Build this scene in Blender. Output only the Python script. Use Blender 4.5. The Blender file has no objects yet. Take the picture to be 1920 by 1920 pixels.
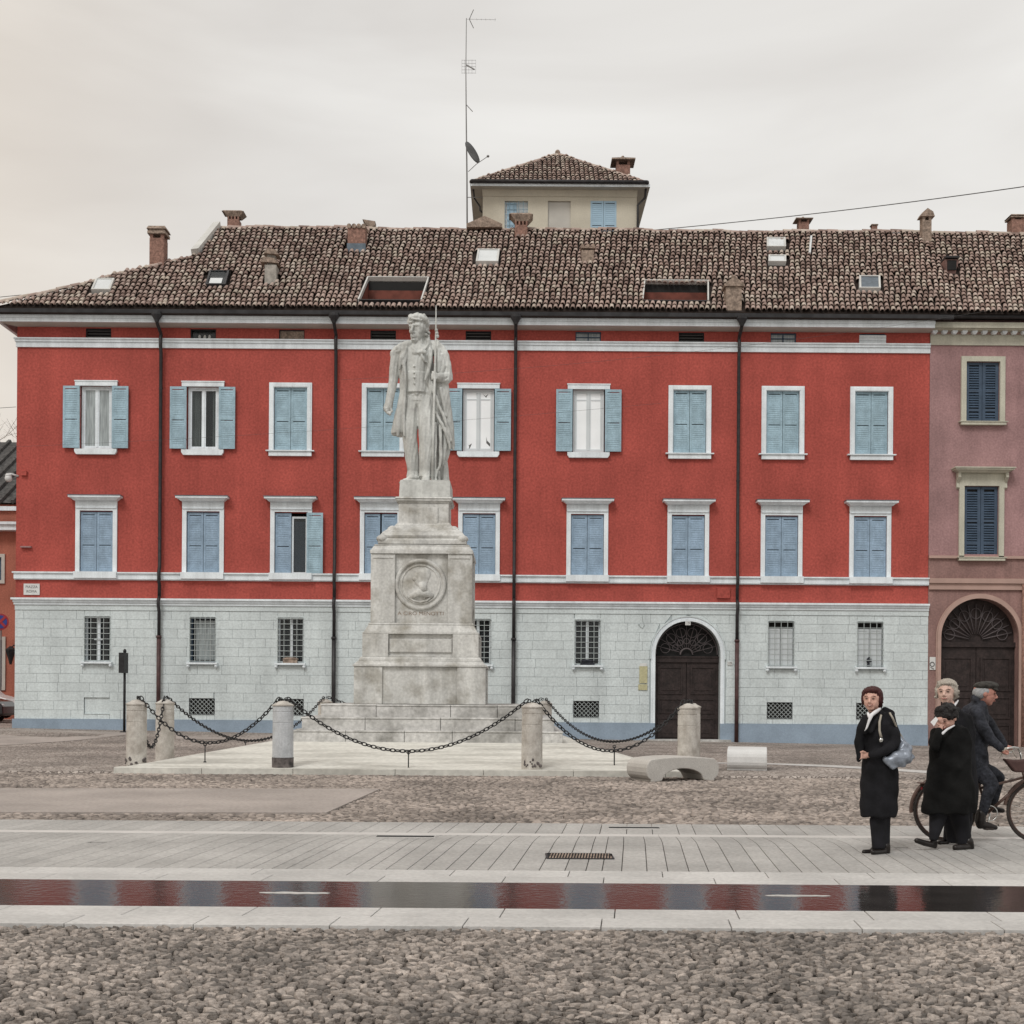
import bpy, bmesh, math, random
import numpy as np
from mathutils import Matrix, Vector, Euler
random.seed(7); RNG = np.random.default_rng(7)
R = math.radians
sc = bpy.context.scene
COL = sc.collection

# ------------------------------------------------------------------ camera
F, H, CX, CY, TH = 2400.0, 1.6, 960.0, 1305.0, 0.0070
cam_d = bpy.data.cameras.new('camera'); cam = bpy.data.objects.new('camera', cam_d); COL.objects.link(cam)
cam_d.sensor_width = 36; cam_d.lens = F/1920*36
cam_d.shift_y = (CY-960)/1920
cam_d.clip_start = 0.1; cam_d.clip_end = 2000
cam.matrix_world = Matrix.Translation((0, 0, H)) @ Euler((R(90), 0, 0)).to_matrix().to_4x4() @ Matrix.Rotation(TH, 4, 'Z')
sc.camera = cam

# ------------------------------------------------------------------ world: overcast sky
SUN_EL, SUN_AZ = 48, 205          # diffuse sun behind clouds, behind the camera to the left
w = bpy.data.worlds.new('World'); sc.world = w; w.use_nodes = True
nt = w.node_tree; nt.nodes.clear()
def N(t, nt, **kw):
    n = nt.nodes.new(t)
    for k, v in kw.items():
        if k in n.inputs.keys() if not isinstance(k, int) else False: n.inputs[k].default_value = v
        else: setattr(n, k, v)
    return n
sky = nt.nodes.new('ShaderNodeTexSky'); sky.sky_type = 'NISHITA'; sky.sun_disc = False
sky.sun_elevation = R(SUN_EL); sky.sun_rotation = R(SUN_AZ); sky.air_density = 1.0; sky.dust_density = 3.0
tc = nt.nodes.new('ShaderNodeTexCoord')
mp = nt.nodes.new('ShaderNodeMapping'); mp.inputs['Scale'].default_value = (1.0, 1.0, 4.2); mp.inputs['Rotation'].default_value = (0, R(6), 0)
nt.links.new(tc.outputs['Generated'], mp.inputs['Vector'])
n1 = nt.nodes.new('ShaderNodeTexNoise'); n1.inputs['Scale'].default_value = 2.3; n1.inputs['Detail'].default_value = 5; n1.inputs['Roughness'].default_value = .48
n1.inputs['Distortion'].default_value = .5
nt.links.new(mp.outputs['Vector'], n1.inputs['Vector'])
cr = nt.nodes.new('ShaderNodeValToRGB')
cr.color_ramp.elements[0].position = .30; cr.color_ramp.elements[0].color = (.655, .63, .60, 1)
cr.color_ramp.elements[1].position = .66; cr.color_ramp.elements[1].color = (.80, .785, .755, 1)
nt.links.new(n1.outputs['Fac'], cr.inputs['Fac'])
bg1 = nt.nodes.new('ShaderNodeBackground'); bg1.inputs['Strength'].default_value = 0.06
bg2 = nt.nodes.new('ShaderNodeBackground'); bg2.inputs['Strength'].default_value = 1.14
sx = nt.nodes.new('ShaderNodeSeparateXYZ'); nt.links.new(tc.outputs['Generated'], sx.inputs[0])
wm = nt.nodes.new('ShaderNodeMapRange'); wm.interpolation_type = 'SMOOTHSTEP'; wm.inputs['From Min'].default_value = -.12; wm.inputs['From Max'].default_value = -.55
wm.inputs['To Min'].default_value = 0; wm.inputs['To Max'].default_value = 1; nt.links.new(sx.outputs['X'], wm.inputs['Value'])
tint = nt.nodes.new('ShaderNodeMix'); tint.data_type = 'RGBA'; tint.blend_type = 'MULTIPLY'; tint.inputs[7].default_value = (.99, .90, .80, 1)
nt.links.new(wm.outputs['Result'], tint.inputs[0]); nt.links.new(cr.outputs['Color'], tint.inputs[6])
nt.links.new(sky.outputs['Color'], bg1.inputs['Color']); nt.links.new(tint.outputs[2], bg2.inputs['Color'])
mx = nt.nodes.new('ShaderNodeMixShader'); mx.inputs['Fac'].default_value = .93
nt.links.new(bg1.outputs[0], mx.inputs[1]); nt.links.new(bg2.outputs[0], mx.inputs[2])
wo = nt.nodes.new('ShaderNodeOutputWorld'); nt.links.new(mx.outputs[0], wo.inputs['Surface'])

sd = bpy.data.lights.new('sun', 'SUN'); sun = bpy.data.objects.new('sun', sd); COL.objects.link(sun)
sd.energy = 1.45; sd.angle = R(18); sd.color = (1, .985, .96)
az = R(SUN_AZ)   # azimuth measured clockwise from +Y
sdir = Vector((math.sin(az)*math.cos(R(SUN_EL)), math.cos(az)*math.cos(R(SUN_EL)), math.sin(R(SUN_EL))))
sun.rotation_euler = sdir.to_track_quat('Z', 'Y').to_euler(); sun.location = (-20, -30, 40)
sc.view_settings.view_transform = 'Standard'; sc.view_settings.look = 'None'
sc.view_settings.exposure = 0.0; sc.view_settings.gamma = 1.0; sc.view_settings.use_curve_mapping = False
sc.cycles.max_bounces = 6; sc.cycles.diffuse_bounces = 3; sc.cycles.glossy_bounces = 4

# ------------------------------------------------------------------ geometry of the picture
def P(px, py, D):
    u, v = px-CX, CY-py
    return Vector(((u-v*TH)*D/F, D, H+(v+u*TH)*D/F))
def proj(x, y, z):
    u0, v0 = x*F/y, (z-H)*F/y
    return CX+u0+v0*TH, CY-(v0-u0*TH)
def G(px, py, z=0.0):              # ground point seen at a pixel
    u, v = px-CX, CY-py
    v0 = v+u*TH
    D = (z-H)*F/v0
    return Vector(((u-v*TH)*D/F, D, z))

# ------------------------------------------------------------------ materials
MATS = {}
def mat(name, col, rough=.8, var=.12, scale=1.5, bump=0.0, bscale=30, spec=.3, metallic=0.0, col2=None, thr=(.35, .65),
        island=0.0, obj=0.0, fine=.0, fscale=60, stretch=(1, 1, 1), streak=0.0, sscale=1.6):
    m = bpy.data.materials.new(name); m.use_nodes = True; nt = m.node_tree; b = nt.nodes['Principled BSDF']
    L = nt.links.new
    b.inputs['Roughness'].default_value = rough; b.inputs['Specular IOR Level'].default_value = spec
    b.inputs['Metallic'].default_value = metallic
    geo = nt.nodes.new('ShaderNodeNewGeometry')
    mp = nt.nodes.new('ShaderNodeMapping'); mp.inputs['Scale'].default_value = stretch
    L(geo.outputs['Position'], mp.inputs['Vector'])
    n = nt.nodes.new('ShaderNodeTexNoise'); n.inputs['Scale'].default_value = scale; n.inputs['Detail'].default_value = 6
    L(mp.outputs['Vector'], n.inputs['Vector'])
    ramp = nt.nodes.new('ShaderNodeValToRGB')
    e = ramp.color_ramp.elements
    c = np.array(col); c2 = np.array(col2) if col2 is not None else c*(1+var)
    ca = c if col2 is not None else c*(1-var)
    e[0].position, e[1].position = thr
    e[0].color = (*ca, 1); e[1].color = (*np.minimum(c2, 1), 1)
    L(n.outputs['Fac'], ramp.inputs['Fac'])
    out = ramp.outputs['Color']
    def mul(out, fac_socket, lo, hi):
        mr = nt.nodes.new('ShaderNodeMapRange'); mr.inputs['To Min'].default_value = lo; mr.inputs['To Max'].default_value = hi
        L(fac_socket, mr.inputs['Value'])
        vm = nt.nodes.new('ShaderNodeVectorMath'); vm.operation = 'SCALE'
        L(out, vm.inputs[0]); L(mr.outputs['Result'], vm.inputs['Scale'])
        return vm.outputs['Vector']
    if island: out = mul(out, geo.outputs['Random Per Island'], 1-island, 1+island)
    if obj:
        oi = nt.nodes.new('ShaderNodeObjectInfo'); out = mul(out, oi.outputs['Random'], 1-obj, 1+obj)
    if fine:
        n3 = nt.nodes.new('ShaderNodeTexNoise'); n3.inputs['Scale'].default_value = fscale; n3.inputs['Detail'].default_value = 3
        L(geo.outputs['Position'], n3.inputs['Vector']); 
        mr = nt.nodes.new('ShaderNodeMapRange'); mr.inputs['From Min'].default_value = .3; mr.inputs['From Max'].default_value = .7
        mr.inputs['To Min'].default_value = 1-fine; mr.inputs['To Max'].default_value = 1+fine
        L(n3.outputs['Fac'], mr.inputs['Value'])
        vm = nt.nodes.new('ShaderNodeVectorMath'); vm.operation = 'SCALE'
        L(out, vm.inputs[0]); L(mr.outputs['Result'], vm.inputs['Scale']); out = vm.outputs['Vector']
    if streak:
        m5 = nt.nodes.new('ShaderNodeMapping'); m5.inputs['Scale'].default_value = (1, 1, .09); L(geo.outputs['Position'], m5.inputs['Vector'])
        n5 = nt.nodes.new('ShaderNodeTexNoise'); n5.inputs['Scale'].default_value = sscale; n5.inputs['Detail'].default_value = 7; n5.inputs['Roughness'].default_value = .65; L(m5.outputs['Vector'], n5.inputs['Vector'])
        mr = nt.nodes.new('ShaderNodeMapRange'); mr.inputs['From Min'].default_value = .40; mr.inputs['From Max'].default_value = .68; mr.inputs['To Min'].default_value = 1+streak*.4; mr.inputs['To Max'].default_value = 1-streak
        L(n5.outputs['Fac'], mr.inputs['Value']); vm = nt.nodes.new('ShaderNodeVectorMath'); vm.operation = 'SCALE'
        L(out, vm.inputs[0]); L(mr.outputs['Result'], vm.inputs['Scale']); out = vm.outputs['Vector']
    L(out, b.inputs['Base Color'])
    if bump:
        n2 = nt.nodes.new('ShaderNodeTexNoise'); n2.inputs['Scale'].default_value = bscale; n2.inputs['Detail'].default_value = 4
        L(geo.outputs['Position'], n2.inputs['Vector'])
        bp = nt.nodes.new('ShaderNodeBump'); bp.inputs['Strength'].default_value = bump; bp.inputs['Distance'].default_value = .02
        L(n2.outputs['Fac'], bp.inputs['Height']); L(bp.outputs['Normal'], b.inputs['Normal'])
    MATS[name] = m
    return m

def tile_mat(name, src):
    m = bpy.data.materials.new(name); m.use_nodes = True; nt = m.node_tree; b = nt.nodes['Principled BSDF']; L = nt.links.new
    b.inputs['Roughness'].default_value = .85; b.inputs['Specular IOR Level'].default_value = .2
    geo = nt.nodes.new('ShaderNodeNewGeometry')
    if src == 'island': r = geo.outputs['Random Per Island']
    else: r = nt.nodes.new('ShaderNodeObjectInfo').outputs['Random']
    ramp = nt.nodes.new('ShaderNodeValToRGB'); ramp.color_ramp.interpolation = 'LINEAR'
    cols = [(0, (.22, .155, .135)), (.2, (.33, .24, .205)), (.4, (.42, .32, .28)), (.55, (.37, .275, .24)), (.72, (.50, .41, .36)), (.85, (.45, .385, .32)), (1, (.57, .49, .43))]
    el = ramp.color_ramp.elements
    el[0].position = 0; el[0].color = (*cols[0][1], 1); el[1].position = 1; el[1].color = (*cols[-1][1], 1)
    for p, c in cols[1:-1]:
        q = el.new(p); q.color = (*c, 1)
    L(r, ramp.inputs['Fac'])
    n = nt.nodes.new('ShaderNodeTexNoise'); n.inputs['Scale'].default_value = .55; n.inputs['Detail'].default_value = 7; n.inputs['Roughness'].default_value = .7
    L(geo.outputs['Position'], n.inputs['Vector'])
    mr = nt.nodes.new('ShaderNodeMapRange'); mr.inputs['From Min'].default_value = .3; mr.inputs['From Max'].default_value = .7
    mr.inputs['To Min'].default_value = .70; mr.inputs['To Max'].default_value = 1.12
    L(n.outputs['Fac'], mr.inputs['Value'])
    vm = nt.nodes.new('ShaderNodeVectorMath'); vm.operation = 'SCALE'; L(ramp.outputs['Color'], vm.inputs[0]); L(mr.outputs['Result'], vm.inputs['Scale'])
    L(vm.outputs['Vector'], b.inputs['Base Color'])
    MATS[name] = m; return m

def voronoi_ground(name, c1, c2, dark, scale):
    m = bpy.data.materials.new(name); m.use_nodes = True; nt = m.node_tree; b = nt.nodes['Principled BSDF']; L = nt.links.new
    b.inputs['Roughness'].default_value = .85; b.inputs['Specular IOR Level'].default_value = .25
    geo = nt.nodes.new('ShaderNodeNewGeometry')
    v = nt.nodes.new('ShaderNodeTexVoronoi'); v.inputs['Scale'].default_value = scale
    ve = nt.nodes.new('ShaderNodeTexVoronoi'); ve.feature = 'DISTANCE_TO_EDGE'; ve.inputs['Scale'].default_value = scale
    for q in (v, ve): L(geo.outputs['Position'], q.inputs['Vector'])
    sp = nt.nodes.new('ShaderNodeSeparateColor'); L(v.outputs['Color'], sp.inputs['Color'])
    ramp = nt.nodes.new('ShaderNodeValToRGB'); e = ramp.color_ramp.elements; e[0].color = (*c1, 1); e[1].color = (*c2, 1)
    L(sp.outputs['Red'], ramp.inputs['Fac'])
    mr = nt.nodes.new('ShaderNodeMapRange'); mr.inputs['From Max'].default_value = .12; L(ve.outputs['Distance'], mr.inputs['Value'])
    mix = nt.nodes.new('ShaderNodeMix'); mix.data_type = 'RGBA'; mix.inputs[6].default_value = (*dark, 1)
    L(mr.outputs['Result'], mix.inputs[0]); L(ramp.outputs['Color'], mix.inputs[7])
    n = nt.nodes.new('ShaderNodeTexNoise'); n.inputs['Scale'].default_value = .45; n.inputs['Detail'].default_value = 6; L(geo.outputs['Position'], n.inputs['Vector'])
    m2 = nt.nodes.new('ShaderNodeMapRange'); m2.inputs['From Min'].default_value = .35; m2.inputs['From Max'].default_value = .65
    m2.inputs['To Min'].default_value = .72; m2.inputs['To Max'].default_value = 1.18; L(n.outputs['Fac'], m2.inputs['Value'])
    vm = nt.nodes.new('ShaderNodeVectorMath'); vm.operation = 'SCALE'; L(mix.outputs[2], vm.inputs[0]); L(m2.outputs['Result'], vm.inputs['Scale'])
    L(vm.outputs['Vector'], b.inputs['Base Color'])
    bp = nt.nodes.new('ShaderNodeBump'); bp.inputs['Strength'].default_value = .8; bp.inputs['Distance'].default_value = .03
    L(mr.outputs['Result'], bp.inputs['Height']); L(bp.outputs['Normal'], b.inputs['Normal'])
    MATS[name] = m; return m

mat('red_plaster', (.385, .080, .064), .9, .10, .7, bump=.4, bscale=45, fine=.20, fscale=13, streak=.13, sscale=1.3)
mat('orange_plaster', (.36, .13, .09), .9, .15, .8, fine=.15, fscale=15, streak=.15)
mat('grey_stucco', (.585, .645, .655), .9, .07, .7, bump=.4, bscale=30, obj=.035, fine=.11, fscale=16, streak=.10)
mat('grey_joint', (.40, .445, .455), .95, .08)
mat('plinth_grey', (.27, .34, .42), .85, .10, 1.2, bump=.2, fine=.08, fscale=25)
mat('white_trim', (.74, .80, .84), .75, .07, 1.5, fine=.06, fscale=20, streak=.13, sscale=4)
mat('soffit', (.50, .48, .44), .8, .06)
mat('shutter_blue', (.315, .445, .52), .65, .12, 3.0, fine=.12, fscale=22, obj=.06, streak=.10, sscale=6)
mat('shutter_pale', (.27, .37, .48), .65, .12, 3.0, fine=.12, fscale=22, obj=.07, streak=.10, sscale=6)
mat('shutter_dark', (.055, .085, .13), .5, .15, 3)
mat('white_shutter', (.62, .66, .68), .7, .05)
mat('glass', (.035, .045, .05), .04, .05, spec=.8)
mat('glass_net', (.30, .34, .35), .12, .25, 6, spec=.8, stretch=(3, 1, .3))
mat('curtain', (.42, .48, .46), .8, .25, 9, stretch=(3, 1, .15))
mat('sky_white_pane', (.90, .93, .95), .25, .03, spec=.6)  # bright sky reflected in the glass, painted as a near-white pane colour
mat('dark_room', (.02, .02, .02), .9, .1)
mat('iron', (.022, .022, .024), .5, .3, 8, bump=.2)
mat('grille_grey', (.38, .42, .42), .6, .1)
mat('pipe_dark', (.028, .026, .028), .45, .3, 5)
mat('pipe_red', (.07, .035, .035), .5, .3, 5)
mat('gutter', (.035, .035, .038), .5, .3, 3)
mat('door_wood', (.030, .021, .020), .6, .3, 4, bump=.3, fine=.3, fscale=14)
mat('brick_red', (.25, .145, .115), .9, .25, 9, bump=.5, bscale=25, fine=.25, fscale=16)
mat('brick_grey', (.27, .21, .17), .9, .25, 7, bump=.5, bscale=25, fine=.25, fscale=14)
mat('mortar_grey', (.34, .32, .29), .9, .2, 6, bump=.4)
mat('zinc', (.12, .15, .18), .4, .2, 5, metallic=.5)
mat('roof_deck', (.022, .015, .012), .95, .3, 2)
mat('terrace_red', (.14, .045, .032), .8, .25, 3)
mat('skylight', (.62, .65, .66), .18, .05, spec=.8)
mat('skylight_frame', (.55, .55, .53), .5, .1)
mat('pink_plaster', (.33, .20, .20), .9, .13, .9, bump=.3, bscale=40, fine=.15, fscale=15, streak=.14)
mat('pink_dark', (.27, .165, .15), .9, .12, .9, bump=.3, fine=.15, fscale=15, streak=.2)
mat('cream_trim', (.50, .49, .41), .8, .08, fine=.08, fscale=20, streak=.12, sscale=4)
mat('pink_trim', (.42, .29, .25), .8, .08)
mat('beige_plaster', (.56, .52, .43), .9, .06, 1.0, fine=.06, fscale=20)
mat('pale_blue', (.35, .49, .60), .7, .05)
_g = MATS['glass'].node_tree.nodes['Principled BSDF']; _g.inputs['Alpha'].default_value = .38
tile_mat('tiles_islands', 'island'); tile_mat('tiles_objects', 'object')
mat('statue_marble', (.42, .425, .405), .7, .13, 2.2, bump=.25, bscale=22, col2=(.62, .635, .615), thr=(.30, .62), fine=.10, fscale=14, streak=.2, sscale=3.5)
mat('pedestal_stone', (.30, .285, .25), .8, .12, 1.7, bump=.5, bscale=14, col2=(.56, .56, .54), thr=(.30, .54), fine=.13, fscale=16, streak=.22, sscale=2.6)
mat('step_stone', (.27, .265, .25), .8, .1, 1.6, bump=.6, bscale=12, col2=(.56, .555, .54), thr=(.32, .60), fine=.2, fscale=10, obj=.05)
mat('platform_stone', (.46, .45, .41), .8, .1, 1.3, bump=.3, bscale=10, col2=(.66, .65, .60), thr=(.35, .58), fine=.12, fscale=8, stretch=(.4, 1.6, 1))
mat('bollard_stone', (.36, .33, .295), .85, .12, 5, bump=.4, bscale=25, col2=(.54, .515, .475), thr=(.3, .6), fine=.1, fscale=30)
mat('bollard_pale', (.50, .52, .54), .8, .1, 5, bump=.4, bscale=25, fine=.08, fscale=30)
mat('bollard_tar', (.05, .045, .045), .8, .4, 8, bump=.4, col2=(.16, .14, .135))
mat('bench_stone', (.50, .48, .45), .7, .06, 3, bump=.4, bscale=60, fine=.16, fscale=70)
mat('bench_white', (.64, .645, .64), .6, .05, 3, bump=.2, bscale=60, fine=.08, fscale=60)
mat('slab_pale', (.51, .50, .485), .75, .10, 1.3, bump=.2, bscale=25, obj=.06, fine=.11, fscale=30)
mat('slab_grey', (.395, .385, .37), .75, .13, .9, bump=.25, bscale=25, obj=.07, fine=.16, fscale=30)
mat('slab_line', (.56, .54, .52), .7, .06, 2, obj=.02)
mat('slab_joint', (.17, .155, .14), .9, .2, 3)
mat('path_concrete', (.36, .32, .295), .85, .14, .6, bump=.2, bscale=25, fine=.14, fscale=20)
mat('cobble', (.245, .212, .187), .62, .28, .9, island=.6, bump=.5, bscale=50, spec=.6, fine=.28, fscale=70)
mat('cobble_object', (.245, .212, .187), .62, .28, .9, obj=.6, bump=.5, bscale=50, spec=.6, fine=.28, fscale=70)
mat('cobble_far', (.28, .24, .213), .7, .3, .5, island=.45, spec=.3)
mat('sand', (.020, .016, .013), .95, .3, 4)
voronoi_ground('cobble_ground', (.30, .26, .235), (.50, .445, .405), (.13, .108, .094), 9.0)
def water_mat():
    m = mat('water', (.036, .032, .031), .10, .2, 2, bump=.09, bscale=14, spec=.5)
    b = m.node_tree.nodes['Principled BSDF']; b.inputs['IOR'].default_value = 1.33
    return m
water_mat()
mat('plaque_white', (.62, .63, .62), .6, .06, 6)
mat('plaque_yellow', (.46, .44, .27), .6, .12, 12)
mat('ink', (.12, .12, .12), .8, .1)
mat('sign_blue', (.03, .05, .22), .5, .1); mat('sign_red', (.30, .03, .04), .5, .1)
mat('antenna', (.20, .20, .20), .5, .1)
mat('dish', (.085, .085, .085), .6, .1)
mat('cable', (.08, .08, .08), .6, .1)
mat('skin', (.60, .36, .29), .5, .10, 20, spec=.4)
mat('skin_pale', (.60, .41, .34), .5, .10, 20, spec=.4)
mat('skin_ruddy', (.44, .21, .165), .5, .12, 20, spec=.4)
mat('lip', (.30, .09, .08), .4, .1); mat('eye', (.03, .02, .017), .6, .1); mat('tooth', (.7, .68, .64), .3, .05)
mat('hair_auburn', (.055, .012, .012), .45, .5, 30, stretch=(4, 4, 1), bump=.6, bscale=90)
mat('hair_black', (.010, .008, .008), .5, .5, 30, bump=.8, bscale=60)
mat('hair_white', (.42, .38, .33), .6, .25, 30, stretch=(4, 4, 1), bump=.6, bscale=90)
mat('hair_grey', (.34, .35, .36), .7, .15, 30, bump=.5, bscale=90)
mat('coat_black', (.009, .009, .011), .85, .5, 5, bump=.3, bscale=30, spec=.2)
mat('coat_black2', (.0065, .0065, .0065), .9, .5, 5, bump=.3, bscale=30, spec=.15)
mat('coat_grey', (.030, .032, .040), .85, .4, 7, bump=.5, bscale=40, spec=.2, fine=.4, fscale=30)
mat('trouser', (.009, .009, .012), .85, .4, 6)
mat('shoe', (.014, .011, .010), .35, .4, 9)
mat('scarf_white', (.68, .68, .70), .8, .1, 10)
mat('bag_silver', (.24, .27, .32), .35, .3, 14, bump=.6, bscale=16, metallic=.3, spec=.6)
mat('strap_beige', (.36, .33, .28), .6, .2, 12)
mat('cap_cloth', (.045, .042, .038), .8, .4, 22, bump=.5)
mat('rubber', (.035, .028, .025), .7, .2, 8); mat('chrome', (.6, .6, .58), .25, .1, 9, metallic=.9)
mat('bike_brown', (.09, .055, .045), .4, .2, 9); mat('bag_brown', (.075, .040, .036), .7, .2, 9)
mat('saddle', (.03, .02, .018), .5, .2)
mat('grille_dark', (.10, .085, .088), .6, .2)
mat('tissue', (.78, .78, .78), .9, .03)
mat('car_white', (.62, .63, .63), .25, .02, spec=.6); mat('car_dark', (.012, .012, .014), .2, .1, spec=.6)
mat('slate_roof', (.075, .072, .070), .9, .35, 6, fine=.3, fscale=8)
mat('twig', (.22, .18, .15), .9, .2)
mat('camera_white', (.60, .60, .60), .4, .05)
M = MATS

# ------------------------------------------------------------------ mesh helpers
class MB:
    def __init__(s): s.v = []; s.f = []; s.m = []; s.cur = 0
    def add(s, vs, fs):
        o = len(s.v); s.v += [tuple(p) for p in vs]; s.f += [tuple(i+o for i in f) for f in fs]; s.m += [s.cur]*len(fs); return s
    def use(s, i): s.cur = i; return s
    def box(s, x0, x1, y0, y1, z0, z1):
        return s.add([(x0, y0, z0), (x1, y0, z0), (x1, y1, z0), (x0, y1, z0), (x0, y0, z1), (x1, y0, z1), (x1, y1, z1), (x0, y1, z1)],
                     [(0, 3, 2, 1), (4, 5, 6, 7), (0, 1, 5, 4), (1, 2, 6, 5), (2, 3, 7, 6), (3, 0, 4, 7)])
    def frustum(s, cx, cy, z0, z1, a0, b0, a1, b1):
        vs = [(cx+sx*a0, cy+sy*b0, z0) for sx, sy in ((-1, -1), (1, -1), (1, 1), (-1, 1))]+[(cx+sx*a1, cy+sy*b1, z1) for sx, sy in ((-1, -1), (1, -1), (1, 1), (-1, 1))]
        return s.add(vs, [(0, 3, 2, 1), (4, 5, 6, 7), (0, 1, 5, 4), (1, 2, 6, 5), (2, 3, 7, 6), (3, 0, 4, 7)])
    def prism(s, poly, a, b):        # poly list of (p,q) points extruded between 3D mapping functions a and b
        n = len(poly); vs = [a(*p) for p in poly]+[b(*p) for p in poly]
        fs = [tuple(range(n-1, -1, -1)), tuple(range(n, 2*n))]+[(i, (i+1) % n, n+(i+1) % n, n+i) for i in range(n)]
        return s.add(vs, fs)
    def tube(s, pts, r, seg=6, cap=True):
        pts = [Vector(p) for p in pts]; n = len(pts); rs = r if isinstance(r, (list, tuple)) else [r]*n
        vs = []; up = None
        for i, p in enumerate(pts):
            t = (pts[min(i+1, n-1)]-pts[max(i-1, 0)])
            if t.length < 1e-9: t = Vector((0, 0, 1))
            t.normalize()
            if up is None: up = t.orthogonal().normalized()
            up = (up-t*up.dot(t));
            if up.length < 1e-6: up = t.orthogonal()
            up.normalize(); bn = t.cross(up)
            for k in range(seg):
                a = 2*math.pi*k/seg; vs.append(p+(up*math.cos(a)+bn*math.sin(a))*rs[i])
        fs = [(i*seg+k, i*seg+(k+1) % seg, (i+1)*seg+(k+1) % seg, (i+1)*seg+k) for i in range(n-1) for k in range(seg)]
        if cap: fs += [tuple(range(seg-1, -1, -1)), tuple((n-1)*seg+k for k in range(seg))]
        return s.add(vs, fs)
    def ring(s, c, rad, r, axis='Y', seg=24, ts=6, a0=0, a1=2*math.pi):
        c = Vector(c); full = abs(a1-a0-2*math.pi) < 1e-6; n = seg if full else seg+1
        def pt(a, rr, h):
            ca, sa = math.cos(a)*rr, math.sin(a)*rr
            return c+(Vector((ca, h, sa)) if axis == 'Y' else Vector((ca, sa, h)) if axis == 'Z' else Vector((h, ca, sa)))
        vs = []
        for i in range(n):
            a = a0+(a1-a0)*i/seg
            for k in range(ts):
                b = 2*math.pi*k/ts; vs.append(pt(a, rad+math.cos(b)*r, math.sin(b)*r))
        fs = [(i*ts+k, ((i+1) % n)*ts+k, ((i+1) % n)*ts+(k+1) % ts, i*ts+(k+1) % ts) for i in range(seg) for k in range(ts)]
        return s.add(vs, fs)
    def lathe(s, cx, cy, prof, seg=16, rect=None):
        n = len(prof); vs = []
        for r, z in prof:
            for k in range(seg):
                a = 2*math.pi*k/seg; vs.append((cx+r*math.cos(a), cy+r*math.sin(a), z))
        fs = [(i*seg+k, i*seg+(k+1) % seg, (i+1)*seg+(k+1) % seg, (i+1)*seg+k) for i in range(n-1) for k in range(seg)]
        fs += [tuple(range(seg-1, -1, -1)), tuple((n-1)*seg+k for k in range(seg))]
        return s.add(vs, fs)
    def ell(s, c, rx, ry, rz, seg=14, rings=9, rot=None):
        c = Vector(c); vs = [(0, 0, -1)]; fs = []
        for i in range(1, rings):
            t = math.pi*i/rings
            for k in range(seg):
                a = 2*math.pi*k/seg; vs.append((math.sin(t)*math.cos(a), math.sin(t)*math.sin(a), -math.cos(t)))
        vs.append((0, 0, 1))
        for k in range(seg): fs.append((0, 1+(k+1) % seg, 1+k))
        for i in range(rings-2):
            for k in range(seg): fs.append((1+i*seg+k, 1+i*seg+(k+1) % seg, 1+(i+1)*seg+(k+1) % seg, 1+(i+1)*seg+k))
        l = len(vs)-1; b = 1+(rings-2)*seg
        for k in range(seg): fs.append((b+k, b+(k+1) % seg, l))
        out = []
        for p in vs:
            q = Vector((p[0]*rx, p[1]*ry, p[2]*rz))
            if rot is not None: q = rot @ q
            out.append(c+q)
        return s.add(out, fs)
    def loft(s, rings, seg=18):      # rings: (centre, rx, ry) ellipses in the XY plane
        vs = []; n = len(rings)
        for c, rx, ry in rings:
            for k in range(seg):
                a = 2*math.pi*k/seg; vs.append((c[0]+rx*math.cos(a), c[1]+ry*math.sin(a), c[2]))
        fs = [(i*seg+k, i*seg+(k+1) % seg, (i+1)*seg+(k+1) % seg, (i+1)*seg+k) for i in range(n-1) for k in range(seg)]
        fs += [tuple(range(seg-1, -1, -1)), tuple((n-1)*seg+k for k in range(seg))]
        return s.add(vs, fs)
    def mesh(s, name, mats, smooth=False, fix=True):
        me = bpy.data.meshes.new(name); me.from_pydata(s.v, [], s.f)
        for m in (mats if isinstance(mats, (list, tuple)) else [mats]): me.materials.append(M[m] if isinstance(m, str) else m)
        if len(me.materials) > 1: me.polygons.foreach_set('material_index', s.m)
        if fix:
            bm = bmesh.new(); bm.from_mesh(me); bmesh.ops.recalc_face_normals(bm, faces=bm.faces); bm.to_mesh(me); bm.free()
        if smooth: me.polygons.foreach_set('use_smooth', [True]*len(me.polygons))
        me.update(); return me
    def build(s, name, mats, parent=None, smooth=False, bevel=0, fix=True):
        o = bpy.data.objects.new(name, s.mesh(name, mats, smooth, fix)); COL.objects.link(o)
        if bevel:
            b = o.modifiers.new('bevel', 'BEVEL'); b.width = bevel; b.segments = 2; b.limit_method = 'ANGLE'; b.angle_limit = R(40)
        return adopt(o, parent)
def adopt(o, parent):
    if parent is not None:
        o.parent = parent; o.matrix_parent_inverse = WM(parent).inverted()
    return o
def WM(o):
    m = Matrix.Translation(o.location) @ o.rotation_euler.to_matrix().to_4x4() @ Matrix.Diagonal((*o.scale, 1))
    return m if o.parent is None else WM(o.parent) @ o.matrix_parent_inverse @ m
def tag(o, label=None, cat=None, group=None, kind=None):
    if label: o['label'] = label
    if cat: o['category'] = cat
    if group: o['group'] = group
    if kind: o['kind'] = kind
    return o
def thing(name, label, cat, loc=(0, 0, 0), group=None, parent=None):
    o = bpy.data.objects.new(name, None); COL.objects.link(o); o.location = loc; o.empty_display_size = .2
    if parent is not None: adopt(o, parent)
    return tag(o, label, cat, group)
def origin_to(o, loc):               # move the object's origin without moving its mesh
    loc = Vector(loc); o.data.transform(Matrix.Translation(-loc)); o.location = loc; return o
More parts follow.
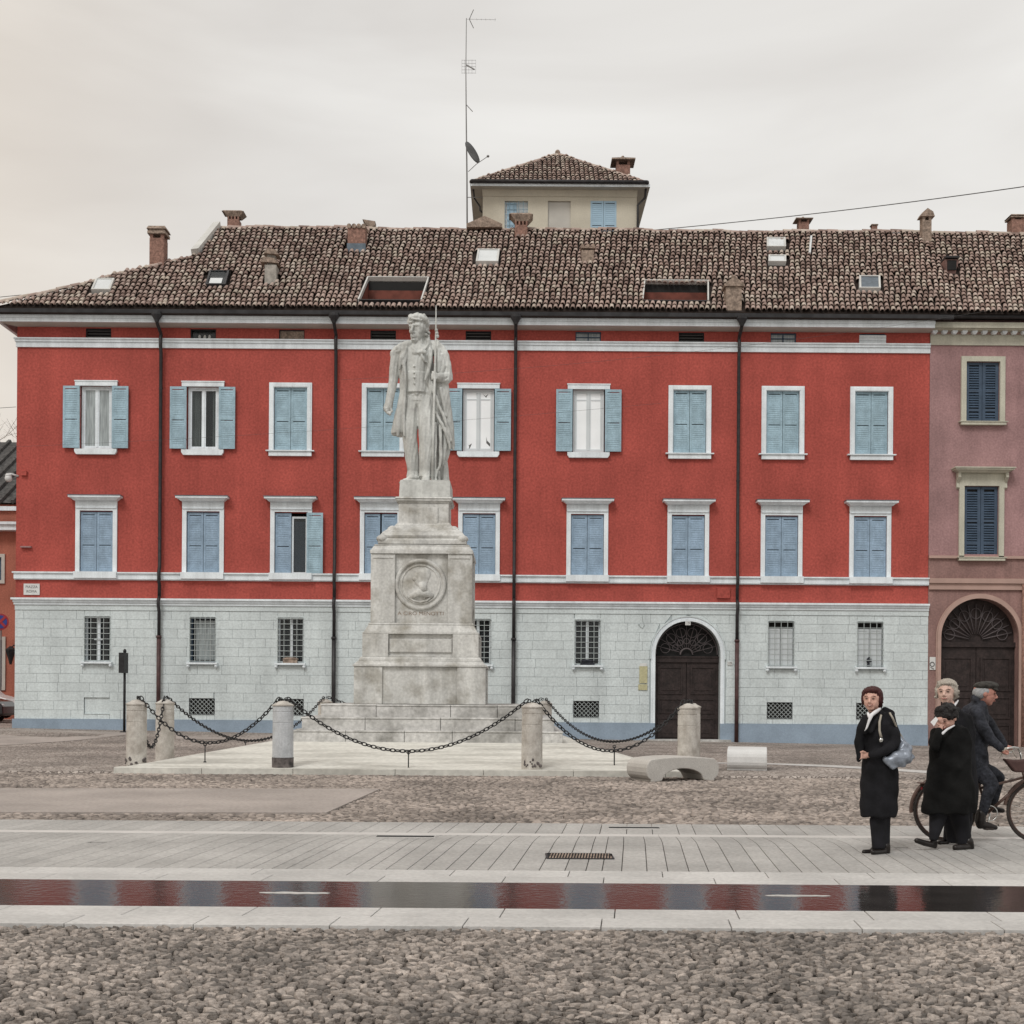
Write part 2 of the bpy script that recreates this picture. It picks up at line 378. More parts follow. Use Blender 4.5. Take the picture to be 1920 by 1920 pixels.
def inst(me, name, parent, mtx):
    o = bpy.data.objects.new(name, me); COL.objects.link(o)
    o.matrix_world = mtx
    o.parent = parent
    if parent is not None: o.matrix_parent_inverse = PINV[parent.name]
    return o
PINV = {}
def setp(o): PINV[o.name] = WM(o).inverted(); return o
def np_mesh(name, verts, faces_flat, fsize, matname, smooth=False):
    me = bpy.data.meshes.new(name); nv = len(verts); nf = len(faces_flat)//fsize
    me.vertices.add(nv); me.vertices.foreach_set('co', np.asarray(verts, dtype=np.float32).ravel())
    me.loops.add(nf*fsize); me.loops.foreach_set('vertex_index', np.asarray(faces_flat, dtype=np.int32))
    me.polygons.add(nf); me.polygons.foreach_set('loop_start', np.arange(nf, dtype=np.int32)*fsize)
    me.polygons.foreach_set('loop_total', np.full(nf, fsize, dtype=np.int32))
    if smooth: me.polygons.foreach_set('use_smooth', np.ones(nf, dtype=bool))
    me.materials.append(M[matname]); me.update(calc_edges=True); return me
def wall_mesh(mb, outer, holes, fmap, depth_map):
    """planar face with holes (2D loops) plus reveals running back from each hole"""
    bm = bmesh.new(); es = []
    for loop in [outer]+holes:
        vs = [bm.verts.new((p[0], p[1], 0)) for p in loop]
        es += [bm.edges.new((vs[i], vs[(i+1) % len(vs)])) for i in range(len(vs))]
    bmesh.ops.triangle_fill(bm, use_beauty=True, use_dissolve=False, edges=es)
    bm.verts.index_update()
    mb.add([fmap(v.co.x, v.co.y) for v in bm.verts], [tuple(v.index for v in f.verts) for f in bm.faces]); bm.free()
    for loop in holes:
        n = len(loop); mb.add([fmap(*p) for p in loop]+[depth_map(*p) for p in loop], [(i, (i+1) % n, n+(i+1) % n, n+i) for i in range(n)])
def sculpt(mb, voxel, smooth=4, name='body', matname='skin', parent=None, disp=None, adapt=0.0):
    me = mb.mesh(name+'_src', [matname]); o = bpy.data.objects.new(name+'_tmp', me); COL.objects.link(o)
    r = o.modifiers.new('r', 'REMESH'); r.mode = 'VOXEL'; r.voxel_size = voxel; r.adaptivity = adapt
    if smooth:
        s = o.modifiers.new('s', 'SMOOTH'); s.iterations = smooth; s.factor = .5
    dg = bpy.context.evaluated_depsgraph_get(); ev = o.evaluated_get(dg); nm = bpy.data.meshes.new_from_object(ev)
    bpy.data.objects.remove(o); bpy.data.meshes.remove(me)
    nm.name = name
    if disp is not None:
        n = len(nm.vertices); co = np.empty(n*3, dtype=np.float32); nm.vertices.foreach_get('co', co); co = co.reshape(-1, 3)
        no = np.empty(n*3, dtype=np.float32); nm.vertices.foreach_get('normal', no); no = no.reshape(-1, 3)
        nm.vertices.foreach_set('co', (co+no*disp(co)[:, None]).astype(np.float32).ravel()); nm.update()
    nm.polygons.foreach_set('use_smooth', [True]*len(nm.polygons))
    if not len(nm.materials): nm.materials.append(M[matname])
    q = bpy.data.objects.new(name, nm); COL.objects.link(q); return adopt(q, parent)
# ------------------------------------------------------------------ ground
DF = 46.0; SF = F/DF
def gz(x, y):
    if y < 36: return 0.0
    t = min(1, (y-36)/9.5); t = t*t*(3-2*t)
    return t*max(-.10, min(.42, (.105-.0125*x)))
mb = MB(); xs = [-200, -60, -40]+[-30+2*i for i in range(31)]+[40, 60, 200]; ys = [-40, 0, 5, 8.9, 9.65]+[10.97, 16, 26.05, 26.15, 34, 36, 37, 38, 39, 40, 41, 42, 43, 44, 45, 45.5, 46, 50, 60, 90, 400]
def gbase(x, y):
    return gz(x, y)-(.075 if y < 26.1 else .0)
vs = []; fs = []
for y in ys:
    for x in xs: vs.append((x, y, gbase(x, y)))
nx = len(xs)
for j in range(len(ys)-1):
    for i in range(nx-1): fs.append((j*nx+i, j*nx+i+1, (j+1)*nx+i+1, (j+1)*nx+i))
mb.add(vs, fs)
ground = mb.build('ground', 'cobble_ground', smooth=True); tag(ground, 'brown cobbled ground of the square', kind='structure')

SH = .0958
def cobbles(x0f, x1f, y0, y1, px_, py_, tmpl_v, tmpl_f, keep=None, zr=.01, z0=0.0):
    """numpy arrays of stone transforms: x, y, sx, sy, rot, z"""
    rows = []
    y = y0; j = 0
    while y < y1:
        xa, xb = x0f(y), x1f(y); n = int((xb-xa)/px_)
        x = xa+(np.arange(n)+RNG.uniform())*px_+RNG.uniform(-.33, .33, n)*px_
        yy = y+RNG.uniform(-.36, .36, n)*py_+.35*py_*np.sin(x*2.1+y*.7)
        sx = px_*.5*RNG.uniform(.60, 1.25, n); sy = py_*.5*RNG.uniform(.50, 1.05, n)
        rows.append(np.stack([x, yy, sx, sy, RNG.uniform(-.32, .32, n), z0+RNG.uniform(-zr, zr, n)], 1)); y += py_*.93; j += 1
    a = np.concatenate(rows)
    if keep is not None: a = a[keep(a[:, 0], a[:, 1])]
    return a
def dome(seg, rings):                # rounded pebble with a flattened top, unit radius
    vs = []; fs = []
    for r, z in rings:
        for k in range(seg):
            a = 2*math.pi*k/seg; vs.append((r*math.cos(a), r*math.sin(a), z))
    for i in range(len(rings)-1):
        for k in range(seg):
            a, b, c, d = i*seg+k, i*seg+(k+1) % seg, (i+1)*seg+(k+1) % seg, (i+1)*seg+k
            fs += [(a, b, c), (a, c, d)]
    l = len(vs); vs.append((0, 0, rings[-1][1]*1.06)); b0 = (len(rings)-1)*seg
    for k in range(seg): fs.append((b0+k, b0+(k+1) % seg, l))
    return np.array(vs), np.array(fs)
def stones_mesh(name, a, tv, tf, matname, smooth=True, irr=.27, seg_n=8):
    n = len(a); V = np.repeat(tv[None], n, 0).copy()
    seg = 7
    sg = seg_n; nr = (V.shape[1]-1)//sg; f = 1+RNG.uniform(-irr, irr, (n, sg)); f = np.concatenate([np.tile(f, (1, nr)), np.ones((n, 1))], 1)
    V[:, :, :2] *= (f*(1+RNG.uniform(-.05, .05, f.shape)))[:, :, None]
    tilt = RNG.uniform(-.25, .25, (n, 2)); V[:, :, 2] += (V[:, :, 0]*tilt[:, :1]*.012+V[:, :, 1]*tilt[:, 1:]*.012)*4
    V[:, :, 0] *= a[:, 2:3]; V[:, :, 1] *= a[:, 3:4]
    c, s = np.cos(a[:, 4:5]), np.sin(a[:, 4:5]); X = V[:, :, 0]*c-V[:, :, 1]*s; Y = V[:, :, 0]*s+V[:, :, 1]*c
    V[:, :, 0] = X+a[:, 0:1]; V[:, :, 1] = Y+a[:, 1:2]; V[:, :, 2] += a[:, 5:6]
    Fc = (tf[None]+(np.arange(n)*len(tv))[:, None, None]).reshape(-1)
    return np_mesh(name, V.reshape(-1, 3), Fc, 3, matname, smooth)

# near cobbles
near = setp(thing('cobblestone_paving', None, None, (0, 7.5, 0))); tag(near, 'close-set brown river cobbles in the foreground', kind='structure')
bed = MB(); bed.box(-9, 9, -2, 8.785, -.2, -.020); bo = bed.build('bed', 'sand', near)
tv, tf = dome(8, [(1.0, -.030), (.96, -.008), (.84, .0), (.45, .002)])
a = cobbles(lambda y: -.44*y-1.2, lambda y: .44*y+1.2, 5.2, 8.76, .070, .037, tv, tf, zr=.006)
inview = (a[:, 1] > 6.22) & (np.abs(a[:, 0]) < .4*a[:, 1])
idx = np.where(inview)[0]; idx = idx[np.argsort(a[idx, 1])][:296]
mask = np.zeros(len(a), bool); mask[idx] = True
variants = []
for k in range(6):
    q = np.array([[0, 0, 1, 1, 0, 0.]]); variants.append(stones_mesh('cobblestone', q, tv, tf, 'cobble_object'))
for i in idx:
    x, y, sx, sy, r, z = a[i]
    inst(variants[i % 6], 'cobblestone', near, Matrix.Translation((x, y, z)) @ Matrix.Rotation(r, 4, 'Z') @ Matrix.Diagonal((sx, sy, 1, 1)))
o = bpy.data.objects.new('cobblestone_field', stones_mesh('cobblestone_field', a[~mask], tv, tf, 'cobble')); COL.objects.link(o); adopt(o, near); tag(o, kind='stuff')

# middle cobbles (between the pavement and the monument), smaller in the picture: one mesh
tv2, tf2 = dome(6, [(1.0, -.03), (.85, .0), (.45, .008)])
pathA = [G(-700, 1478), G(713, 1480), G(612, 1525), G(-700, 1523)]
def inpoly(x, y, poly):
    r = np.zeros(len(x), bool); n = len(poly)
    for i in range(n):
        x1, y1, x2, y2 = poly[i][0], poly[i][1], poly[(i+1) % n][0], poly[(i+1) % n][1]
        c = ((y1 > y) != (y2 > y)) & (x < (x2-x1)*(y-y1)/(y2-y1+1e-9)+x1); r ^= c
    return r
a = cobbles(lambda y: -.42*y-.6, lambda y: .42*y+.6, 15.97, 25.70, .115, .08, tv2, tf2, keep=lambda x, y: ~inpoly(x, y, pathA), zr=.007, z0=-.012)
o = bpy.data.objects.new('cobblestone_field', stones_mesh('cobblestone_field', a, tv2, tf2, 'cobble_far', seg_n=6)); COL.objects.link(o)
tag(o, 'uneven brown cobbles between the stone pavement and the monument', kind='stuff')
mb = MB(); mb.box(-40, 40, 15.93, 26.1, -.3, -.045); o = mb.build('cobblestone_bed', 'sand'); tag(o, 'dark earth between the cobbles before the monument', kind='structure')
mb = MB(); mb.prism([(p[0], p[1]) for p in pathA], lambda x, y: (x, y, -.12), lambda x, y: (x, y, .012))
tag(mb.build('path', 'path_concrete'), 'smooth pinkish grey path crossing the cobbles on the left', kind='structure')
# pale path behind, far left, and thin pale lines on the right
def gpoly(name, pts, m, label, dz=.006, th=.0):
    mb = MB(); W = []
    for px, py in pts:
        D = 40.0
        for _ in range(30):
            p = P(px, py, D); z = gz(p.x, D); q = G(px, py, z); D = .5*D+.5*q.y
        W.append((q.x, q.y, gz(q.x, q.y)+dz))
    mb.add(W, [tuple(range(len(W)))]); o = mb.build(name, m); return tag(o, label, kind='structure')
def strip_path(name, p0s, p1s, m, label, dz=.008):
    mb = MB(); n = len(p0s); W = []
    for pts in (p0s, p1s):
        for px, py in pts:
            D = 40.0
            for _ in range(40):
                p = P(px, py, D); q = G(px, py, gz(p.x, min(max(D, 5), 46))); D = .5*D+.5*q.y
            W.append((q.x, q.y, gz(q.x, q.y)+dz))
    mb.add(W, [(i, i+1, n+i+1, n+i) for i in range(n-1)]); o = mb.build(name, m); return tag(o, label, kind='structure')
strip_path('path', [(-250, 1404), (-60, 1400), (40, 1396), (150, 1388), (236, 1378)], [(-250, 1366), (-60, 1367), (40, 1368), (150, 1371), (236, 1374)], 'path_concrete', 'pale path along the left corner of the red building')
strip_path('path', [(1345, 1432), (1450, 1434), (1560, 1439), (1650, 1444), (1760, 1452)], [(1345, 1430), (1450, 1431.5), (1560, 1435), (1650, 1440), (1760, 1447)], 'slab_pale', 'thin pale stone line in the cobbles right of the benches')
strip_path('path', [(330, 1386), (420, 1387), (520, 1390)], [(330, 1380), (420, 1382), (520, 1384)], 'path_concrete', 'thin pale path in front of the barred cellar vents')

# stone pavement in front
pav = setp(thing('stone_pavement', None, None, (0, 13.5, 0))); tag(pav, 'pale stone pavement crossing the square', kind='structure')
mb = MB(); mb.box(-14, 14, 10.84, 15.93, -.3, -.004); mb.build('joint_bed', 'slab_joint', pav)
def slab(name, x0, x1, y0, y1, m_, parent, g=.004, z1=.020, bend=None):
    sh = lambda x, y: x+SH*(y-12)+(bend(x, y) if bend else 0)
    mb = MB()
    if bend:
        ks = 5
        L_ = [(x0+g, y0+(y1-y0)*k/ks+(g if k == 0 else -g if k == ks else 0)) for k in range(ks+1)]; Rr = [(x1-g, y) for x, y in L_]
        vs = [(sh(x, y), y, z1) for x, y in L_+Rr]+[(sh(x, y), y, -.05) for x, y in L_+Rr]; m = ks+1
        fs = [(k, m+k, m+k+1, k+1) for k in range(ks)]+[(k, k+1, 2*m+k+1, 2*m+k) for k in range(ks)]+[(m+k, 3*m+k, 3*m+k+1, m+k+1) for k in range(ks)]+[(0, 2*m, 3*m, m), (m-1, 2*m-1, 4*m-1, 3*m-1)]
        mb.add(vs, fs)
        o = bpy.data.objects.new(name, mb.mesh(name, m_, fix=True)); COL.objects.link(o); c0 = Vector((sh((x0+x1)/2, (y0+y1)/2), (y0+y1)/2, z1)); origin_to(o, c0)
        o.parent = parent; o.matrix_parent_inverse = PINV[parent.name]; return o
    c = [(x0+g, y0+g), (x1-g, y0+g), (x1-g, y1-g), (x0+g, y1-g)]
    b = .003
    c2 = [(x0+g+b, y0+g+b), (x1-g-b, y0+g+b), (x1-g-b, y1-g-b), (x0+g+b, y1-g-b)]
    vs = [(sh(x, y), y, -.05) for x, y in c]+[(sh(x, y), y, z1-.003) for x, y in c]+[(sh(x, y), y, z1) for x, y in c2]
    mb.add(vs, [(0, 1, 5, 4), (1, 2, 6, 5), (2, 3, 7, 6), (3, 0, 4, 7), (4, 5, 9, 8), (5, 6, 10, 9), (6, 7, 11, 10), (7, 4, 8, 11), (8, 9, 10, 11)])
    o = bpy.data.objects.new(name, mb.mesh(name, m_, fix=False)); COL.objects.link(o)
    c0 = Vector((sh((x0+x1)/2, (y0+y1)/2), (y0+y1)/2, z1)); origin_to(o, c0)
    o.parent = parent; o.matrix_parent_inverse = PINV[parent.name]; return o
def bend(x, y):
    xx = x+SH*(y-12)
    return max(0, y-13.7)**2*.20*max(-1, min(1, (-xx+1.1)/3)) if y < 14.7 else 0
rr = random.Random(3)
x = -7.6; i = 0
while x < 7.4:
    wd = rr.choice([.14, .19, .24])+rr.uniform(-.012, .012)
    cut = 11.6+rr.uniform(.4, 2.2)
    ya, yb = 11.6, 14.50
    ym = 13.6
    slab('slab', x, x+wd, ya, cut if cut < ym else ym, 'slab_grey', pav)
    if cut < ym-.1: slab('slab', x, x+wd, cut, ym, 'slab_grey', pav)
    slab('slab', x, x+wd, ym, yb, 'slab_grey', pav, bend=bend)
    x += wd; i += 1
x = -8.2
while x < 8:
    wd = rr.choice([.2, .25, .31])+rr.uniform(-.02, .02); slab('slab', x, x+wd, 14.70, 15.93, 'slab_grey', pav); x += wd
x = -8.5
while x < 8.5:
    wd = rr.uniform(1.6, 2.4); slab('border_slab', x, x+wd, 14.50, 14.70, 'slab_line', pav, z1=.023, g=.001); x += wd
for (ya, yb, off, par) in ((10.84, 11.22, .35, pav), (11.22, 11.6, -.1, pav)):
    x = -8.0+off
    while x < 8:
        wd = .93+rr.uniform(-.14, .14)
        slab('border_slab', x, x+wd, ya, yb, 'slab_pale', par); x += wd
# outer continuation beyond the picture
mb = MB()
for xa, xb in ((-14, -8.05), (8.0, 14)):
    mb.box(xa, xb, 10.84, 15.93, -.05, .016)
mb.build('outer_paving', 'slab_grey', pav)
ker = setp(thing('stone_kerb', None, None, (0, 9.2, 0))); tag(ker, 'pale stone kerb between the water channel and the cobbles', kind='structure')
for (ya, yb, off) in ((8.79, 9.14, .0), (9.14, 9.53, .42)):
    x = -7.3+off
    while x < 7:
        wd = .88+rr.uniform(-.1, .1); slab('kerb_slab', x, x+wd, ya, yb, 'slab_pale', ker, z1=.018); x += wd
mb = MB(); mb.box(-14, 14, 8.8, 9.52, -.3, -.004); mb.build('joint_bed', 'slab_joint', ker)
mb = MB(); mb.box(-14, -7.4, 8.79, 9.53, -.05, .02); mb.box(7.6, 14, 8.79, 9.53, -.05, .02); mb.build('outer_kerb', 'slab_pale', ker)
# water channel
mb = MB(); mb.add([(-14, 9.52, .004), (14, 9.52, .004), (14, 10.845, .019), (-14, 10.845, .019)], [(0, 1, 2, 3)])
tag(mb.build('water', 'water'), 'shallow strip of still dark water reflecting the red building', kind='structure')
def flat_blob(name, x0, x1, yc, hw, z, m, label, cat, seed):
    r = random.Random(seed); n = 26; mb = MB(); top = []
    for k in range(n):
        a = 2*math.pi*k/n; u = math.cos(a); top.append(((x0+x1)/2+(x1-x0)/2*u*r.uniform(.95, 1.03), yc+hw*math.sin(a)*r.uniform(.6, 1.2)+SH*0))
    mb.prism(top, lambda x, y: (x, y, z-.012), lambda x, y: (x, y, z))
    o = mb.build(name, m); origin_to(o, ((x0+x1)/2, yc, z)); return tag(o, label, cat, kind=None)
p0, p1 = G(484, 1676), G(622, 1676); flat_blob('dry_patch', p0.x, p1.x, p0.y-.02, 0.05, .0145, 'slab_pale', 'long pale dry stone patch in the water left of the monument reflection', 'stone patch', 1)
p0, p1 = G(1432, 1682), G(1556, 1682); flat_blob('dry_patch', p0.x, p1.x, p0.y, .045, .0145, 'slab_pale', 'thin pale dry stone patch in the water left of the woman reflection', 'stone patch', 5)
# drain grate and the dark slots
def grate():
    t = thing('drain_grate', 'long slotted metal drain grate set in the stone pavement', 'drain grate', tuple(G(1085, 1610)))
    p0, p1 = G(1027, 1610), G(1146, 1611); ya, yb = G(1085, 1614.5).y, G(1085, 1605.5).y
    mb = MB(); mb.box(p0.x, p1.x, ya, yb, .012, .021); mb.build('pit', 'dark_room', t)
    mb = MB(); z0, z1 = .0215, .030
    mb.box(p0.x-.01, p1.x+.01, ya-.02, ya, .015, z1); mb.box(p0.x-.01, p1.x+.01, yb, yb+.02, .015, z1)
    mb.box(p0.x-.02, p0.x-.0, ya, yb, .015, z1); mb.box(p1.x, p1.x+.02, ya, yb, .015, z1); mb.build('frame', 'iron', t)
    n = 22
    for k in range(n):
        xa = p0.x+(p1.x-p0.x)*(k+.25)/n; mb = MB()
        mb.prism([(xa, ya), (xa+.012, ya), (xa+.045, yb), (xa+.033, yb)], lambda x, y: (x, y, z0), lambda x, y: (x, y, z1)); mb.build('grate_bar', 'brick_grey', t)
grate()
for (xa, xb, py, hh, lab) in ((706, 814, 1571.5, .085, 'narrow dark drain slot in the pavement left of the grate'), (1142, 1236, 1555, .09, 'thin dark drain slot at the far edge of the pavement')):
    p0, p1 = G(xa, py), G(xb, py)
    t = thing('drain_slot', lab, 'drain slot', tuple(p0.lerp(p1, .5)))
    mb = MB(); mb.box(p0.x, p1.x, p0.y-hh, p0.y+hh, .012, .0215); mb.build('slot', 'dark_room', t)
    mb = MB(); mb.box(p0.x-.02, p1.x+.02, p0.y+hh, p0.y+hh+.03, .012, .026); mb.box(p0.x-.02, p1.x+.02, p0.y-hh-.03, p0.y-hh, .012, .024); mb.build('rim', 'slab_pale', t)

# ------------------------------------------------------------------ monument platform
MX, MY = -2.34, 34.06; MXS = -2.03
plat = setp(thing('monument_platform', 'low pale stone platform sloping up to the monument steps', 'platform', (MX, 30, 0)))
ZT = .47
o8 = [(-7.95, 25.8), (3.5, 25.8), (3.25, 29.0), (2.75, 33.0), (2.1, 39.5), (-7.4, 40.5), (-7.8, 37.5), (-7.9, 29.5)]
i8 = [(-5.7, 30.65), (1.45, 30.65), (1.5, 31.2), (1.5, 33.6), (1.45, 37.7), (-5.6, 37.7), (-5.8, 37.3), (-5.8, 31.5)]
# two surfaces of big slabs (front is cut into rows of slabs by recessed joints)
mb = MB(); n = 8
mb.add([(x, y, -.3) for x, y in o8]+[(x, y, .095) for x, y in o8]+[(x, y, ZT) for x, y in i8], [(i, (i+1) % n, n+(i+1) % n, n+i) for i in range(n)]+[(n+i, n+(i+1) % n, 2*n+(i+1) % n, 2*n+i) for i in range(n)]+[tuple(range(2*n, 3*n))])
mb.build('surface', 'platform_stone', plat)
mb = MB(); k = .38
cx8 = [(x+(MX-x)*.0+(k*.42 if x < MX else -k*.42), y+(k if y < MY else -k)) for x, y in o8]
bb = [(-8.0-.02, 25.8-.02), (3.97, 25.78)]
x = -8.0
rr = random.Random(11)
while x < 3.4:
    x2 = min(3.5, x+rr.uniform(1.5, 2.1))
    mb = MB(); mb.box(x+.004, x2-.004, 25.72, 26.16, -.02, .112); mb.build('edge_slab', 'platform_stone', plat, bevel=.008); x = x2

# ------------------------------------------------------------------ steps + pedestal
mon = setp(thing('monument', 'tall pale stone pedestal with portrait medallion on three steps', 'monument', (MX, MY, .47)))
def hp(px): return px*MY/(F+px)      # half width in metres of a square block whose front shows +-px pixels
def zz(py, half): D = MY-half; return P(790, py, D).z
steps = [(254, 1392, 1370, .47), (237, 1369, 1345.5, None), (203, 1345, 1321, None)]
zb = .47; ztops = []
for hpx, _, ytop, _2 in steps:
    h = hp(hpx); zt = zz(ytop, h); ztops.append((h, zb, zt)); zb = zt
print('steps', ztops)
rr = random.Random(4)
for si, (h, z0, z1) in enumerate(ztops):
    st = MB(); st.box(MXS-h+.35, MXS+h-.35, MY-h+.35, MY+h-.35, z0-.3, z1-.01); st = setp(st.build('step', 'step_stone', mon))
    for side in range(4):
        x = -h; L = h if side % 2 == 0 else h-.6
        x = -L
        while x < L-.05:
            x2 = x+rr.uniform(1.1, 1.9)
            if L-x2 < .7: x2 = L
            b = MB(); g = .005
            ya, yb = -h, -h+.6
            c = [(x+g, ya), (x2-g, ya), (x2-g, yb), (x+g, yb)]
            rot = [(lambda p: p), (lambda p: (-p[1], p[0])), (lambda p: (-p[0], -p[1])), (lambda p: (p[1], -p[0]))][side]
            c = [rot(p) for p in c]
            xs_ = [p[0] for p in c]; ys_ = [p[1] for p in c]
            dz = rr.uniform(-.006, .006)
            b.box(MXS+min(xs_), MXS+max(xs_), MY+min(ys_), MY+max(ys_), z0-.05, z1-.045+dz)
            e = .018; b.box(MXS+min(xs_)-(e if min(xs_) <= -h+.01 else 0), MXS+max(xs_)+(e if max(xs_) >= h-.01 else 0), MY+min(ys_)-(e if min(ys_) <= -h+.01 else 0), MY+max(ys_)+(e if max(ys_) >= h-.01 else 0), z1-.043+dz, z1+dz)
            q = b.build('step_block', 'step_stone', st, bevel=.012); x = x2
def sq(mb, half, z0, z1, half1=None):
    h1 = half if half1 is None else half1; return mb.frustum(MX, MY, z0, z1, half, half, h1, h1)
zped = ztops[-1][2]
hb = hp(123.5); zb1 = zz(1250, hb)
def cruc(mb, half, z0, z1, pil, rec):
    """die with four projecting corner pilasters and recessed panels: box plus corner boxes"""
    mb.box(MX-half+rec, MX+half-rec, MY-half+rec, MY+half-rec, z0, z1)
    for sx in (-1, 1):
        for sy in (-1, 1):
            x0, x1 = sorted((MX+sx*half, MX+sx*(half-pil))); y0, y1 = sorted((MY+sy*half, MY+sy*(half-pil)))
            mb.box(x0, x1, y0, y1, z0, z1)
    return mb
mb = MB(); cruc(mb, hb, zped, zb1, .72, .06); mb.build('base_die', 'pedestal_stone', mon, bevel=.015)
# moulding of the base
mb = MB(); h2 = hp(121); hl = hp(117); hm = hp(110)
z2, z3, z4 = zz(1246.5, h2), zz(1240, hl), zz(1232, hm)
sq(mb, hb+.03, zb1, z2); sq(mb, hb+.01, z2, z3, hl); sq(mb, hl-.02, z3, z3+.05, hl-.03); sq(mb, hm+.06, z3+.05, z4, hm+.02)
mb.build('base_moulding', 'pedestal_stone', mon, bevel=.01)
hd = hp(109); z5 = zz(1189, hd)
mb = MB(); cruc(mb, hd, z4, z5, .66, .10)
sq(mb, hp(105), z4+.001, z4+.04)
mb.build('lower_die', 'pedestal_stone', mon, bevel=.012)
mb = MB()       # raised inscription panel of the lower die
fy = MY-hd+.10; pw = hp(109)-.66
mb.box(MX-pw+.02, MX+pw-.02, fy-.045, fy+.02, z4+.12, z5-.12)
mb.build('inscription_panel', 'pedestal_stone', mon, bevel=.02)
hm2 = hp(96); z6 = zz(1168, hm2)
mb = MB(); sq(mb, hd, z5, z5+.05, hd+.0); sq(mb, hd-.03, z5+.05, z6-.05, hm2+.03); sq(mb, hm2+.045, z6-.05, z6, hm2+.02); mb.build('middle_moulding', 'pedestal_stone', mon, bevel=.012)
hu = hp(95); z7 = zz(1031, hu)
mb = MB(); cruc(mb, hu, z6, z7-.10, .62, .09); mb.build('upper_die', 'pedestal_stone', mon, bevel=.012)
mb = MB()       # panel grooves on the upper pilasters: raised caps
for sx in (-1, 1):
    cx = MX+sx*(hu-.31); mb.box(cx-.26, cx+.26, MY-hu-.02, MY-hu+.05, z7-.22, z7-.17); mb.box(cx-.30, cx+.30, MY-hu-.035, MY-hu+.05, z7-.10, z7-.02)
mb.build('pilaster_band', 'pedestal_stone', mon, bevel=.006)
ht = hp(90); z8 = zz(1021, ht)
mb = MB(); sq(mb, hu+.02, z7-.10, z7); sq(mb, hu, z7, z8-.04, ht); sq(mb, ht-.01, z8-.04, z8); mb.build('die_cap', 'pedestal_stone', mon, bevel=.014)
# curved foot of the upper block
mb = MB(); prof = [(83, 1020), (83, 1013), (78, 1009), (80, 1004), (74, 997), (64, 991), (54, 986), (48.5, 980)]
for (pa, ya), (pb, yb) in zip(prof, prof[1:]):
    sq(mb, hp(pa), zz(ya, hp(pa)), zz(yb, hp(pb)), hp(pb))
for sx in (-1, 1):
    for sy in (-1, 1):
        q = hp(62); zq = zz(999, q); mb.ell((MX+sx*q*.93, MY+sy*q*.93, zq), .16, .16, .19); mb.ell((MX+sx*q*1.04, MY+sy*q*1.04, zq-.14), .12, .12, .13)
        q = hp(82); mb.ell((MX+sx*q*.93, MY+sy*q*.93, zz(1010, q)), .14, .14, .10)
mb.build('scroll_foot', 'pedestal_stone', mon, bevel=.01)
hn = hp(47); z9, z10 = zz(982, hn), zz(944, hn)
mb = MB(); sq(mb, hn, z9, z10); mb.box(MX-hn+.28, MX+hn-.28, MY-hn-.04, MY-hn+.02, z9+.0, z10-.10); mb.build('neck_block', 'pedestal_stone', mon, bevel=.012)
mb = MB(); sq(mb, hn-.02, z10, z10+.06, hn+.03); sq(mb, hp(52), z10+.06, z10+.12); sq(mb, hp(54), z10+.12, zz(931, hp(54)), hp(52)); mb.build('top_cornice', 'pedestal_stone', mon, bevel=.01)
zst0 = zz(931, hp(54)); hs = hp(47.5)
zst1 = zz(910, hs)
# medallion with a profile relief
mc = P(788.5, 1096, MY-hu+.09); fy = MY-hu+.09
mb = MB(); r1 = 48.5/F*(MY-hu); mb.ring((mc.x, fy-.02, mc.z), r1-.05, .055, 'Y', 40, 8); mb.ring((mc.x, fy-.01, mc.z), r1-.17, .03, 'Y', 40, 6)
mb.build('medallion_ring', 'pedestal_stone', mon, smooth=True)
mb = MB(); n = 40; mb.add([(mc.x+(r1-.08)*math.cos(2*math.pi*k/n), fy-.012, mc.z+(r1-.08)*math.sin(2*math.pi*k/n)) for k in range(n)]+[(mc.x, fy-.03, mc.z)], [(k, (k+1) % n, n) for k in range(n)])
s = (r1-.2)*.9
mb.ell((mc.x+.02, fy-.02, mc.z+.16*s/.4), .20, .05, .25); mb.ell((mc.x-.14, fy-.03, mc.z+.14), .07, .035, .06); mb.ell((mc.x+.12, fy-.02, mc.z+.26), .14, .05, .18)
mb.tube([(mc.x+.06, fy-.01, mc.z+.05), (mc.x+.05, fy-.01, mc.z-.18)], [.11, .13]); mb.tube([(mc.x-.30, fy-.005, mc.z-.36), (mc.x-.02, fy-.02, mc.z-.19), (mc.x+.32, fy-.005, mc.z-.30)], [.05, .13, .07])
mb.tube([(mc.x-.12, fy-.04, mc.z-.38), (mc.x-.02, fy-.05, mc.z-.22), (mc.x+.02, fy-.05, mc.z-.12)], .018); mb.tube([(mc.x+.10, fy-.04, mc.z-.40), (mc.x+.13, fy-.05, mc.z-.22)], .016)
mb.tube([(mc.x-.33, fy-.03, mc.z-.30), (mc.x-.18, fy-.03, mc.z-.42), (mc.x, fy-.03, mc.z-.46), (mc.x+.18, fy-.03, mc.z-.41), (mc.x+.32, fy-.03, mc.z-.28)], .03)
mb.build('medallion_relief', 'pedestal_stone', mon, smooth=True)
def text(name, s, loc, size, m, parent, rot=(R(90), 0, 0), ext=.002, sx=1.0):
    c = bpy.data.curves.new(name, 'FONT'); c.body = s; c.size = size; c.extrude = ext; c.align_x = 'CENTER'; c.align_y = 'CENTER'
    o = bpy.data.objects.new(name, c); COL.objects.link(o); dg = bpy.context.evaluated_depsgraph_get()
    me = bpy.data.meshes.new_from_object(o.evaluated_get(dg)); bpy.data.objects.remove(o)
    o = bpy.data.objects.new(name, me); COL.objects.link(o); me.materials.clear(); me.materials.append(M[m])
    o.location = loc; o.rotation_euler = rot; o.scale = (sx, 1, 1)
    return adopt(o, parent)
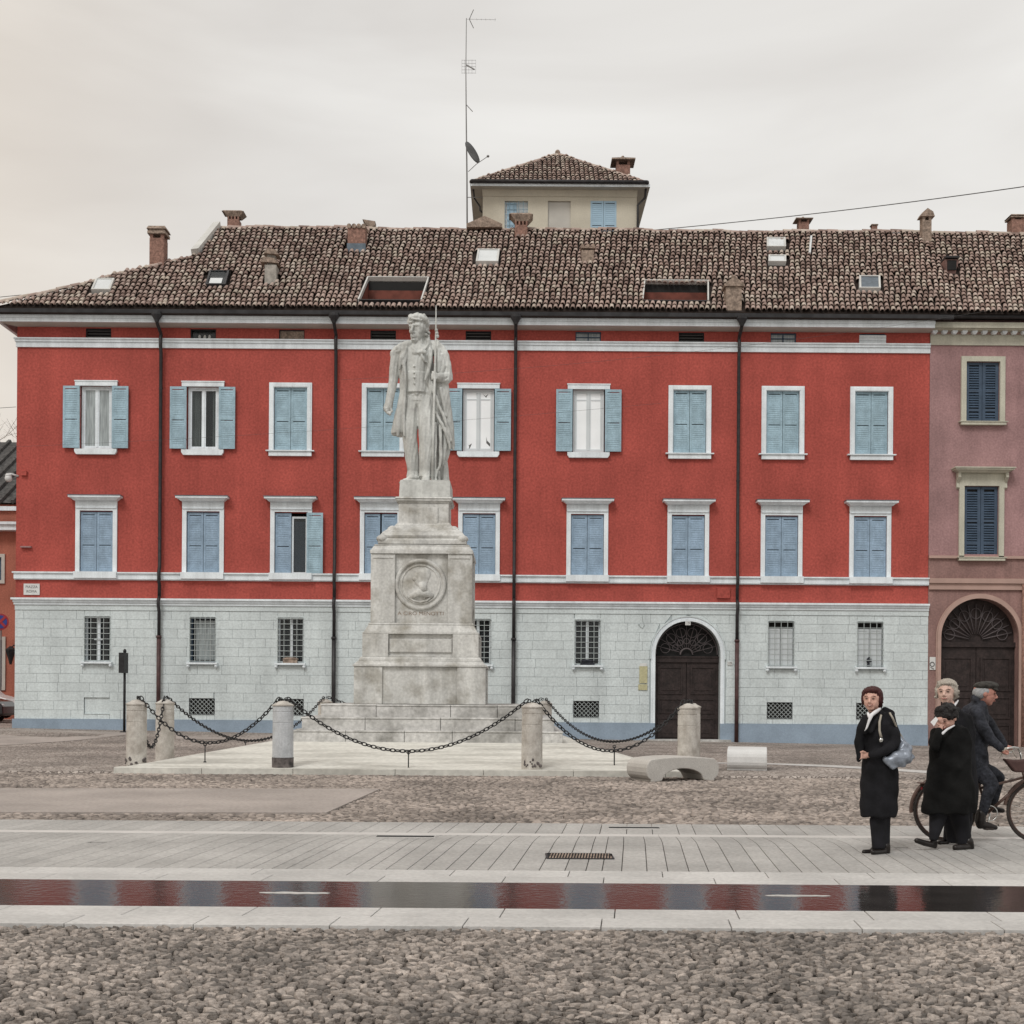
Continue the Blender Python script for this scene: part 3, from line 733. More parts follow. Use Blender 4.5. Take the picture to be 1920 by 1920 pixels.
t0 = P(789, 1150.5, MY-hu+.088); text('inscription', 'A CIRO MENOTTI', (t0.x, t0.y-.002, t0.z), .13, 'brick_grey', mon, sx=1.15)

# ------------------------------------------------------------------ bollards
def bollard_mesh(foot=True):
    return [(.215, 0), (.212, .98), (.206, .985), (.206, .995), (.212, 1.0), (.210, 1.22), (.204, 1.225), (.204, 1.235), (.212, 1.24), (.212, 1.35), (.225, 1.355), (.228, 1.38), (.13, 1.43), (.10, 1.455), (0.02, 1.47)]
def make_bollard(label):
    t = thing('bollard', label, 'bollard', (0, 0, 0), 'stone bollards round the monument')
    pr = bollard_mesh(); mb = MB(); mb.lathe(0, 0, pr[:11], 20); s = mb.build('shaft', 'bollard_stone', t, smooth=False)
    mb = MB(); mb.lathe(0, 0, pr[10:], 20); mb.build('cap', 'bollard_stone', t)
    return t
def hook(parent, dx, dy, n=1):
    mb = MB(); d = Vector((dx, dy, 0)).normalized(); pts = []
    for k in range(15):
        a = -2.2+k*.42; r = .045*(1-k*.035)
        pts.append(Vector((0, 0, 1.505))+d*(.055+r*math.cos(a))+Vector((0, 0, r*math.sin(a))))
    pts = [Vector((0, 0, 1.44))]+pts; mb.tube(pts, .012, 5); mb.build('hook', 'iron', parent, smooth=True)
bspec = {'F1': (530.5, 26.1, 'bollard with a black painted foot, left of the two at the front'), 'F2': (997.5, 26.1, 'bollard with a stained foot, right of the two at the front'),
         'LF': (256, 27.3, 'leftmost stone bollard, brown with a broken dark foot'), 'LB': (309, 30.0, 'brown stone bollard just behind the leftmost one'),
         'BL': (609, 38.6, 'bollard behind the left end of the monument steps'), 'BR': (1021, 38.6, 'bollard hidden behind the right front one, behind the steps'),
         'RF': (1289, 27.3, 'stone bollard in front of the arched door, near bench'), 'RB': (1296, 30.0, 'stone bollard hidden right behind the one before the arched door')}
BPOS = {}
for k, (px, D, lab) in bspec.items():
    yh = CY+(px-960)*TH
    z0 = .0 if k[0] in 'LR' else (.10 if k[0] == 'F' else .09)
    p = P(px, 1400, D); x = p.x
    BPOS[k] = Vector((x, D, z0))
def rescale(t, s): t.scale = (1, 1, s)
links = {'F1': ['LF', 'F2'], 'F2': ['F1', 'RF'], 'LF': ['F1', 'LB'], 'LB': ['LF', 'BL'], 'BL': ['LB', 'BR'], 'BR': ['BL', 'RB'], 'RF': ['F2', 'RB'], 'RB': ['RF', 'BR']}
for k, (px, D, lab) in bspec.items():
    t = make_bollard(lab)
    if k == 'F1':
        mb = MB(); mb.lathe(0, 0, [(.22, 0), (.222, .235)], 20); mb.build('painted_foot', 'bollard_tar', t)
        for c in t.children: 
            if c.name.startswith('shaft'): c.data.materials[0] = M['bollard_pale']; c['label'] = 'pale grey shaft'
    if k == 'LF':
        mb = MB(); rr = random.Random(2)
        for q in range(16):
            a = rr.uniform(-2.9, -.3); mb.ell((.205*math.cos(a), .205*math.sin(a), rr.uniform(.02, .22)), .035, .035, rr.uniform(.02, .045), 8, 6)
        mb.build('stain', 'bollard_tar', t, smooth=True)
    if k == 'F2':
        mb = MB(); rr = random.Random(9)
        for q in range(22):
            a = rr.uniform(-2.6, -.4); mb.ell((.208*math.cos(a), .208*math.sin(a), rr.uniform(.08, .24)), .022, .022, rr.uniform(.015, .05), 8, 6)
        mb.build('stain', 'bollard_tar', t, smooth=True)
    for nb in links[k]:
        d = BPOS[nb]-BPOS[k]; hook(t, d.x, d.y)
    t.location = BPOS[k]
    zt = 1.37 if k[0] == 'F' else 1.47
    zt = 1.47-BPOS[k].z; t.scale = (1.0, 1.0, zt/1.47)
# chains
lm = MB(); n = 14
pts = []
for k in range(n):
    a = 2*math.pi*k/n; pts.append((.062*math.cos(a), 0, .034*math.sin(a)))
ts = 5; vsx = []
for k in range(n):
    p = Vector(pts[k]); t_ = (Vector(pts[(k+1) % n])-Vector(pts[k-1])).normalized(); nn = t_.cross(Vector((0, 1, 0)))
    for j in range(ts):
        b = 2*math.pi*j/ts; vsx.append(p+(nn*math.cos(b)+Vector((0, 1, 0))*math.sin(b))*.0125)
lm.add(vsx, [(k*ts+j, ((k+1) % n)*ts+j, ((k+1) % n)*ts+(j+1) % ts, k*ts+(j+1) % ts) for k in range(n) for j in range(ts)])
link_mesh = lm.mesh('link', 'iron', smooth=True)
def chain(a, b, zlow, label, rod=None):
    A = BPOS[a].copy(); B = BPOS[b].copy(); d = (B-A); d.z = 0; d.normalize()
    A = A+d*.09; B = B-d*.09; A.z = B.z = 1.53
    t = setp(thing('chain', label, 'chain', tuple(A.lerp(B, .5)-Vector((0, 0, 1.53-zlow))), 'iron chains hung between the bollards'))
    fine = [A.lerp(B, u/400)+Vector((0, 0, (zlow-1.53)*(1-(2*u/400-1)**2))) for u in range(401)]
    L = [0]
    for i in range(400): L.append(L[-1]+(fine[i+1]-fine[i]).length)
    n = int(L[-1]/.098); j = 0
    for k in range(n):
        s = (k+.5)*L[-1]/n
        while L[j+1] < s: j += 1
        p = fine[j].lerp(fine[j+1], (s-L[j])/(L[j+1]-L[j])); tx = (fine[j+1]-fine[j]).normalized()
        up = Vector((0, 0, 1)); side = up.cross(tx).normalized(); up = tx.cross(side)
        q = R(45) if k % 2 else R(-45); 
        m = Matrix((tx, side, up)).transposed().to_4x4() @ Matrix.Rotation(q+R(10), 4, 'X')
        inst(link_mesh, 'link', t, Matrix.Translation(p) @ m)
    return t
chain('F1', 'F2', .46, 'chain with open links across the front of the monument')
chain('LF', 'F1', .58, 'thick dark chain from the leftmost bollard to the black-footed bollard')
chain('LB', 'BL', .36, 'chain running from the second left bollard back behind the steps')
chain('LB', 'LF', .40, 'short chain between the two brown bollards at the left')
chain('F2', 'RF', .47, 'lower of the two chains hanging between front bollard and door')
chain('BR', 'RB', .40, 'upper chain sagging to the bollard before the arched door')
chain('BL', 'BR', .9, 'chain hidden behind the monument steps')
chain('RF', 'RB', .5, 'short chain hidden between the two bollards before the door')
def rod(px, py0, py1, D, z0, label):
    a = P(px, py0, D); t = MB(); t.tube([(a.x, D, z0), (a.x, D, a.z)], .013, 6); t.ring((a.x, D, a.z), .03, .01, 'Y', 10, 5)
    t.lathe(a.x, D, [(.035, z0), (.03, z0+.02)], 8)
    o = t.build('chain_stay', 'iron', smooth=True); origin_to(o, (a.x, D, z0)); tag(o, label, 'chain stay', 'thin iron rods holding the chains down')
rod(766, 1411, 1446, 26.15, .10, 'thin iron rod under the middle of the front chain')
rod(384.5, 1396, 1444, 26.75, .17, 'thin iron rod under the chain right of the leftmost bollards')
rod(1152, 1400, 1446, 26.75, .12, 'thin iron rod under the two chains left of the curved bench')
rod(460, 1391, 1399, 34.3, .15, 'short iron rod under the farther left chain')

# ------------------------------------------------------------------ stone benches
def arch_bench(name, label, L, Ht, thick, depth, rot, loc, m, endr):
    """profile in XZ: slab with rounded drooping ends over a shallow arch, extruded along Y"""
    pts = []; a = L/2
    n = 16
    for k in range(n+1):                 # top, gently domed, ends rounded
        t = -1+2*k/n; pts.append((t*(a-.16), Ht-.035*t*t))
    for k in range(1, 9):
        th = R(90-k*20); pts.append((a-.16+.16*math.cos(th), Ht-.035-.20+.20*math.sin(th) if th > 0 else .215+.19*math.sin(th)*1.0))
    pts.append((a-.10, 0.0)); pts.append((a-.22, .0))
    for k in range(n+1):
        t = 1-2*k/n; pts.append((t*(a-.34), (Ht-thick-.02)*math.sqrt(max(0, 1-t*t))*.92+.015))
    left = [(-x, z) for x, z in reversed(pts[n+1:n+11])]
    pts += [(-(a-.22), 0.0), (-(a-.10), 0.0)]
    for k in range(8, 0, -1):
        th = R(90-k*20); pts.append((-(a-.16+.16*math.cos(th)), Ht-.035-.20+.20*math.sin(th) if th > 0 else .215+.19*math.sin(th)))
    mb = MB(); mb.prism(pts, lambda x, z: (x, -depth/2, z), lambda x, z: (x, depth/2, z))
    me = mb.mesh(name, m); o = bpy.data.objects.new(name, me); COL.objects.link(o)
    b = o.modifiers.new('bevel', 'BEVEL'); b.width = .03; b.segments = 3; b.limit_method = 'ANGLE'; b.angle_limit = R(50)
    for p in me.polygons: p.use_smooth = False
    o.location = loc; o.rotation_euler = (0, 0, rot); return tag(o, label, 'bench', 'pale stone benches right of the monument')
arch_bench('bench', 'low curved stone bench arching over the cobbles, speckled grey', 1.62, .47, .20, .78, R(24), (3.13, 24.85, -.012), 'bench_stone', .2)
c = G(1408, 1444); arch_bench('bench', 'smaller white rounded stone bench seen from its end', 1.5, .50, .24, .86, R(79), (c.x, c.y+.45, 0), 'bench_white', .2)
# ------------------------------------------------------------------ red building
def XF(px, py, D=DF): return (px-CX-(CY-py)*TH)*D/F
def ZF(py, D=DF): return H+(CY-py)*D/F
X0, X1 = XF(30, 1000), XF(1741, 1000)
red = setp(thing('red_building', 'long three storey red palazzo with a grey stone ground floor and pale blue shutters', 'building', (0, DF, 0)))
zg0 = ZF(1131.5)       # top of the ashlar zone
zstr1, zstr0 = ZF(1078.5), ZF(1091.5)
zb1, zb0 = ZF(640.5), ZF(657.5)
zc1, zc0, zsf = ZF(595.5, 45.42), ZF(608.5, 45.42), ZF(619)
zpl = ZF(1354)
r1 = [181, 381, 545, 718.5, 897, 1103.5, 1293, 1467.5, 1633.5]     # upper window row
r2 = [181, 381, 546, 714, 898, 1101, 1290, 1465, 1631]
ra = [184.5, 381, 547, 718.5, 897, 1103, 1296.5, 1469, 1636]
rg = [183, 380.5, 545, None, 896, 1101.5, None, 1464, 1631]
rc = [182, 379, 545.5, None, None, 1099, None, 1461.5, 1629]
PXM = DF/F
def rect(xc, hw, z0, z1): return [(xc-hw, z0), (xc+hw, z0), (xc+hw, z1), (xc-hw, z1)]
openA = ('open', 'open', 'closed', 'closed', 'open', 'open', 'closed', 'closed', 'closed')
holes = []
W1 = []; W2 = []; WA = []; WG = []; WC = []
for i, px in enumerate(r1):
    x = XF(px, 790); W1.append(x); holes.append(rect(x, 31*PXM, ZF(848), ZF(729)))
for i, px in enumerate(r2):
    x = XF(px, 1020); W2.append(x); holes.append(rect(x, 31*PXM, ZF(1079.5), ZF(964)))
for px in ra:
    x = XF(px, 630); WA.append(x); holes.append(rect(x, 24*PXM, ZF(640), ZF(621)))
mb = MB(); wall_mesh(mb, [(X0, zg0-.1), (X1, zg0-.1), (X1, zc1), (X0, zc1)], holes, lambda x, z: (x, DF, z), lambda x, z: (x, DF+.26, z))
mb.add([(X0, DF, -1), (X0, DF+13, -1), (X0, DF+13, zc1), (X0, DF, zc1)], [(0, 1, 2, 3)])
mb.build('wall', 'red_plaster', red, fix=False)
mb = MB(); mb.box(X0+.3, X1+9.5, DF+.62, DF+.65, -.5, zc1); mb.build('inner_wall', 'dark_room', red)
# ground floor: backing wall with openings + facing blocks
xd, hd_ = XF(1289, 1280), 61*PXM; zsp = ZF(1162.5)-hd_
arch = [(xd-hd_, -.6)]+[(xd-hd_*math.cos(math.pi*k/24), zsp+hd_*math.sin(math.pi*k/24)) for k in range(25)]+[(xd+hd_, -.6)]
gh = []; brects = []
for px in rg:
    if px is None: WG.append(None); continue
    x = XF(px, 1205); WG.append(x); gh.append(rect(x, 24*PXM, ZF(1246), ZF(1161))); brects.append((x-24*PXM, x+24*PXM, ZF(1246), ZF(1161)))
for px in rc:
    if px is None: WC.append(None); continue
    x = XF(px, 1330); WC.append(x); gh.append(rect(x, 24*PXM, ZF(1344), ZF(1313.5))); brects.append((x-24*PXM, x+24*PXM, ZF(1344), ZF(1313.5)))
mb = MB(); GF = DF-.02
wall_mesh(mb, [(X0, -1.0)]+[(xd-hd_, -1.0)]+arch[1:-1]+[(xd+hd_, -1.0), (X1, -1.0), (X1, zg0), (X0, zg0)], gh, lambda x, z: (x, GF, z), lambda x, z: (x, DF+.25, z))
n = len(arch); mb.add([(p[0], GF, p[1]) for p in arch]+[(p[0], DF+.5, p[1]) for p in arch], [(i, i+1, n+i+1, n+i) for i in range(n-1)])
mb.build('ground_floor_wall', 'grey_joint', red, fix=False)
# blocks
zt_bl = ZF(1150); ncourse = 12; ch = (zt_bl-zpl)/ncourse
blocks = []
ro = hd_+.20
def ringw(z):
    if z <= zsp: return ro
    d = ro*ro-(z-zsp)**2
    return math.sqrt(d) if d > 0 else 0
rr = random.Random(21)
for c in range(ncourse):
    z0 = zpl+c*ch; z1 = z0+ch; x = X0-rr.uniform(0, .5)*0-(.45 if c % 2 else 0)
    segs = []
    while x < X1:
        x2 = x+rr.uniform(.75, 1.15); segs.append((max(x, X0), min(x2, X1))); x = x2
    out = []; Z0, Z1 = z0, z1
    for s in segs:
        cur = [(s[0], s[1], Z0, Z1)]
        for (a, b, q0, q1) in brects:
            if q0 < Z1-.02 and q1 > Z0+.02:
                nxt = []
                for (u, v, e0, e1) in cur:
                    if v <= a or u >= b: nxt.append((u, v, e0, e1)); continue
                    if u < a: nxt.append((u, a, e0, e1))
                    if v > b: nxt.append((b, v, e0, e1))
                    if q1 < e1-.03: nxt.append((max(u, a), min(v, b), q1, e1))
                    if q0 > e0+.03: nxt.append((max(u, a), min(v, b), e0, q0))
                cur = nxt
        out += cur
    for (u, v, z0, z1) in out:
        if v-u < .06: continue
        wb, wt = ringw(z0), ringw(z1)
        for (a0, b0, a1, b1) in [(u, v, u, v)]:
            if b0 > xd-ro and a0 < xd+ro:
                parts = []
                if wb == 0: parts = [(u, v, u, v)]
                else:
                    if u < xd-wb or u < xd-wt: parts.append((u, min(v, xd-wb), u, min(v, xd-wt)))
                    if v > xd+wb or v > xd+wt: parts.append((max(u, xd+wb), v, max(u, xd+wt), v))
                    if wt == 0 and wb > 0 and u > xd-wb and v < xd+wb: parts.append((u, v, u, v)) if z0 > zsp+ro*.93 else None
                for q in parts:
                    if q[3]-q[2] > .05 or q[1]-q[0] > .05: blocks.append((q, z0, z1))
            else: blocks.append(((u, v, u, v), z0, z1))
def block_mesh(q, z0, z1, y0, pr, g=.0035):
    a0, b0, a1, b1 = q
    if b0 <= a0: b0 = a0+.01
    if b1 <= a1: b1 = a1+.01
    mb = MB(); e = .005
    out = [(a0+g, z0+g), (b0-g, z0+g), (b1-g, z1-g), (a1+g, z1-g)]
    inn = [(a0+g+e, z0+g+e), (b0-g-e, z0+g+e), (b1-g-e, z1-g-e), (a1+g+e, z1-g-e)]
    vs = [(x, y0, z) for x, z in out]+[(x, y0-pr+e, z) for x, z in out]+[(x, y0-pr, z) for x, z in inn]
    mb.add(vs, [(0, 1, 5, 4), (1, 2, 6, 5), (2, 3, 7, 6), (3, 0, 4, 7), (4, 5, 9, 8), (5, 6, 10, 9), (6, 7, 11, 10), (7, 4, 8, 11), (8, 9, 10, 11)])
    return mb
rest = MB(); cnt = 0
blocks.sort(key=lambda b: -((b[0][1]-b[0][0])*(b[2]-b[1])))
for q, z0, z1 in blocks:
    pr = .024+rr.uniform(-.002, .002)
    b = block_mesh(q, z0, z1, GF, pr)
    if cnt < 298:
        o = bpy.data.objects.new('facing_block', b.mesh('facing_block', 'grey_stucco', fix=False)); COL.objects.link(o)
        origin_to(o, ((q[0]+q[1])/2, GF, z0)); o.parent = red; o.matrix_parent_inverse = PINV[red.name]; cnt += 1
    else: rest.add(b.v, b.f)
tag(rest.build('facing_block_remainder', 'grey_stucco', red, fix=False), kind='stuff')
# band below the ledge, plinth, ledge, string course, upper band, cornice
PR = .03
mb = MB(); mb.box(X0-.0, X1, GF-.05, GF+.01, ZF(1150)+.004, zg0-.02); mb.build('frieze_band', 'grey_stucco', red)
mb = MB(); mb.box(X0-.10, X1, GF-.20, GF, ZF(1131), ZF(1127.5)); mb.box(X0-.05, X1, GF-.13, GF-.0, ZF(1135.5), ZF(1131)); mb.box(X0-.03, X1, GF-.09, GF, ZF(1140), ZF(1135.6)); mb.build('ledge', 'white_trim', red)
for (a, b) in ((X0-.06, xd-hd_-.0), (xd+hd_, X1)):
    mb = MB(); mb.box(a, b, GF-.075, GF-.001, -1.0, zpl); mb.build('plinth', 'plinth_grey', red)
mb = MB(); mb.box(X0-.04, X1, DF-.10, DF+.01, zstr0, zstr1-.05); mb.box(X0-.08, X1, DF-.16, DF+.01, zstr1-.048, zstr1); mb.box(X0-.03, X1, DF-.06, DF+.01, zstr0-.03, zstr0-.002); mb.build('string_course', 'white_trim', red)
mb = MB(); mb.box(X0-.03, X1, DF-.06, DF+.01, zb0, zb1-.14); mb.box(X0-.06, X1, DF-.10, DF+.01, zb1-.138, zb1-.05); mb.box(X0-.09, X1, DF-.14, DF+.01, zb1-.048, zb1); mb.build('upper_band', 'white_trim', red)
# cornice: sloping soffit cove then fascia
XC0 = X0-.52
mb = MB(); mb.prism([(DF, zsf), (DF, zc1-.02), (DF-.52, zc1-.02), (DF-.52, zc0+.002), (DF-.48, zc0), (DF-.22, zc0-.03), (DF-.07, zsf)], lambda y, z: (X0-(DF-y), y, z), lambda y, z: (X1, y, z))
mb.build('soffit', 'soffit', red)
mb = MB(); mb.box(XC0-.03, X1, DF-.56, DF-.40, zc0-.0, zc1-.12); mb.box(XC0-.06, X1, DF-.60, DF-.40, zc1-.118, zc1-.01); mb.box(XC0-.03, XC0+.1, DF-.40, DF+12, zc0, zc1-.01); mb.build('cornice', 'white_trim', red)
zgt = ZF(584, 45.3)
YE, ZE = 45.22, zgt+.03
mb = MB()
gpr = [(0, 0), (-.03, -.08), (-.11, -.13), (-.17, -.10), (-.19, 0), (-.175, .0), (-.155, -.085), (-.11, -.11), (-.045, -.07), (-.02, 0)]
mb.prism([(DF-.60+a, zgt-.03+b*1.3) for a, b in gpr], lambda y, z: (XC0-.16, y, z), lambda y, z: (X1+.6, y, z))
mb.box(XC0-.12, X1, DF-.63, DF-.50, zc1-.008, zgt-.02)
mb.build('gutter', 'gutter', red)
mb = MB(); mb.box(XC0-.08, X1, YE+.02, YE+.1, ZE-.22, ZE-.02); mb.box(XC0-.08, X1, YE+.1, DF-.02, ZE-.22, ZE-.06); mb.build('eave_board', 'roof_deck', red)
mb = MB(); mb.prism([(XC0+.0+a, zgt-.03+b*1.3) for a, b in gpr], lambda x, z: (x, DF-.75, z), lambda x, z: (x, DF+12, z)); mb.build('gutter', 'gutter', red)
# downpipes
for i, (pxt, pxb, m) in enumerate(((298, 306, 'pipe_dark'), (629, 629, 'pipe_dark'), (966, 963.5, 'pipe_dark'), (1384, 1380, 'pipe_dark'))):
    x = (XF(pxt, 620)+XF(pxb, 1300))/2
    mb = MB()
    yt = DF-.72
    mb.tube([(x, yt, zgt-.10), (x, yt, zgt-.32), (x, yt+.06, zgt-.50), (x, DF-.20, zsf-.25), (x, DF-.16, zb1+.1), (x, DF-.22, zb1-.02), (x, DF-.22, zb0), (x, DF-.15, zb0-.2), (x, DF-.14, zstr1+.2), (x, DF-.23, zstr1+.02), (x, DF-.23, zstr0-.05), (x, DF-.14, zstr0-.2), (x, DF-.16, zg0+.15)], .062, 8)
    mb.tube([(x, DF-.16, zg0+.16), (x, DF-.28, zg0-.0), (x, DF-.28, zg0-.15), (x, DF-.17, zg0-.4), (x, DF-.17, ZF(1204))], .062, 8)
    p = mb.build('downpipe', 'pipe_dark', red, smooth=True)
    mb = MB(); mb.tube([(x, DF-.18, ZF(1204)+.06), (x, DF-.18, gz(x, DF)-.1)], .075, 10); mb.tube([(x, DF-.18, ZF(1204)+.05), (x, DF-.18, ZF(1204)+.14)], .095, 10)
    mb.build('cast_pipe', 'pipe_red' if i in (0, 3) else 'pipe_dark', p, smooth=True)
    mb = MB(); mb.lathe(x, yt-.0, [(.07, zgt-.46), (.09, zgt-.40), (.19, zgt-.22), (.20, zgt-.12), (.17, zgt-.11)], 10); mb.build('hopper', 'gutter', p)
    for z in (zstr1+1.2, zstr1+3.4, zb0-1.5): mb = MB(); mb.tube([(x, DF-.14, z), (x, DF-.14, z+.04)], .075, 8); mb.build('clamp', 'gutter', p)

# windows ---------------------------------------------------------------
def shutter_leaf(x0, x1, z0, z1, y, th=.045, slats=0, mid=.49, tilt=.0):
    """framed louvred leaf: stiles, rails, slats"""
    mb = MB(); s = .075; yc = y
    mb.box(x0, x0+s, yc-th/2, yc+th/2, z0, z1); mb.box(x1-s, x1, yc-th/2, yc+th/2, z0, z1)
    zm = z0+(z1-z0)*mid
    for a, b in ((z0, z0+.10), (zm-.05, zm+.05), (z1-.09, z1)): mb.box(x0+s, x1-s, yc-th/2, yc+th/2, a, b)
    for a, b in ((z0+.10, zm-.078), (zm+.05, z1-.118)):
        n = max(3, int((b-a)/.075))
        for k in range(n):
            zc = a+(b-a)*(k+.5)/n; d = (b-a)/n
            mb.add([(x0+s, yc-.017, zc-d*.47), (x1-s, yc-.017, zc-d*.47), (x1-s, yc-.008, zc+d*.50), (x0+s, yc-.008, zc+d*.50),
                    (x0+s, yc-.010, zc-d*.52), (x1-s, yc-.010, zc-d*.52), (x1-s, yc+.0, zc+d*.44), (x0+s, yc+.0, zc+d*.44)],
                   [(0, 1, 2, 3), (4, 7, 6, 5), (0, 4, 5, 1), (3, 2, 6, 7)])
        mb.box(x0+s+.002, x1-s-.002, yc+.021, yc+.023, a, b)
    # two thin dark recess lines at the rails' lower edges
    return mb
def frame_ring(mb, x0, x1, z0, z1, w, ya, yb, bottom=True):
    mb.box(x0, x0+w, ya, yb, z0, z1); mb.box(x1-w, x1, ya, yb, z0, z1); mb.box(x0+w, x1-w, ya, yb, z1-w, z1)
    if bottom: mb.box(x0+w, x1-w, ya, yb, z0, z0+w)
def casement(parent, x, z0, z1, hw, y, pane, interior=None, fm='white_trim', bars=()):
    mb = MB(); frame_ring(mb, x-hw, x+hw, z0, z1, .07, y-.03, y+.05)
    for s in (-1, 1):
        a, b = (x-hw+.075, x-.02) if s < 0 else (x+.02, x+hw-.075)
        frame_ring(mb, a, b, z0+.075, z1-.075, .055, y-.02, y+.03)
        for t in bars: zz_ = z0+(z1-z0)*t; mb.box(a+.05, b-.05, y-.015, y+.025, zz_-.02, zz_+.02)
    mb.box(x-.03, x+.03, y-.04, y+.03, z0+.08, z1-.08)
    mb.build('casement', fm, parent)
    for a, b in ((x-hw+.11, x-.06), (x+.06, x+hw-.11)):
        mb = MB(); mb.box(a, b, y+.0, y+.008, z0+.11, z1-.11); mb.build('pane', pane if isinstance(pane, str) else 'glass', parent)
    if interior:
        for (u0, u1, m) in interior:
            mb = MB(); xa, xb = x-hw+2*hw*u0, x-hw+2*hw*u1; n = 9
            tp = [(xa+(xb-xa)*k/n, y+.14+.03*math.sin(k*2.4)) for k in range(n+1)]
            mb.add([(a, b, z0+.08) for a, b in tp]+[(a, b, z1-.05) for a, b in tp], [(k, k+1, n+2+k, n+1+k) for k in range(n)]); mb.build('curtain', m, parent)
z0s, z1s = ZF(847.5), ZF(729.5)
def upper_window(i, x):
    w = setp(thing('window', None, None, (x, DF, z0s), parent=red)); st = openA[i]; fw = 40*PXM; hw = 31*PXM
    if st == 'closed':
        mb = MB(); frame_ring(mb, x-fw, x+fw, ZF(853), ZF(721), 9*PXM, DF-.07, DF+.02, bottom=False)
        frame_ring(mb, x-fw+.05, x+fw-.05, ZF(853), ZF(721)-.05, 8*PXM-.05, DF-.09, DF-.071, bottom=False); mb.build('surround', 'white_trim', w)
        mb = MB(); mb.box(x-fw-.10, x+fw+.10, DF-.16, DF-.0, ZF(850), ZF(848.0)); mb.box(x-fw-.0, x+fw+.0, DF-.11, DF-.0, ZF(858.5), ZF(850.2)); mb.build('sill', 'white_trim', w)
        for a, b in ((x-hw+.01, x-.008), (x+.008, x+hw-.01)): shutter_leaf(a, b, z0s+.01, z1s-.01, DF+.045).build('shutter', 'shutter_blue', w)
    else:
        mb = MB(); mb.box(x-39.5*PXM, x+39.5*PXM, DF-.09, DF+.0, ZF(729.5), ZF(720)); mb.box(x-39.5*PXM-.02, x+39.5*PXM+.02, DF-.11, DF, ZF(721.5), ZF(719.5)); mb.build('lintel', 'white_trim', w)
        mb = MB(); mb.prism([(x-39.5*PXM, ZF(848)), (x+39.5*PXM, ZF(848)), (x+39.5*PXM, ZF(853)), (x+36*PXM, ZF(858)), (x-36*PXM, ZF(858)), (x-39.5*PXM, ZF(853))], lambda a, b: (a, DF-.12, b), lambda a, b: (a, DF, b)); mb.build('sill', 'white_trim', w)
        for s in (-1, 1): a, b = sorted((x+s*hw, x+s*39.5*PXM)); mb = MB(); mb.box(a, b, DF-.05, DF-.001, z0s, z1s); mb.build('jamb', 'white_trim', w)
        offs = {0: (.0, .0), 1: (.0, 0), 4: (0, 0), 5: (0, 0)}[i]
        for s in (-1, 1):
            a, b = sorted((x+s*30.5*PXM, x+s*61.0*PXM)); shutter_leaf(a, b, z0s+.02, z1s-.02, DF-.105).build('shutter', 'shutter_blue', w)
            for zq in (z0s+.35, z1s-.35): mb = MB(); mb.box(min(a, b), max(a, b), DF-.08, DF-.001, zq-.012, zq+.012); mb.build('hinge', 'iron', w)
        pane, inter, bars = {0: ('glass_net', [(0.02, .98, 'curtain')], ()), 1: ('glass', [(.03, .36, 'curtain'), (.76, .97, 'curtain')], ()), 4: ('sky_white_pane', None, (.84,)), 5: ('sky_white_pane', None, (.84,))}[i]
        casement(w, x, z0s, z1s, 29*PXM, DF+.10, pane, inter, 'white_trim' if i < 2 else 'white_shutter', bars)
        if i == 4:
            for (u, v, pts) in ((-16, 836, [(-5, -6), (-2, -1), (4, -5), (1, 2), (-3, 9), (-1, 1)]), (19, 828, [(-4, -10), (-3, -3), (3, 3), (8, 9), (2, 8), (-4, 2)]), (13, 742, [(-5, -4), (0, 0), (5, -4), (1, 3)])):
                mb = MB(); mb.prism([(x+(u+a)*PXM, ZF(v+b)) for a, b in pts], lambda a, b: (a, DF+.094, b), lambda a, b: (a, DF+.098, b)); mb.build('window_sticker', 'ink', w)
    return w
for i, x in enumerate(W1): upper_window(i, x)
z0m, z1m = ZF(1079), ZF(964.5)
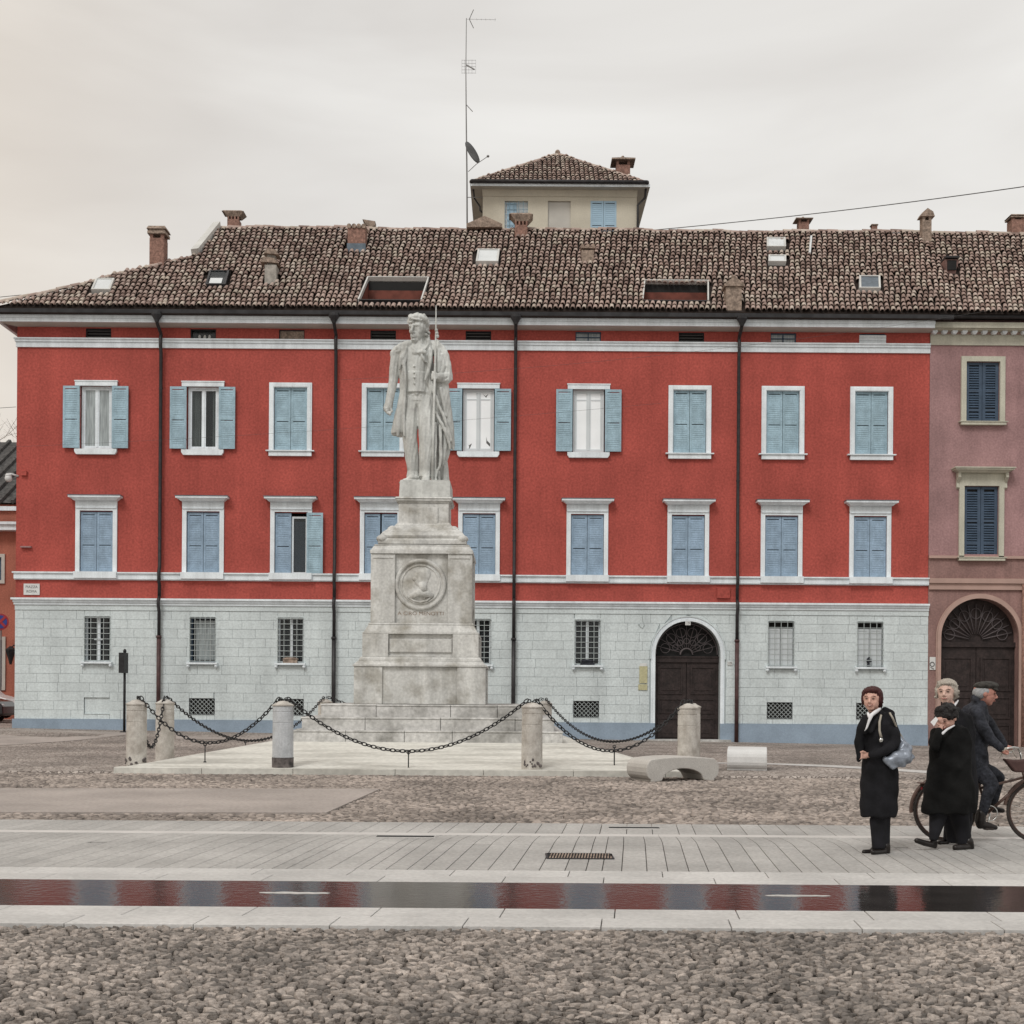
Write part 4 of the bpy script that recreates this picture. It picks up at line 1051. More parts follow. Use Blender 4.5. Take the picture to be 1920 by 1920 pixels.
for i, x in enumerate(W2):
    w = setp(thing('window', None, None, (x, DF, z0m), parent=red)); fw = 39*PXM; hw = 31*PXM
    mb = MB(); frame_ring(mb, x-fw, x+fw, ZF(1079), ZF(955), 8*PXM, DF-.06, DF+.02, bottom=False); mb.build('surround', 'white_trim', w)
    mb = MB(); mb.box(x-fw, x+fw, DF-.08, DF, ZF(957), ZF(945)); mb.box(x-fw+.02, x+fw-.02, DF-.10, DF, ZF(958.5), ZF(957)); mb.build('frieze', 'white_trim', w)
    mb = MB(); mb.frustum(x, DF-.12, ZF(945), ZF(940), fw+.02, .12, 48*PXM-.04, .20); mb.box(x-48.5*PXM, x+48.5*PXM, DF-.34, DF, ZF(940), ZF(936.5)); mb.build('hood', 'white_trim', w)
    mb = MB(); mb.box(x-48.5*PXM-.02, x+48.5*PXM+.02, DF-.36, DF, ZF(936.5)+.001, ZF(936.5)+.022); mb.build('flashing', 'zinc', w)
    mb = MB(); mb.box(x-40*PXM, x+40*PXM, DF-.20, DF, zstr0+.03, zstr1+.012); mb.build('sill', 'white_trim', w)
    if i != 2:
        gap = .008 if i != 3 else .03
        for a, b in ((x-hw+.01, x-gap), (x+gap, x+hw-.01)): shutter_leaf(a, b, z0m+.01, z1m-.01, DF+.045, mid=.48).build('shutter', 'shutter_pale', w)
    else:
        shutter_leaf(x-hw+.01, x-.008, z0m+.01, z1m-.01, DF+.045, mid=.48).build('shutter', 'shutter_pale', w)
        mb2 = shutter_leaf(x+hw-.02, x+hw+hw-.03, z0m+.01, z1m-.01, DF-.14, mid=.48); mb2.build('shutter', 'shutter_blue', w)
        mb = MB(); frame_ring(mb, x-.0, x+hw-.02, z0m, z1m-.12, .07, DF+.09, DF+.14); mb.build('casement', 'white_trim', w)
        mb = MB(); mb.box(x+.07, x+hw-.09, DF+.11, DF+.118, z0m+.07, z1m-.19); mb.build('pane', 'glass', w)
        mb = MB(); mb.box(x+.02, x+hw-.03, DF+.16, DF+.18, z0m+.1, z1m-.3); mb.build('curtain', 'shutter_dark', w)
for i, x in enumerate(WA):
    w = setp(thing('window', None, None, (x, DF, ZF(640)), parent=red)); za, zb_ = ZF(640)+.004, ZF(621); hw = 24*PXM
    mb = MB(); frame_ring(mb, x-hw, x+hw, za, zb_, .035, DF+.05, DF+.12); mb.build('frame', 'iron' if i not in (5, 7, 8) else 'shutter_dark', w)
    if i in (0, 3, 4, 6):
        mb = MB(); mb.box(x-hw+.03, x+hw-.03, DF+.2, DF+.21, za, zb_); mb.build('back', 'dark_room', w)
        for k in range(3): mb = MB(); zq = za+(zb_-za)*(k+.7)/3.4; mb.tube([(x-hw, DF+.09, zq), (x+hw, DF+.09, zq)], .009, 5); mb.build('bar', 'antenna', w)
    elif i == 1:
        mb = MB(); mb.box(x-hw+.03, x+hw-.03, DF+.14, DF+.15, za, zb_); mb.build('pane', 'glass', w)
        mb = MB(); 
        for q in (-.16, .03, .2): mb.ell((x+q, DF+.12, za+.10), .05, .03, .08+.04*abs(q), 8, 6)
        mb.build('jar', 'plaque_white', w)
    elif i == 2:
        mb = MB(); mb.box(x-hw+.03, x+hw-.03, DF+.07, DF+.10, za, zb_-.03); mb.build('panel', 'brick_grey', w)
    elif i in (5, 7):
        mb = MB(); mb.box(x-hw+.03, x+hw-.03, DF+.11, DF+.12, za, zb_); mb.build('pane', 'glass_net', w)
        mb = MB(); mb.box(x-.02, x+.02, DF+.06, DF+.10, za, zb_); mb.box(x-hw+.03, x+hw-.03, DF+.06, DF+.10, za+.16, za+.19); mb.build('glazing_bar', 'shutter_dark', w)
    else:
        for k in range(3): mb = MB(); a = za+(zb_-.06-za)*k/3; mb.box(x-hw-.02, x+hw+.02, DF-.02-.01*k, DF+.04, a+.004, a+(zb_-.06-za)/3-.004); mb.build('louvre', 'white_trim', w)
# ground floor windows
for i, x in enumerate(WG):
    if x is None: continue
    w = setp(thing('window', None, None, (x, DF, ZF(1246)), parent=red)); za, zb_ = ZF(1246), ZF(1161); hw = 24*PXM; closed = i in (7, 8)
    mb = MB(); frame_ring(mb, x-hw-.05, x+hw+.05, za-.02, zb_+.05, .05, GF-.03, GF-.001, bottom=False); mb.build('surround', 'grey_stucco', w)
    mb = MB(); mb.box(x-hw-.09, x+hw+.09, GF-.17, GF-.0, za-.07, za-.005); mb.build('sill', 'white_trim', w)
    for s in (-1, 1): mb = MB(); mb.ell((x+s*(hw+.04), GF-.09, za-.13), .06, .08, .07, 10, 7); mb.box(x+s*(hw+.04)-.05, x+s*(hw+.04)+.05, GF-.12, GF, za-.12, za-.07); mb.build('bracket', 'white_trim', w)
    if not closed:
        mb = MB(); mb.box(x-hw, x+hw, DF+.23, DF+.24, za, zb_); mb.build('pane', 'glass', w)
        mb = MB(); frame_ring(mb, x-hw, x+hw, za, zb_, .055, DF+.17, DF+.22); mb.box(x-.05, x+.05, DF+.15, DF+.21, za+.05, zb_-.05) if i != 1 else None
        mb.build('casement', 'white_trim' if i != 1 else 'shutter_dark', w)
        if i == 1: mb = MB(); mb.box(x-.3, x+.42, DF+.215, DF+.225, za+.1, zb_-.12); mb.build('curtain', 'glass_net', w)
        if i == 0: mb = MB(); mb.box(x-.16, x+.14, DF+.12, DF+.16, za+.78, za+.84); mb.build('shelf', 'white_trim', w)
        if i in (2, 5): mb = MB(); mb.box(x-hw*.55, x+hw*.55, GF-.10, DF+.1, za+.0, za+.10); mb.ell((x, DF-.02, za+.14), .3, .09, .07, 10, 6); mb.build('flower_box', 'brick_grey' if i == 2 else 'coat_grey', w)
    else:
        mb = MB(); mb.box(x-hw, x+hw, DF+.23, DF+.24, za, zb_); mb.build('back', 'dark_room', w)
        for a, b in ((x-hw+.01, x-.01), (x+.01, x+hw-.01)):
            mb = MB(); mb.box(a, b, DF+.10, DF+.14, za, zb_-.26); frame_ring(mb, a+.01, b-.01, za+.01, zb_-.27, .06, DF+.08, DF+.101); mb.build('shutter', 'white_shutter', w)
        if i == 8: mb = MB(); mb.lathe(x-.02, DF+.02, [(.07, za), (.09, za+.06), (.05, za+.12), (.10, za+.2), (.08, za+.3), (.02, za+.36)], 10); mb.build('lantern', 'coat_grey', w)
    mb = MB(); yb_ = GF-.035; gx0, gx1 = x-hw, x+hw
    for k in range(6 if i == 1 else 5):
        xx = gx0+(gx1-gx0)*(k+.0)/(5 if i == 1 else 4); mb.tube([(xx, yb_, za+.01), (xx, yb_, zb_-.0)], .0125, 5)
    for k in range(9):
        zq = za+.04+(zb_-za-.08)*k/8; mb.tube([(gx0-.02, yb_-.01, zq), (gx1+.02, yb_-.01, zq)], .0125, 5)
    mb.build('grille', 'grille_grey', w)
# cellar vents
for i, x in enumerate(WC):
    if x is None: continue
    w = setp(thing('cellar_vent', None, None, (x, DF, ZF(1344)), parent=red)); za, zb_ = ZF(1344), ZF(1313.5); hw = 24*PXM
    mb = MB(); mb.box(x-hw, x+hw, GF-.04, GF+.10, za-.01, za+.001); mb.build('sill', 'grey_joint', w)
    if i == 0:
        mb = MB(); mb.box(x-hw+.01, x+hw-.01, GF+.03, GF+.06, za, zb_); mb.build('panel', 'grey_stucco', w); continue
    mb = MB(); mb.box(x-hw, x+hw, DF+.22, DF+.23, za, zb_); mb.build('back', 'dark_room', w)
    mb = MB(); frame_ring(mb, x-hw, x+hw, za, zb_, .03, DF-.02, DF+.02); mb.build('frame', 'iron', w)
    mb = MB(); Hh = zb_-za; Wd = 2*hw
    for s in (-1, 1):
        for k in range(-5, 9):
            u0 = x-hw+k*.155
            a = Vector((u0, 0, za)); b = Vector((u0+Hh, 0, zb_))
            if s < 0: a.x = 2*x-a.x; b.x = 2*x-b.x
            def clip(a, b):
                t0, t1 = 0, 1; dx = b.x-a.x
                for lim, sg in ((x-hw, 1), (x+hw, -1)):
                    pa, pb = sg*(a.x-lim), sg*(b.x-lim)
                    if pa < 0 and pb < 0: return None
                    if pa < 0: t0 = max(t0, pa/(pa-pb))
                    if pb < 0: t1 = min(t1, pa/(pa-pb))
                return (t0, t1) if t1 > t0 else None
            c = clip(a, b)
            if c: p, q = a.lerp(b, c[0]), a.lerp(b, c[1]); mb.tube([(p.x, DF+.0+.012*s, p.z), (q.x, DF+.0+.012*s, q.z)], .011, 5)
    mb.build('grille', 'grille_grey', w)
# arched door
dr = setp(thing('door', None, None, (xd, DF, 0), parent=red))
def arc_ring(mb, r0, r1, ya, yb, zlow, n=28):
    pts = [(xd-1, zlow)]
    for (rA, rB) in ((r0, r1),):
        a = [(xd-rA, zlow)]+[(xd-rA*math.cos(math.pi*k/n), zsp+rA*math.sin(math.pi*k/n)) for k in range(n+1)]+[(xd+rA, zlow)]
        b = [(xd-rB, zlow)]+[(xd-rB*math.cos(math.pi*k/n), zsp+rB*math.sin(math.pi*k/n)) for k in range(n+1)]+[(xd+rB, zlow)]
        m_ = len(a); vs = [(p[0], ya, p[1]) for p in a]+[(p[0], ya, p[1]) for p in b]+[(p[0], yb, p[1]) for p in a]+[(p[0], yb, p[1]) for p in b]
        mb.add(vs, [(i, i+1, m_+i+1, m_+i) for i in range(m_-1)]+[(2*m_+i, 3*m_+i, 3*m_+i+1, 2*m_+i+1) for i in range(m_-1)]+[(m_+i, m_+i+1, 3*m_+i+1, 3*m_+i) for i in range(m_-1)]+[(i, 2*m_+i, 2*m_+i+1, i+1) for i in range(m_-1)])
mb = MB(); arc_ring(mb, hd_+.0, hd_+.09, GF-.07, GF+.02, zpl); arc_ring(mb, hd_+.092, hd_+.15, GF-.045, GF, zpl); mb.build('arch_surround', 'white_trim', dr)
mb = MB(); arc_ring(mb, hd_+.15, hd_+.19, GF-.075, GF, zsp-.2); mb.build('hood_mould', 'grey_stucco', dr)
DY = DF+.32
mb = MB(); mb.prism([(xd-hd_, zsp-.12)]+[(xd-hd_*math.cos(math.pi*k/24), zsp+hd_*math.sin(math.pi*k/24)) for k in range(25)]+[(xd+hd_, zsp-.12)], lambda x, z: (x, DY+.1, z), lambda x, z: (x, DY+.12, z)); mb.build('fanlight', 'dark_room', dr)
mb = MB()
for k in range(1, 12):
    a = math.pi*k/12; mb.tube([(xd+.22*math.cos(a), DY, zsp+.0+.22*math.sin(a)), (xd+.62*hd_*math.cos(a), DY, zsp+.62*hd_*math.sin(a)), (xd+.97*hd_*math.cos(a+.0), DY, zsp+.97*hd_*math.sin(a))], .014, 5)
for k in range(6):
    a = math.pi*(k+.5)/6; mb.ring((xd+.68*hd_*math.cos(a), DY, zsp+.68*hd_*math.sin(a)), .17, .013, 'Y', 14, 5)
for k in range(5):
    a = math.pi*(k+1)/6; mb.ring((xd+.40*hd_*math.cos(a), DY, zsp+.40*hd_*math.sin(a)), .10, .012, 'Y', 12, 5)
mb.ring((xd, DY, zsp-.02), .22, .03, 'Y', 14, 5, 0, math.pi); mb.ring((xd, DY, zsp-.02), hd_*.96, .03, 'Y', 28, 5, 0, math.pi)
mb.build('fan_grille', 'brick_grey', dr, smooth=True)
for c in list(dr.children):
    if c.name.startswith('fan_grille'): c.data.materials[0] = M['grille_dark']
mb = MB(); mb.box(xd-hd_, xd+hd_, DY-.06, DY+.1, zsp-.30, zsp-.10); mb.box(xd-hd_, xd+hd_, DY-.09, DY-.04, zsp-.13, zsp-.08); mb.build('transom', 'door_wood', dr)
for s in (-1, 1):
    a, b = sorted((xd+s*.01, xd+s*hd_)); zl = gz(xd, DF)-.02
    mb = MB(); mb.box(a, b, DY, DY+.08, zl, zsp-.3)
    for k, (q0, q1) in enumerate(((.15, .85), (1.0, 1.55), (1.7, 2.7))): frame_ring(mb, a+.14, b-.14, zl+q0, zl+q1, .05, DY-.03, DY+.001); mb.box(a+.28, b-.28, DY-.02, DY+.001, zl+q0+.14, zl+q1-.14)
    lf = mb.build('door_leaf', 'door_wood', dr)
mb = MB(); mb.ell((xd+.1, DY-.04, zpl+.75), .04, .05, .04, 8, 6); mb.build('handle', 'antenna', dr)
mb = MB(); mb.box(xd-hd_-.35, xd+hd_+.35, DF-.42, DF+.3, gz(xd, 45.6)-.3, gz(xd, 45.6)+.06); mb.build('threshold', 'step_stone', dr)
# number plates, plaques
def plate(name, cx, cy, hw, hh, m, label, cat, txt=None, tm='ink', ts=.1, y=None, top=True):
    p = P(cx, cy, DF); y = GF-.035 if y is None else y
    t = thing(name, label, cat, (p.x, y, p.z-hh*PXM)) if top else setp(thing(name, None, None, (p.x, y, p.z), parent=red))
    mb = MB(); mb.box(p.x-hw*PXM, p.x+hw*PXM, y-.02, y, p.z-hh*PXM, p.z+hh*PXM); mb.build('plate', m, t, bevel=.004)
    if txt:
        for k, s in enumerate(txt): text('lettering', s, (p.x, y-.022, p.z+(len(txt)-1-2*k)*ts*.62), ts, tm, t)
    return t
plate('house_number', 1289, 1169, 5, 3.6, 'plaque_white', 'tiny white number plate at the top of the door arch', 'number plate', ['19'], ts=.13, y=GF-.08)
plate('house_number', 1368, 1244, 4.5, 3.5, 'plaque_white', 'small white house number plate between the arched door and the downpipe', 'number plate', ['19'], ts=.13)
plate('name_plaque', 1206, 1265, 7.5, 16, 'plaque_yellow', 'tall yellowish brass name plaque left of the arched door', 'plaque')
plate('name_plaque', 1206, 1246.5, 6.5, 3.0, 'plaque_white', 'small cream sign directly above the tall yellowish plaque', 'plaque')
plate('name_plaque', 1205, 1288.5, 8.5, 5.5, 'plaque_yellow', 'small square yellowish plaque under the tall one, by the door', 'plaque')
plate('street_sign', 60, 1105, 15, 10.5, 'plaque_white', 'white stone street name sign at the left corner of the red building', 'street sign', ['PIAZZA', 'ROMA'], 'ink', .13, y=DF-.02)
# junction box on the red band, brackets
p = P(1356, 1112, DF); mb = MB(); mb.box(p.x-.23, p.x+.23, DF-.10, DF, p.z-.19, p.z+.19); o = mb.build('junction_box', 'red_plaster', bevel=.01); origin_to(o, (p.x, DF, p.z-.19)); tag(o, 'small square box painted red on the wall above the door, by the pipe', 'junction box')
# wire with lamp hook left of the door arch
mb = MB(); q = [P(a, b, DF-.05) for a, b in ((1209, 1134), (1203, 1142), (1204, 1152), (1205, 1165), (1208, 1172), (1205, 1178), (1201, 1176), (1198, 1171))]; mb.tube(q, .012, 5); mb.ell(q[-1], .03, .03, .03, 8, 6)
o = mb.build('wall_cable', 'grille_grey', smooth=True); origin_to(o, q[0]); tag(o, 'thin grey cable hanging down the wall left of the arched door', 'cable')

# ------------------------------------------------------------------ roof
YR = 52.0; ZR = H+(CY-431)*YR/F
SL = (ZR-ZE)/(YR-YE); LEN = math.hypot(YR-YE, ZR-ZE); ca, sa = (YR-YE)/LEN, (ZR-ZE)/LEN
def RP(x, s, up=0.0): return Vector((x, YE+s*ca-up*sa, ZE+s*sa+up*ca))    # s = distance up the slope
def on_roof(px, py):
    u, v = px-CX, CY-py; u0, v0 = u-v*TH, v+u*TH
    D = (ZE-H-SL*YE)/(v0/F-SL); return Vector((u0*D/F, D, H+v0*D/F))
def rs(px, py):
    p = on_roof(px, py); return p.x, (p.y-YE)/ca
roof = setp(thing('roof', None, None, (0, YE, ZE), parent=red))
hipL = [rs(a, b) for a, b in ((4, 581), (100, 550), (200, 521), (300, 492), (372, 478), (412, 429))]
hipL[0] = (XC0-.1, 0); hipL[-1] = (hipL[-1][0], LEN)
XR2 = 27.0
outer = [(XC0-.1, 0), (XR2, 0), (XR2, LEN), (hipL[-1][0], LEN)]+[hipL[k] for k in (4, 3, 2, 1)]
XSPLIT = XC0-.05+.198*round((XF(1743, 600)-XC0)/.198)
terr = [[rs(*p) for p in q] for q in ([(674, 566), (788, 566), (802, 526), (690, 526)], [(1206, 567), (1326, 567), (1326, 532), (1210, 532)])]
TSH = []
for t in terr:
    s0, s1 = t[0][1], t[2][1]; sh = ((t[3][0]-t[0][0])+(t[2][0]-t[1][0]))/2/(s1-s0); wd = ((t[1][0]-t[0][0])+(t[2][0]-t[3][0]))/2; x0 = t[0][0]; TSH.append(sh)
    t[0] = (x0, s0); t[1] = (x0+wd, s0); t[2] = (x0+wd+sh*(s1-s0), s1); t[3] = (x0+sh*(s1-s0), s1)
mb = MB(); wall_mesh(mb, outer, terr, lambda x, s: tuple(RP(x, s, -.03)), lambda x, s: tuple(RP(x, s, -.25))); mb.build('roof_deck', 'roof_deck', roof, fix=False)
# rear slope and left side
H1 = RP(*hipL[4]); H2 = RP(*hipL[5]); C0 = RP(XC0-.1, 0)
mb = MB(); yb = YR+(YR-YE)*.9
mb.add([(H2.x, YR, ZR-.02), (XR2, YR, ZR-.02), (XR2, yb, ZE+.5), (H2.x, yb, ZE+.5)], [(0, 1, 2, 3)])
mb.add([tuple(C0+Vector((0, 0, -.05))), tuple(RP(*hipL[2])-Vector((0, 0, .06))), tuple(H1-Vector((0, 0, .06))), (H1.x+.6, YR+2.5, H1.z), (XC0-.1, YR+6, ZE)], [(0, 1, 2, 3, 4)])
mb.add([tuple(H1-Vector((0, 0, .1))), tuple(H2-Vector((0, 0, .1))), (H2.x, YR+4, ZR-3), (H1.x+.6, YR+2.5, H1.z-.2)], [(0, 1, 2, 3)])
mb.add([(XC0-.1, YE+.2, ZE-.05), (XC0-.1, YR+6, ZE-.05), (X0, YR+6, ZE-.05), (X0, YE+.2, ZE-.05)], [(0, 1, 2, 3)])
mb.build('rear_slope', 'roof_deck', roof, fix=False)
# terraces: walls and rim
for t, sh in zip(terr, TSH):
    (xa, sa0), (xb, _), (_, sb0) = t[0], t[1], t[2]; A = RP(xa, sa0); B = RP(xb, sb0); dx_ = sh*(sb0-sa0)
    rc_ = setp(thing('roof_terrace', None, None, tuple(A), parent=roof))
    PINV[rc_.name] = WM(rc_).inverted()
    mb = MB(); mb.box(A.x+dx_, B.x+dx_, B.y+.02, B.y+.1, A.z-.2, A.z+(B.z-A.z)*.72); mb.prism([(A.x-.05, A.y), (A.x, A.y), (A.x+dx_, B.y), (A.x-.05+dx_, B.y)], lambda x, y: (x, y, A.z-.2), lambda x, y: (x, y, A.z-.02)); mb.prism([(B.x, A.y), (B.x+.05, A.y), (B.x+.05+dx_, B.y), (B.x+dx_, B.y)], lambda x, y: (x, y, A.z-.2), lambda x, y: (x, y, A.z-.02)); mb.box(A.x, B.x, A.y-.05, B.y, A.z-.25, A.z-.2); 
    mb.add([(A.x, A.y, A.z-.1), (A.x+dx_, B.y, B.z-.1), (A.x+dx_, B.y, A.z-.1)], [(0, 1, 2)]); mb.add([(B.x, A.y, A.z-.1), (B.x+dx_, B.y, B.z-.1), (B.x+dx_, B.y, A.z-.1)], [(0, 1, 2)])
    mb.build('terrace_wall', 'terrace_red', rc_)
    mb = MB(); mb.box(A.x+dx_, B.x+dx_, B.y+.04, B.y+.12, A.z+(B.z-A.z)*.72, B.z+.02); mb.build('terrace_door', 'dark_room', rc_)
    mb = MB(); w_ = .05
    def bar(x0, s0, x1, s1, h=.13):
        vs = [tuple(RP(x+sh*(s-sa0), s, u)) for u in (-.06, h) for x, s in ((x0, s0), (x1, s0), (x1, s1), (x0, s1))]; mb.add(vs, [(0, 3, 2, 1), (4, 5, 6, 7), (0, 1, 5, 4), (1, 2, 6, 5), (2, 3, 7, 6), (3, 0, 4, 7)])
    bar(xa-w_, sa0-w_, xa, sb0+w_); bar(xb, sa0-w_, xb+w_, sb0+w_); bar(xa, sb0, xb, sb0+w_); mb.build('rim', 'skylight_frame', rc_)
    mb = MB(); bar(xa, sa0-w_, xb, sa0, .10); mb.build('front_rim', 'pipe_dark', rc_)
# keep-out rectangles in (x, s)
keep = [(t[0][0]-.05, t[1][0]+.05, t[0][1]-.08, t[2][1]+.05, sh) for t, sh in zip(terr, TSH)]
def skylight(corn, kind, par):
    q = [rs(*c) for c in corn]; s0, s1 = q[0][1], q[2][1]; sh = ((q[3][0]-q[0][0])+(q[2][0]-q[1][0]))/2/(s1-s0); x0, x1 = q[0][0], q[0][0]+((q[1][0]-q[0][0])+(q[2][0]-q[3][0]))/2; sb_ = s0
    keep.append((x0-.05, x1+.05, s0-.1, s1+.05, sh))
    w = setp(thing('skylight', None, None, tuple(RP(x0, s0)), parent=par)); 
    def slabm(a, b, c, d, u0, u1):
        mb = MB(); vs = [tuple(RP(x+sh*(s-sb_), s, u)) for u in (u0, u1) for x, s in ((a, c), (b, c), (b, d), (a, d))]; mb.add(vs, [(0, 3, 2, 1), (4, 5, 6, 7), (0, 1, 5, 4), (1, 2, 6, 5), (2, 3, 7, 6), (3, 0, 4, 7)]); return mb
    f = .07; mb = MB()
    for a in ((x0, x0+f, s0, s1), (x1-f, x1, s0, s1), (x0+f, x1-f, s0, s0+f), (x0+f, x1-f, s1-f, s1)): b = slabm(*a, -.02, .16); mb.add(b.v, b.f)
    mb.build('frame', 'skylight_frame' if kind != 'dark' else 'gutter', w)
    slabm(x0+f, x1-f, s0+f, s1-f, .05, .13).build('pane', {'dark': 'glass', 'grey': 'zinc'}.get(kind, 'skylight'), w)
    if kind == 'dark': slabm(x0+f+.05, x1-f-.1, s0+f+.02, s0+(s1-s0)*.45, .13, .14).build('blind', 'skylight', w)
red_sky = [([(172, 550), (207, 550), (216, 529), (180, 529)], 'pale'), ([(386, 540), (424, 540), (431, 514), (394, 514)], 'dark'), ([(892, 497), (935, 497), (937, 474), (897, 474)], 'pale'), ([(1437, 469), (1473, 469), (1472, 452), (1437, 452)], 'pale'), ([(1440, 497), (1473, 497), (1473, 485), (1440, 485)], 'pale'), ([(1610, 547), (1650, 547), (1649, 524), (1610, 524)], 'grey')]
for c, k in red_sky: skylight(c, k, roof)
# chimneys: (px, base py, top py, half width px, kind)
def chimney(px, pyb, pyt, hw, kind, par, m='brick_red', D=None):
    b = on_roof(px, pyb) if D is None else P(px, pyb, D)
    w_ = hw*b.y/F; top = P(px, pyt, b.y+.0).z; x, y, z = b.x, b.y+w_, b.z-.3
    Ht = top-b.z
    t = setp(thing('chimney', None, None, (x, y, b.z-.2), parent=par))
    keep.append((x-w_-.03, x+w_+.03, (b.y-YE)/ca-.05, (b.y-YE)/ca+2.1*w_/ca, 0))
    if kind == 'flat':        # tall brick stack, vent gap, tile slab cap
        mb = MB(); zt = b.z+Ht*.70; mb.box(x-w_, x+w_, y-w_, y+w_, z, zt); 
        for sx in (-1, 1):
            for sy in (-1, 1): mb.box(x+sx*w_*.75-w_*.22, x+sx*w_*.75+w_*.22, y+sy*w_*.75-w_*.22, y+sy*w_*.75+w_*.22, zt, zt+Ht*.10)
        mb.build('stack', m, t)
        mb = MB(); mb.box(x-w_*1.25, x+w_*1.25, y-w_*1.25, y+w_*1.25, zt+Ht*.10, zt+Ht*.17); mb.box(x-w_*1.1, x+w_*1.1, y-w_*1.1, y+w_*1.1, zt+Ht*.17, zt+Ht*.22); mb.frustum(x, y, zt+Ht*.22, b.z+Ht, w_*1.35, w_*1.35, w_*1.15, w_*1.15); mb.build('cap', 'brick_grey', t)
    elif kind == 'flare':
        mb = MB(); zt = b.z+Ht*.52; mb.box(x-w_, x+w_, y-w_, y+w_, z, zt)
        for k in range(4): q = x-w_*.85+w_*1.7*k/3; mb.box(q-w_*.13, q+w_*.13, y-w_, y-w_*.7, zt, zt+Ht*.16)
        mb.box(x-w_*.7, x+w_*.7, y-w_*.3, y+w_, zt, zt+Ht*.16); mb.build('stack', m, t)
        mb = MB(); mb.frustum(x+w_*.1, y, zt+Ht*.16, b.z+Ht*.94, w_*1.0, w_, w_*1.75, w_*1.4); mb.frustum(x-w_*.1, y, b.z+Ht*.94, b.z+Ht, w_*1.8, w_*1.4, w_*1.5, w_*1.2); mb.build('cap', 'brick_grey', t)
    elif kind == 'hut':        # stack with pitched tile hood on little posts
        mb = MB(); zt = b.z+Ht*.58; mb.box(x-w_, x+w_, y-w_, y+w_, z, zt)
        for sx in (-1, 1): mb.box(x+sx*w_*.8-w_*.18, x+sx*w_*.8+w_*.18, y-w_, y+w_, zt, zt+Ht*.14)
        mb.build('stack', m, t)
        mb = MB(); mb.box(x-w_*1.7, x+w_*1.7, y-w_*1.6, y+w_*1.6, zt+Ht*.14, zt+Ht*.19); mb.frustum(x, y, zt+Ht*.19, b.z+Ht*.92, w_*1.65, w_*1.6, w_*.35, w_*.35); mb.ell((x, y, b.z+Ht*.95), w_*.25, w_*.25, Ht*.06, 8, 6); mb.build('cap', 'brick_grey', t)
    elif kind == 'double':
        mb = MB(); zt = b.z+Ht*.50; mb.box(x-w_*.85, x+w_*.85, y-w_, y+w_, z, zt); mb.box(x-w_*.6, x+w_*.6, y-w_*.6, y+w_*.6, zt, b.z+Ht*.85); mb.build('stack', 'mortar_grey', t)
        for q, zc, dx in ((1.35, zt+Ht*.12, -.15), (1.1, zt+Ht*.36, .15)):
            mb = MB(); mb.prism([(x+(-q+dx)*w_, zc-Ht*.04), (x+(q+dx)*w_, zc-Ht*.08), (x+(q*.5+dx)*w_, zc+Ht*.06), (x+(-q*.6+dx)*w_, zc+Ht*.10)], lambda a, b_: (a, y-w_*1.2, b_), lambda a, b_: (a, y+w_*1.2, b_)); mb.build('cap', 'brick_grey', t)
    elif kind == 'block':
        mb = MB(); mb.box(x-w_, x+w_, y-w_, y+w_, z, b.z+Ht*.86); mb.build('stack', m, t)
        mb = MB(); n_ = 4
        for k in range(n_): q = x-w_*1.1+w_*2.2*(k+.5)/n_; mb.tube([(q, y-w_*1.15, b.z+Ht*.90), (q+.02, y+w_*1.15, b.z+Ht*.95)], w_*.27, 8)
        mb.build('cap', 'brick_grey', t)
        mb = MB(); mb.box(x-w_*1.06, x+w_*1.06, y-w_*1.06, y-w_*.9, b.z-.15, b.z+Ht*.28); mb.build('flashing', 'zinc', t)
    elif kind == 'vent':
        mb = MB(); mb.box(x-w_, x+w_, y-w_, y+w_, z, b.z+Ht*.72); mb.build('stack', 'brick_grey', t)
        mb = MB(); mb.box(x-w_*1.1, x+w_*1.2, y-w_*1.2, y+w_, b.z+Ht*.80, b.z+Ht*.88); 
        for k in range(3): q = x-w_*.9+w_*.9*k; mb.tube([(q, y-w_*1.25, b.z+Ht*.92), (q, y+w_, b.z+Ht)], w_*.3, 7)
        mb.build('cap', 'brick_grey', t)
    elif kind == 'house':
        mb = MB(); mb.box(x-w_, x+w_, y-w_, y+w_, z, b.z+Ht*.66); mb.build('stack', 'brick_grey', t)
        t['label'] = 'big grey chimney near the eaves'
        mb = MB(); mb.prism([(x-w_*1.25, b.z+Ht*.64), (x+w_*1.25, b.z+Ht*.64), (x+w_*1.3, b.z+Ht*.70), (x, b.z+Ht*.92), (x-w_*1.3, b.z+Ht*.70)], lambda a, b_: (a, y-w_*1.25, b_), lambda a, b_: (a, y+w_*1.1, b_)); mb.ell((x, y-w_*.6, b.z+Ht*.94), w_*.3, w_*.3, Ht*.05, 8, 6); mb.build('cap', 'brick_grey', t)
    elif kind == 'slender':
        mb = MB(); mb.box(x-w_, x+w_, y-w_, y+w_, z, b.z+Ht*.66); 
        for sx in (-1, 1): mb.box(x+sx*w_*.7-w_*.3, x+sx*w_*.7+w_*.3, y-w_, y+w_, b.z+Ht*.66, b.z+Ht*.76)
        mb.build('stack', 'brick_grey', t)
        mb = MB(); mb.prism([(x-w_*1.6, b.z+Ht*.76), (x+w_*1.6, b.z+Ht*.76), (x+w_*1.2, b.z+Ht*.90), (x, b.z+Ht), (x-w_*1.2, b.z+Ht*.86)], lambda a, b_: (a, y-w_*1.4, b_), lambda a, b_: (a, y+w_*1.2, b_)); mb.build('cap', 'brick_grey', t)
    elif kind == 'tilt':
        mb = MB(); mb.tube([(x, y, b.z-.2), (x+.05, y, b.z+Ht*.35)], w_*.35, 8); mb.build('stack', m, t)
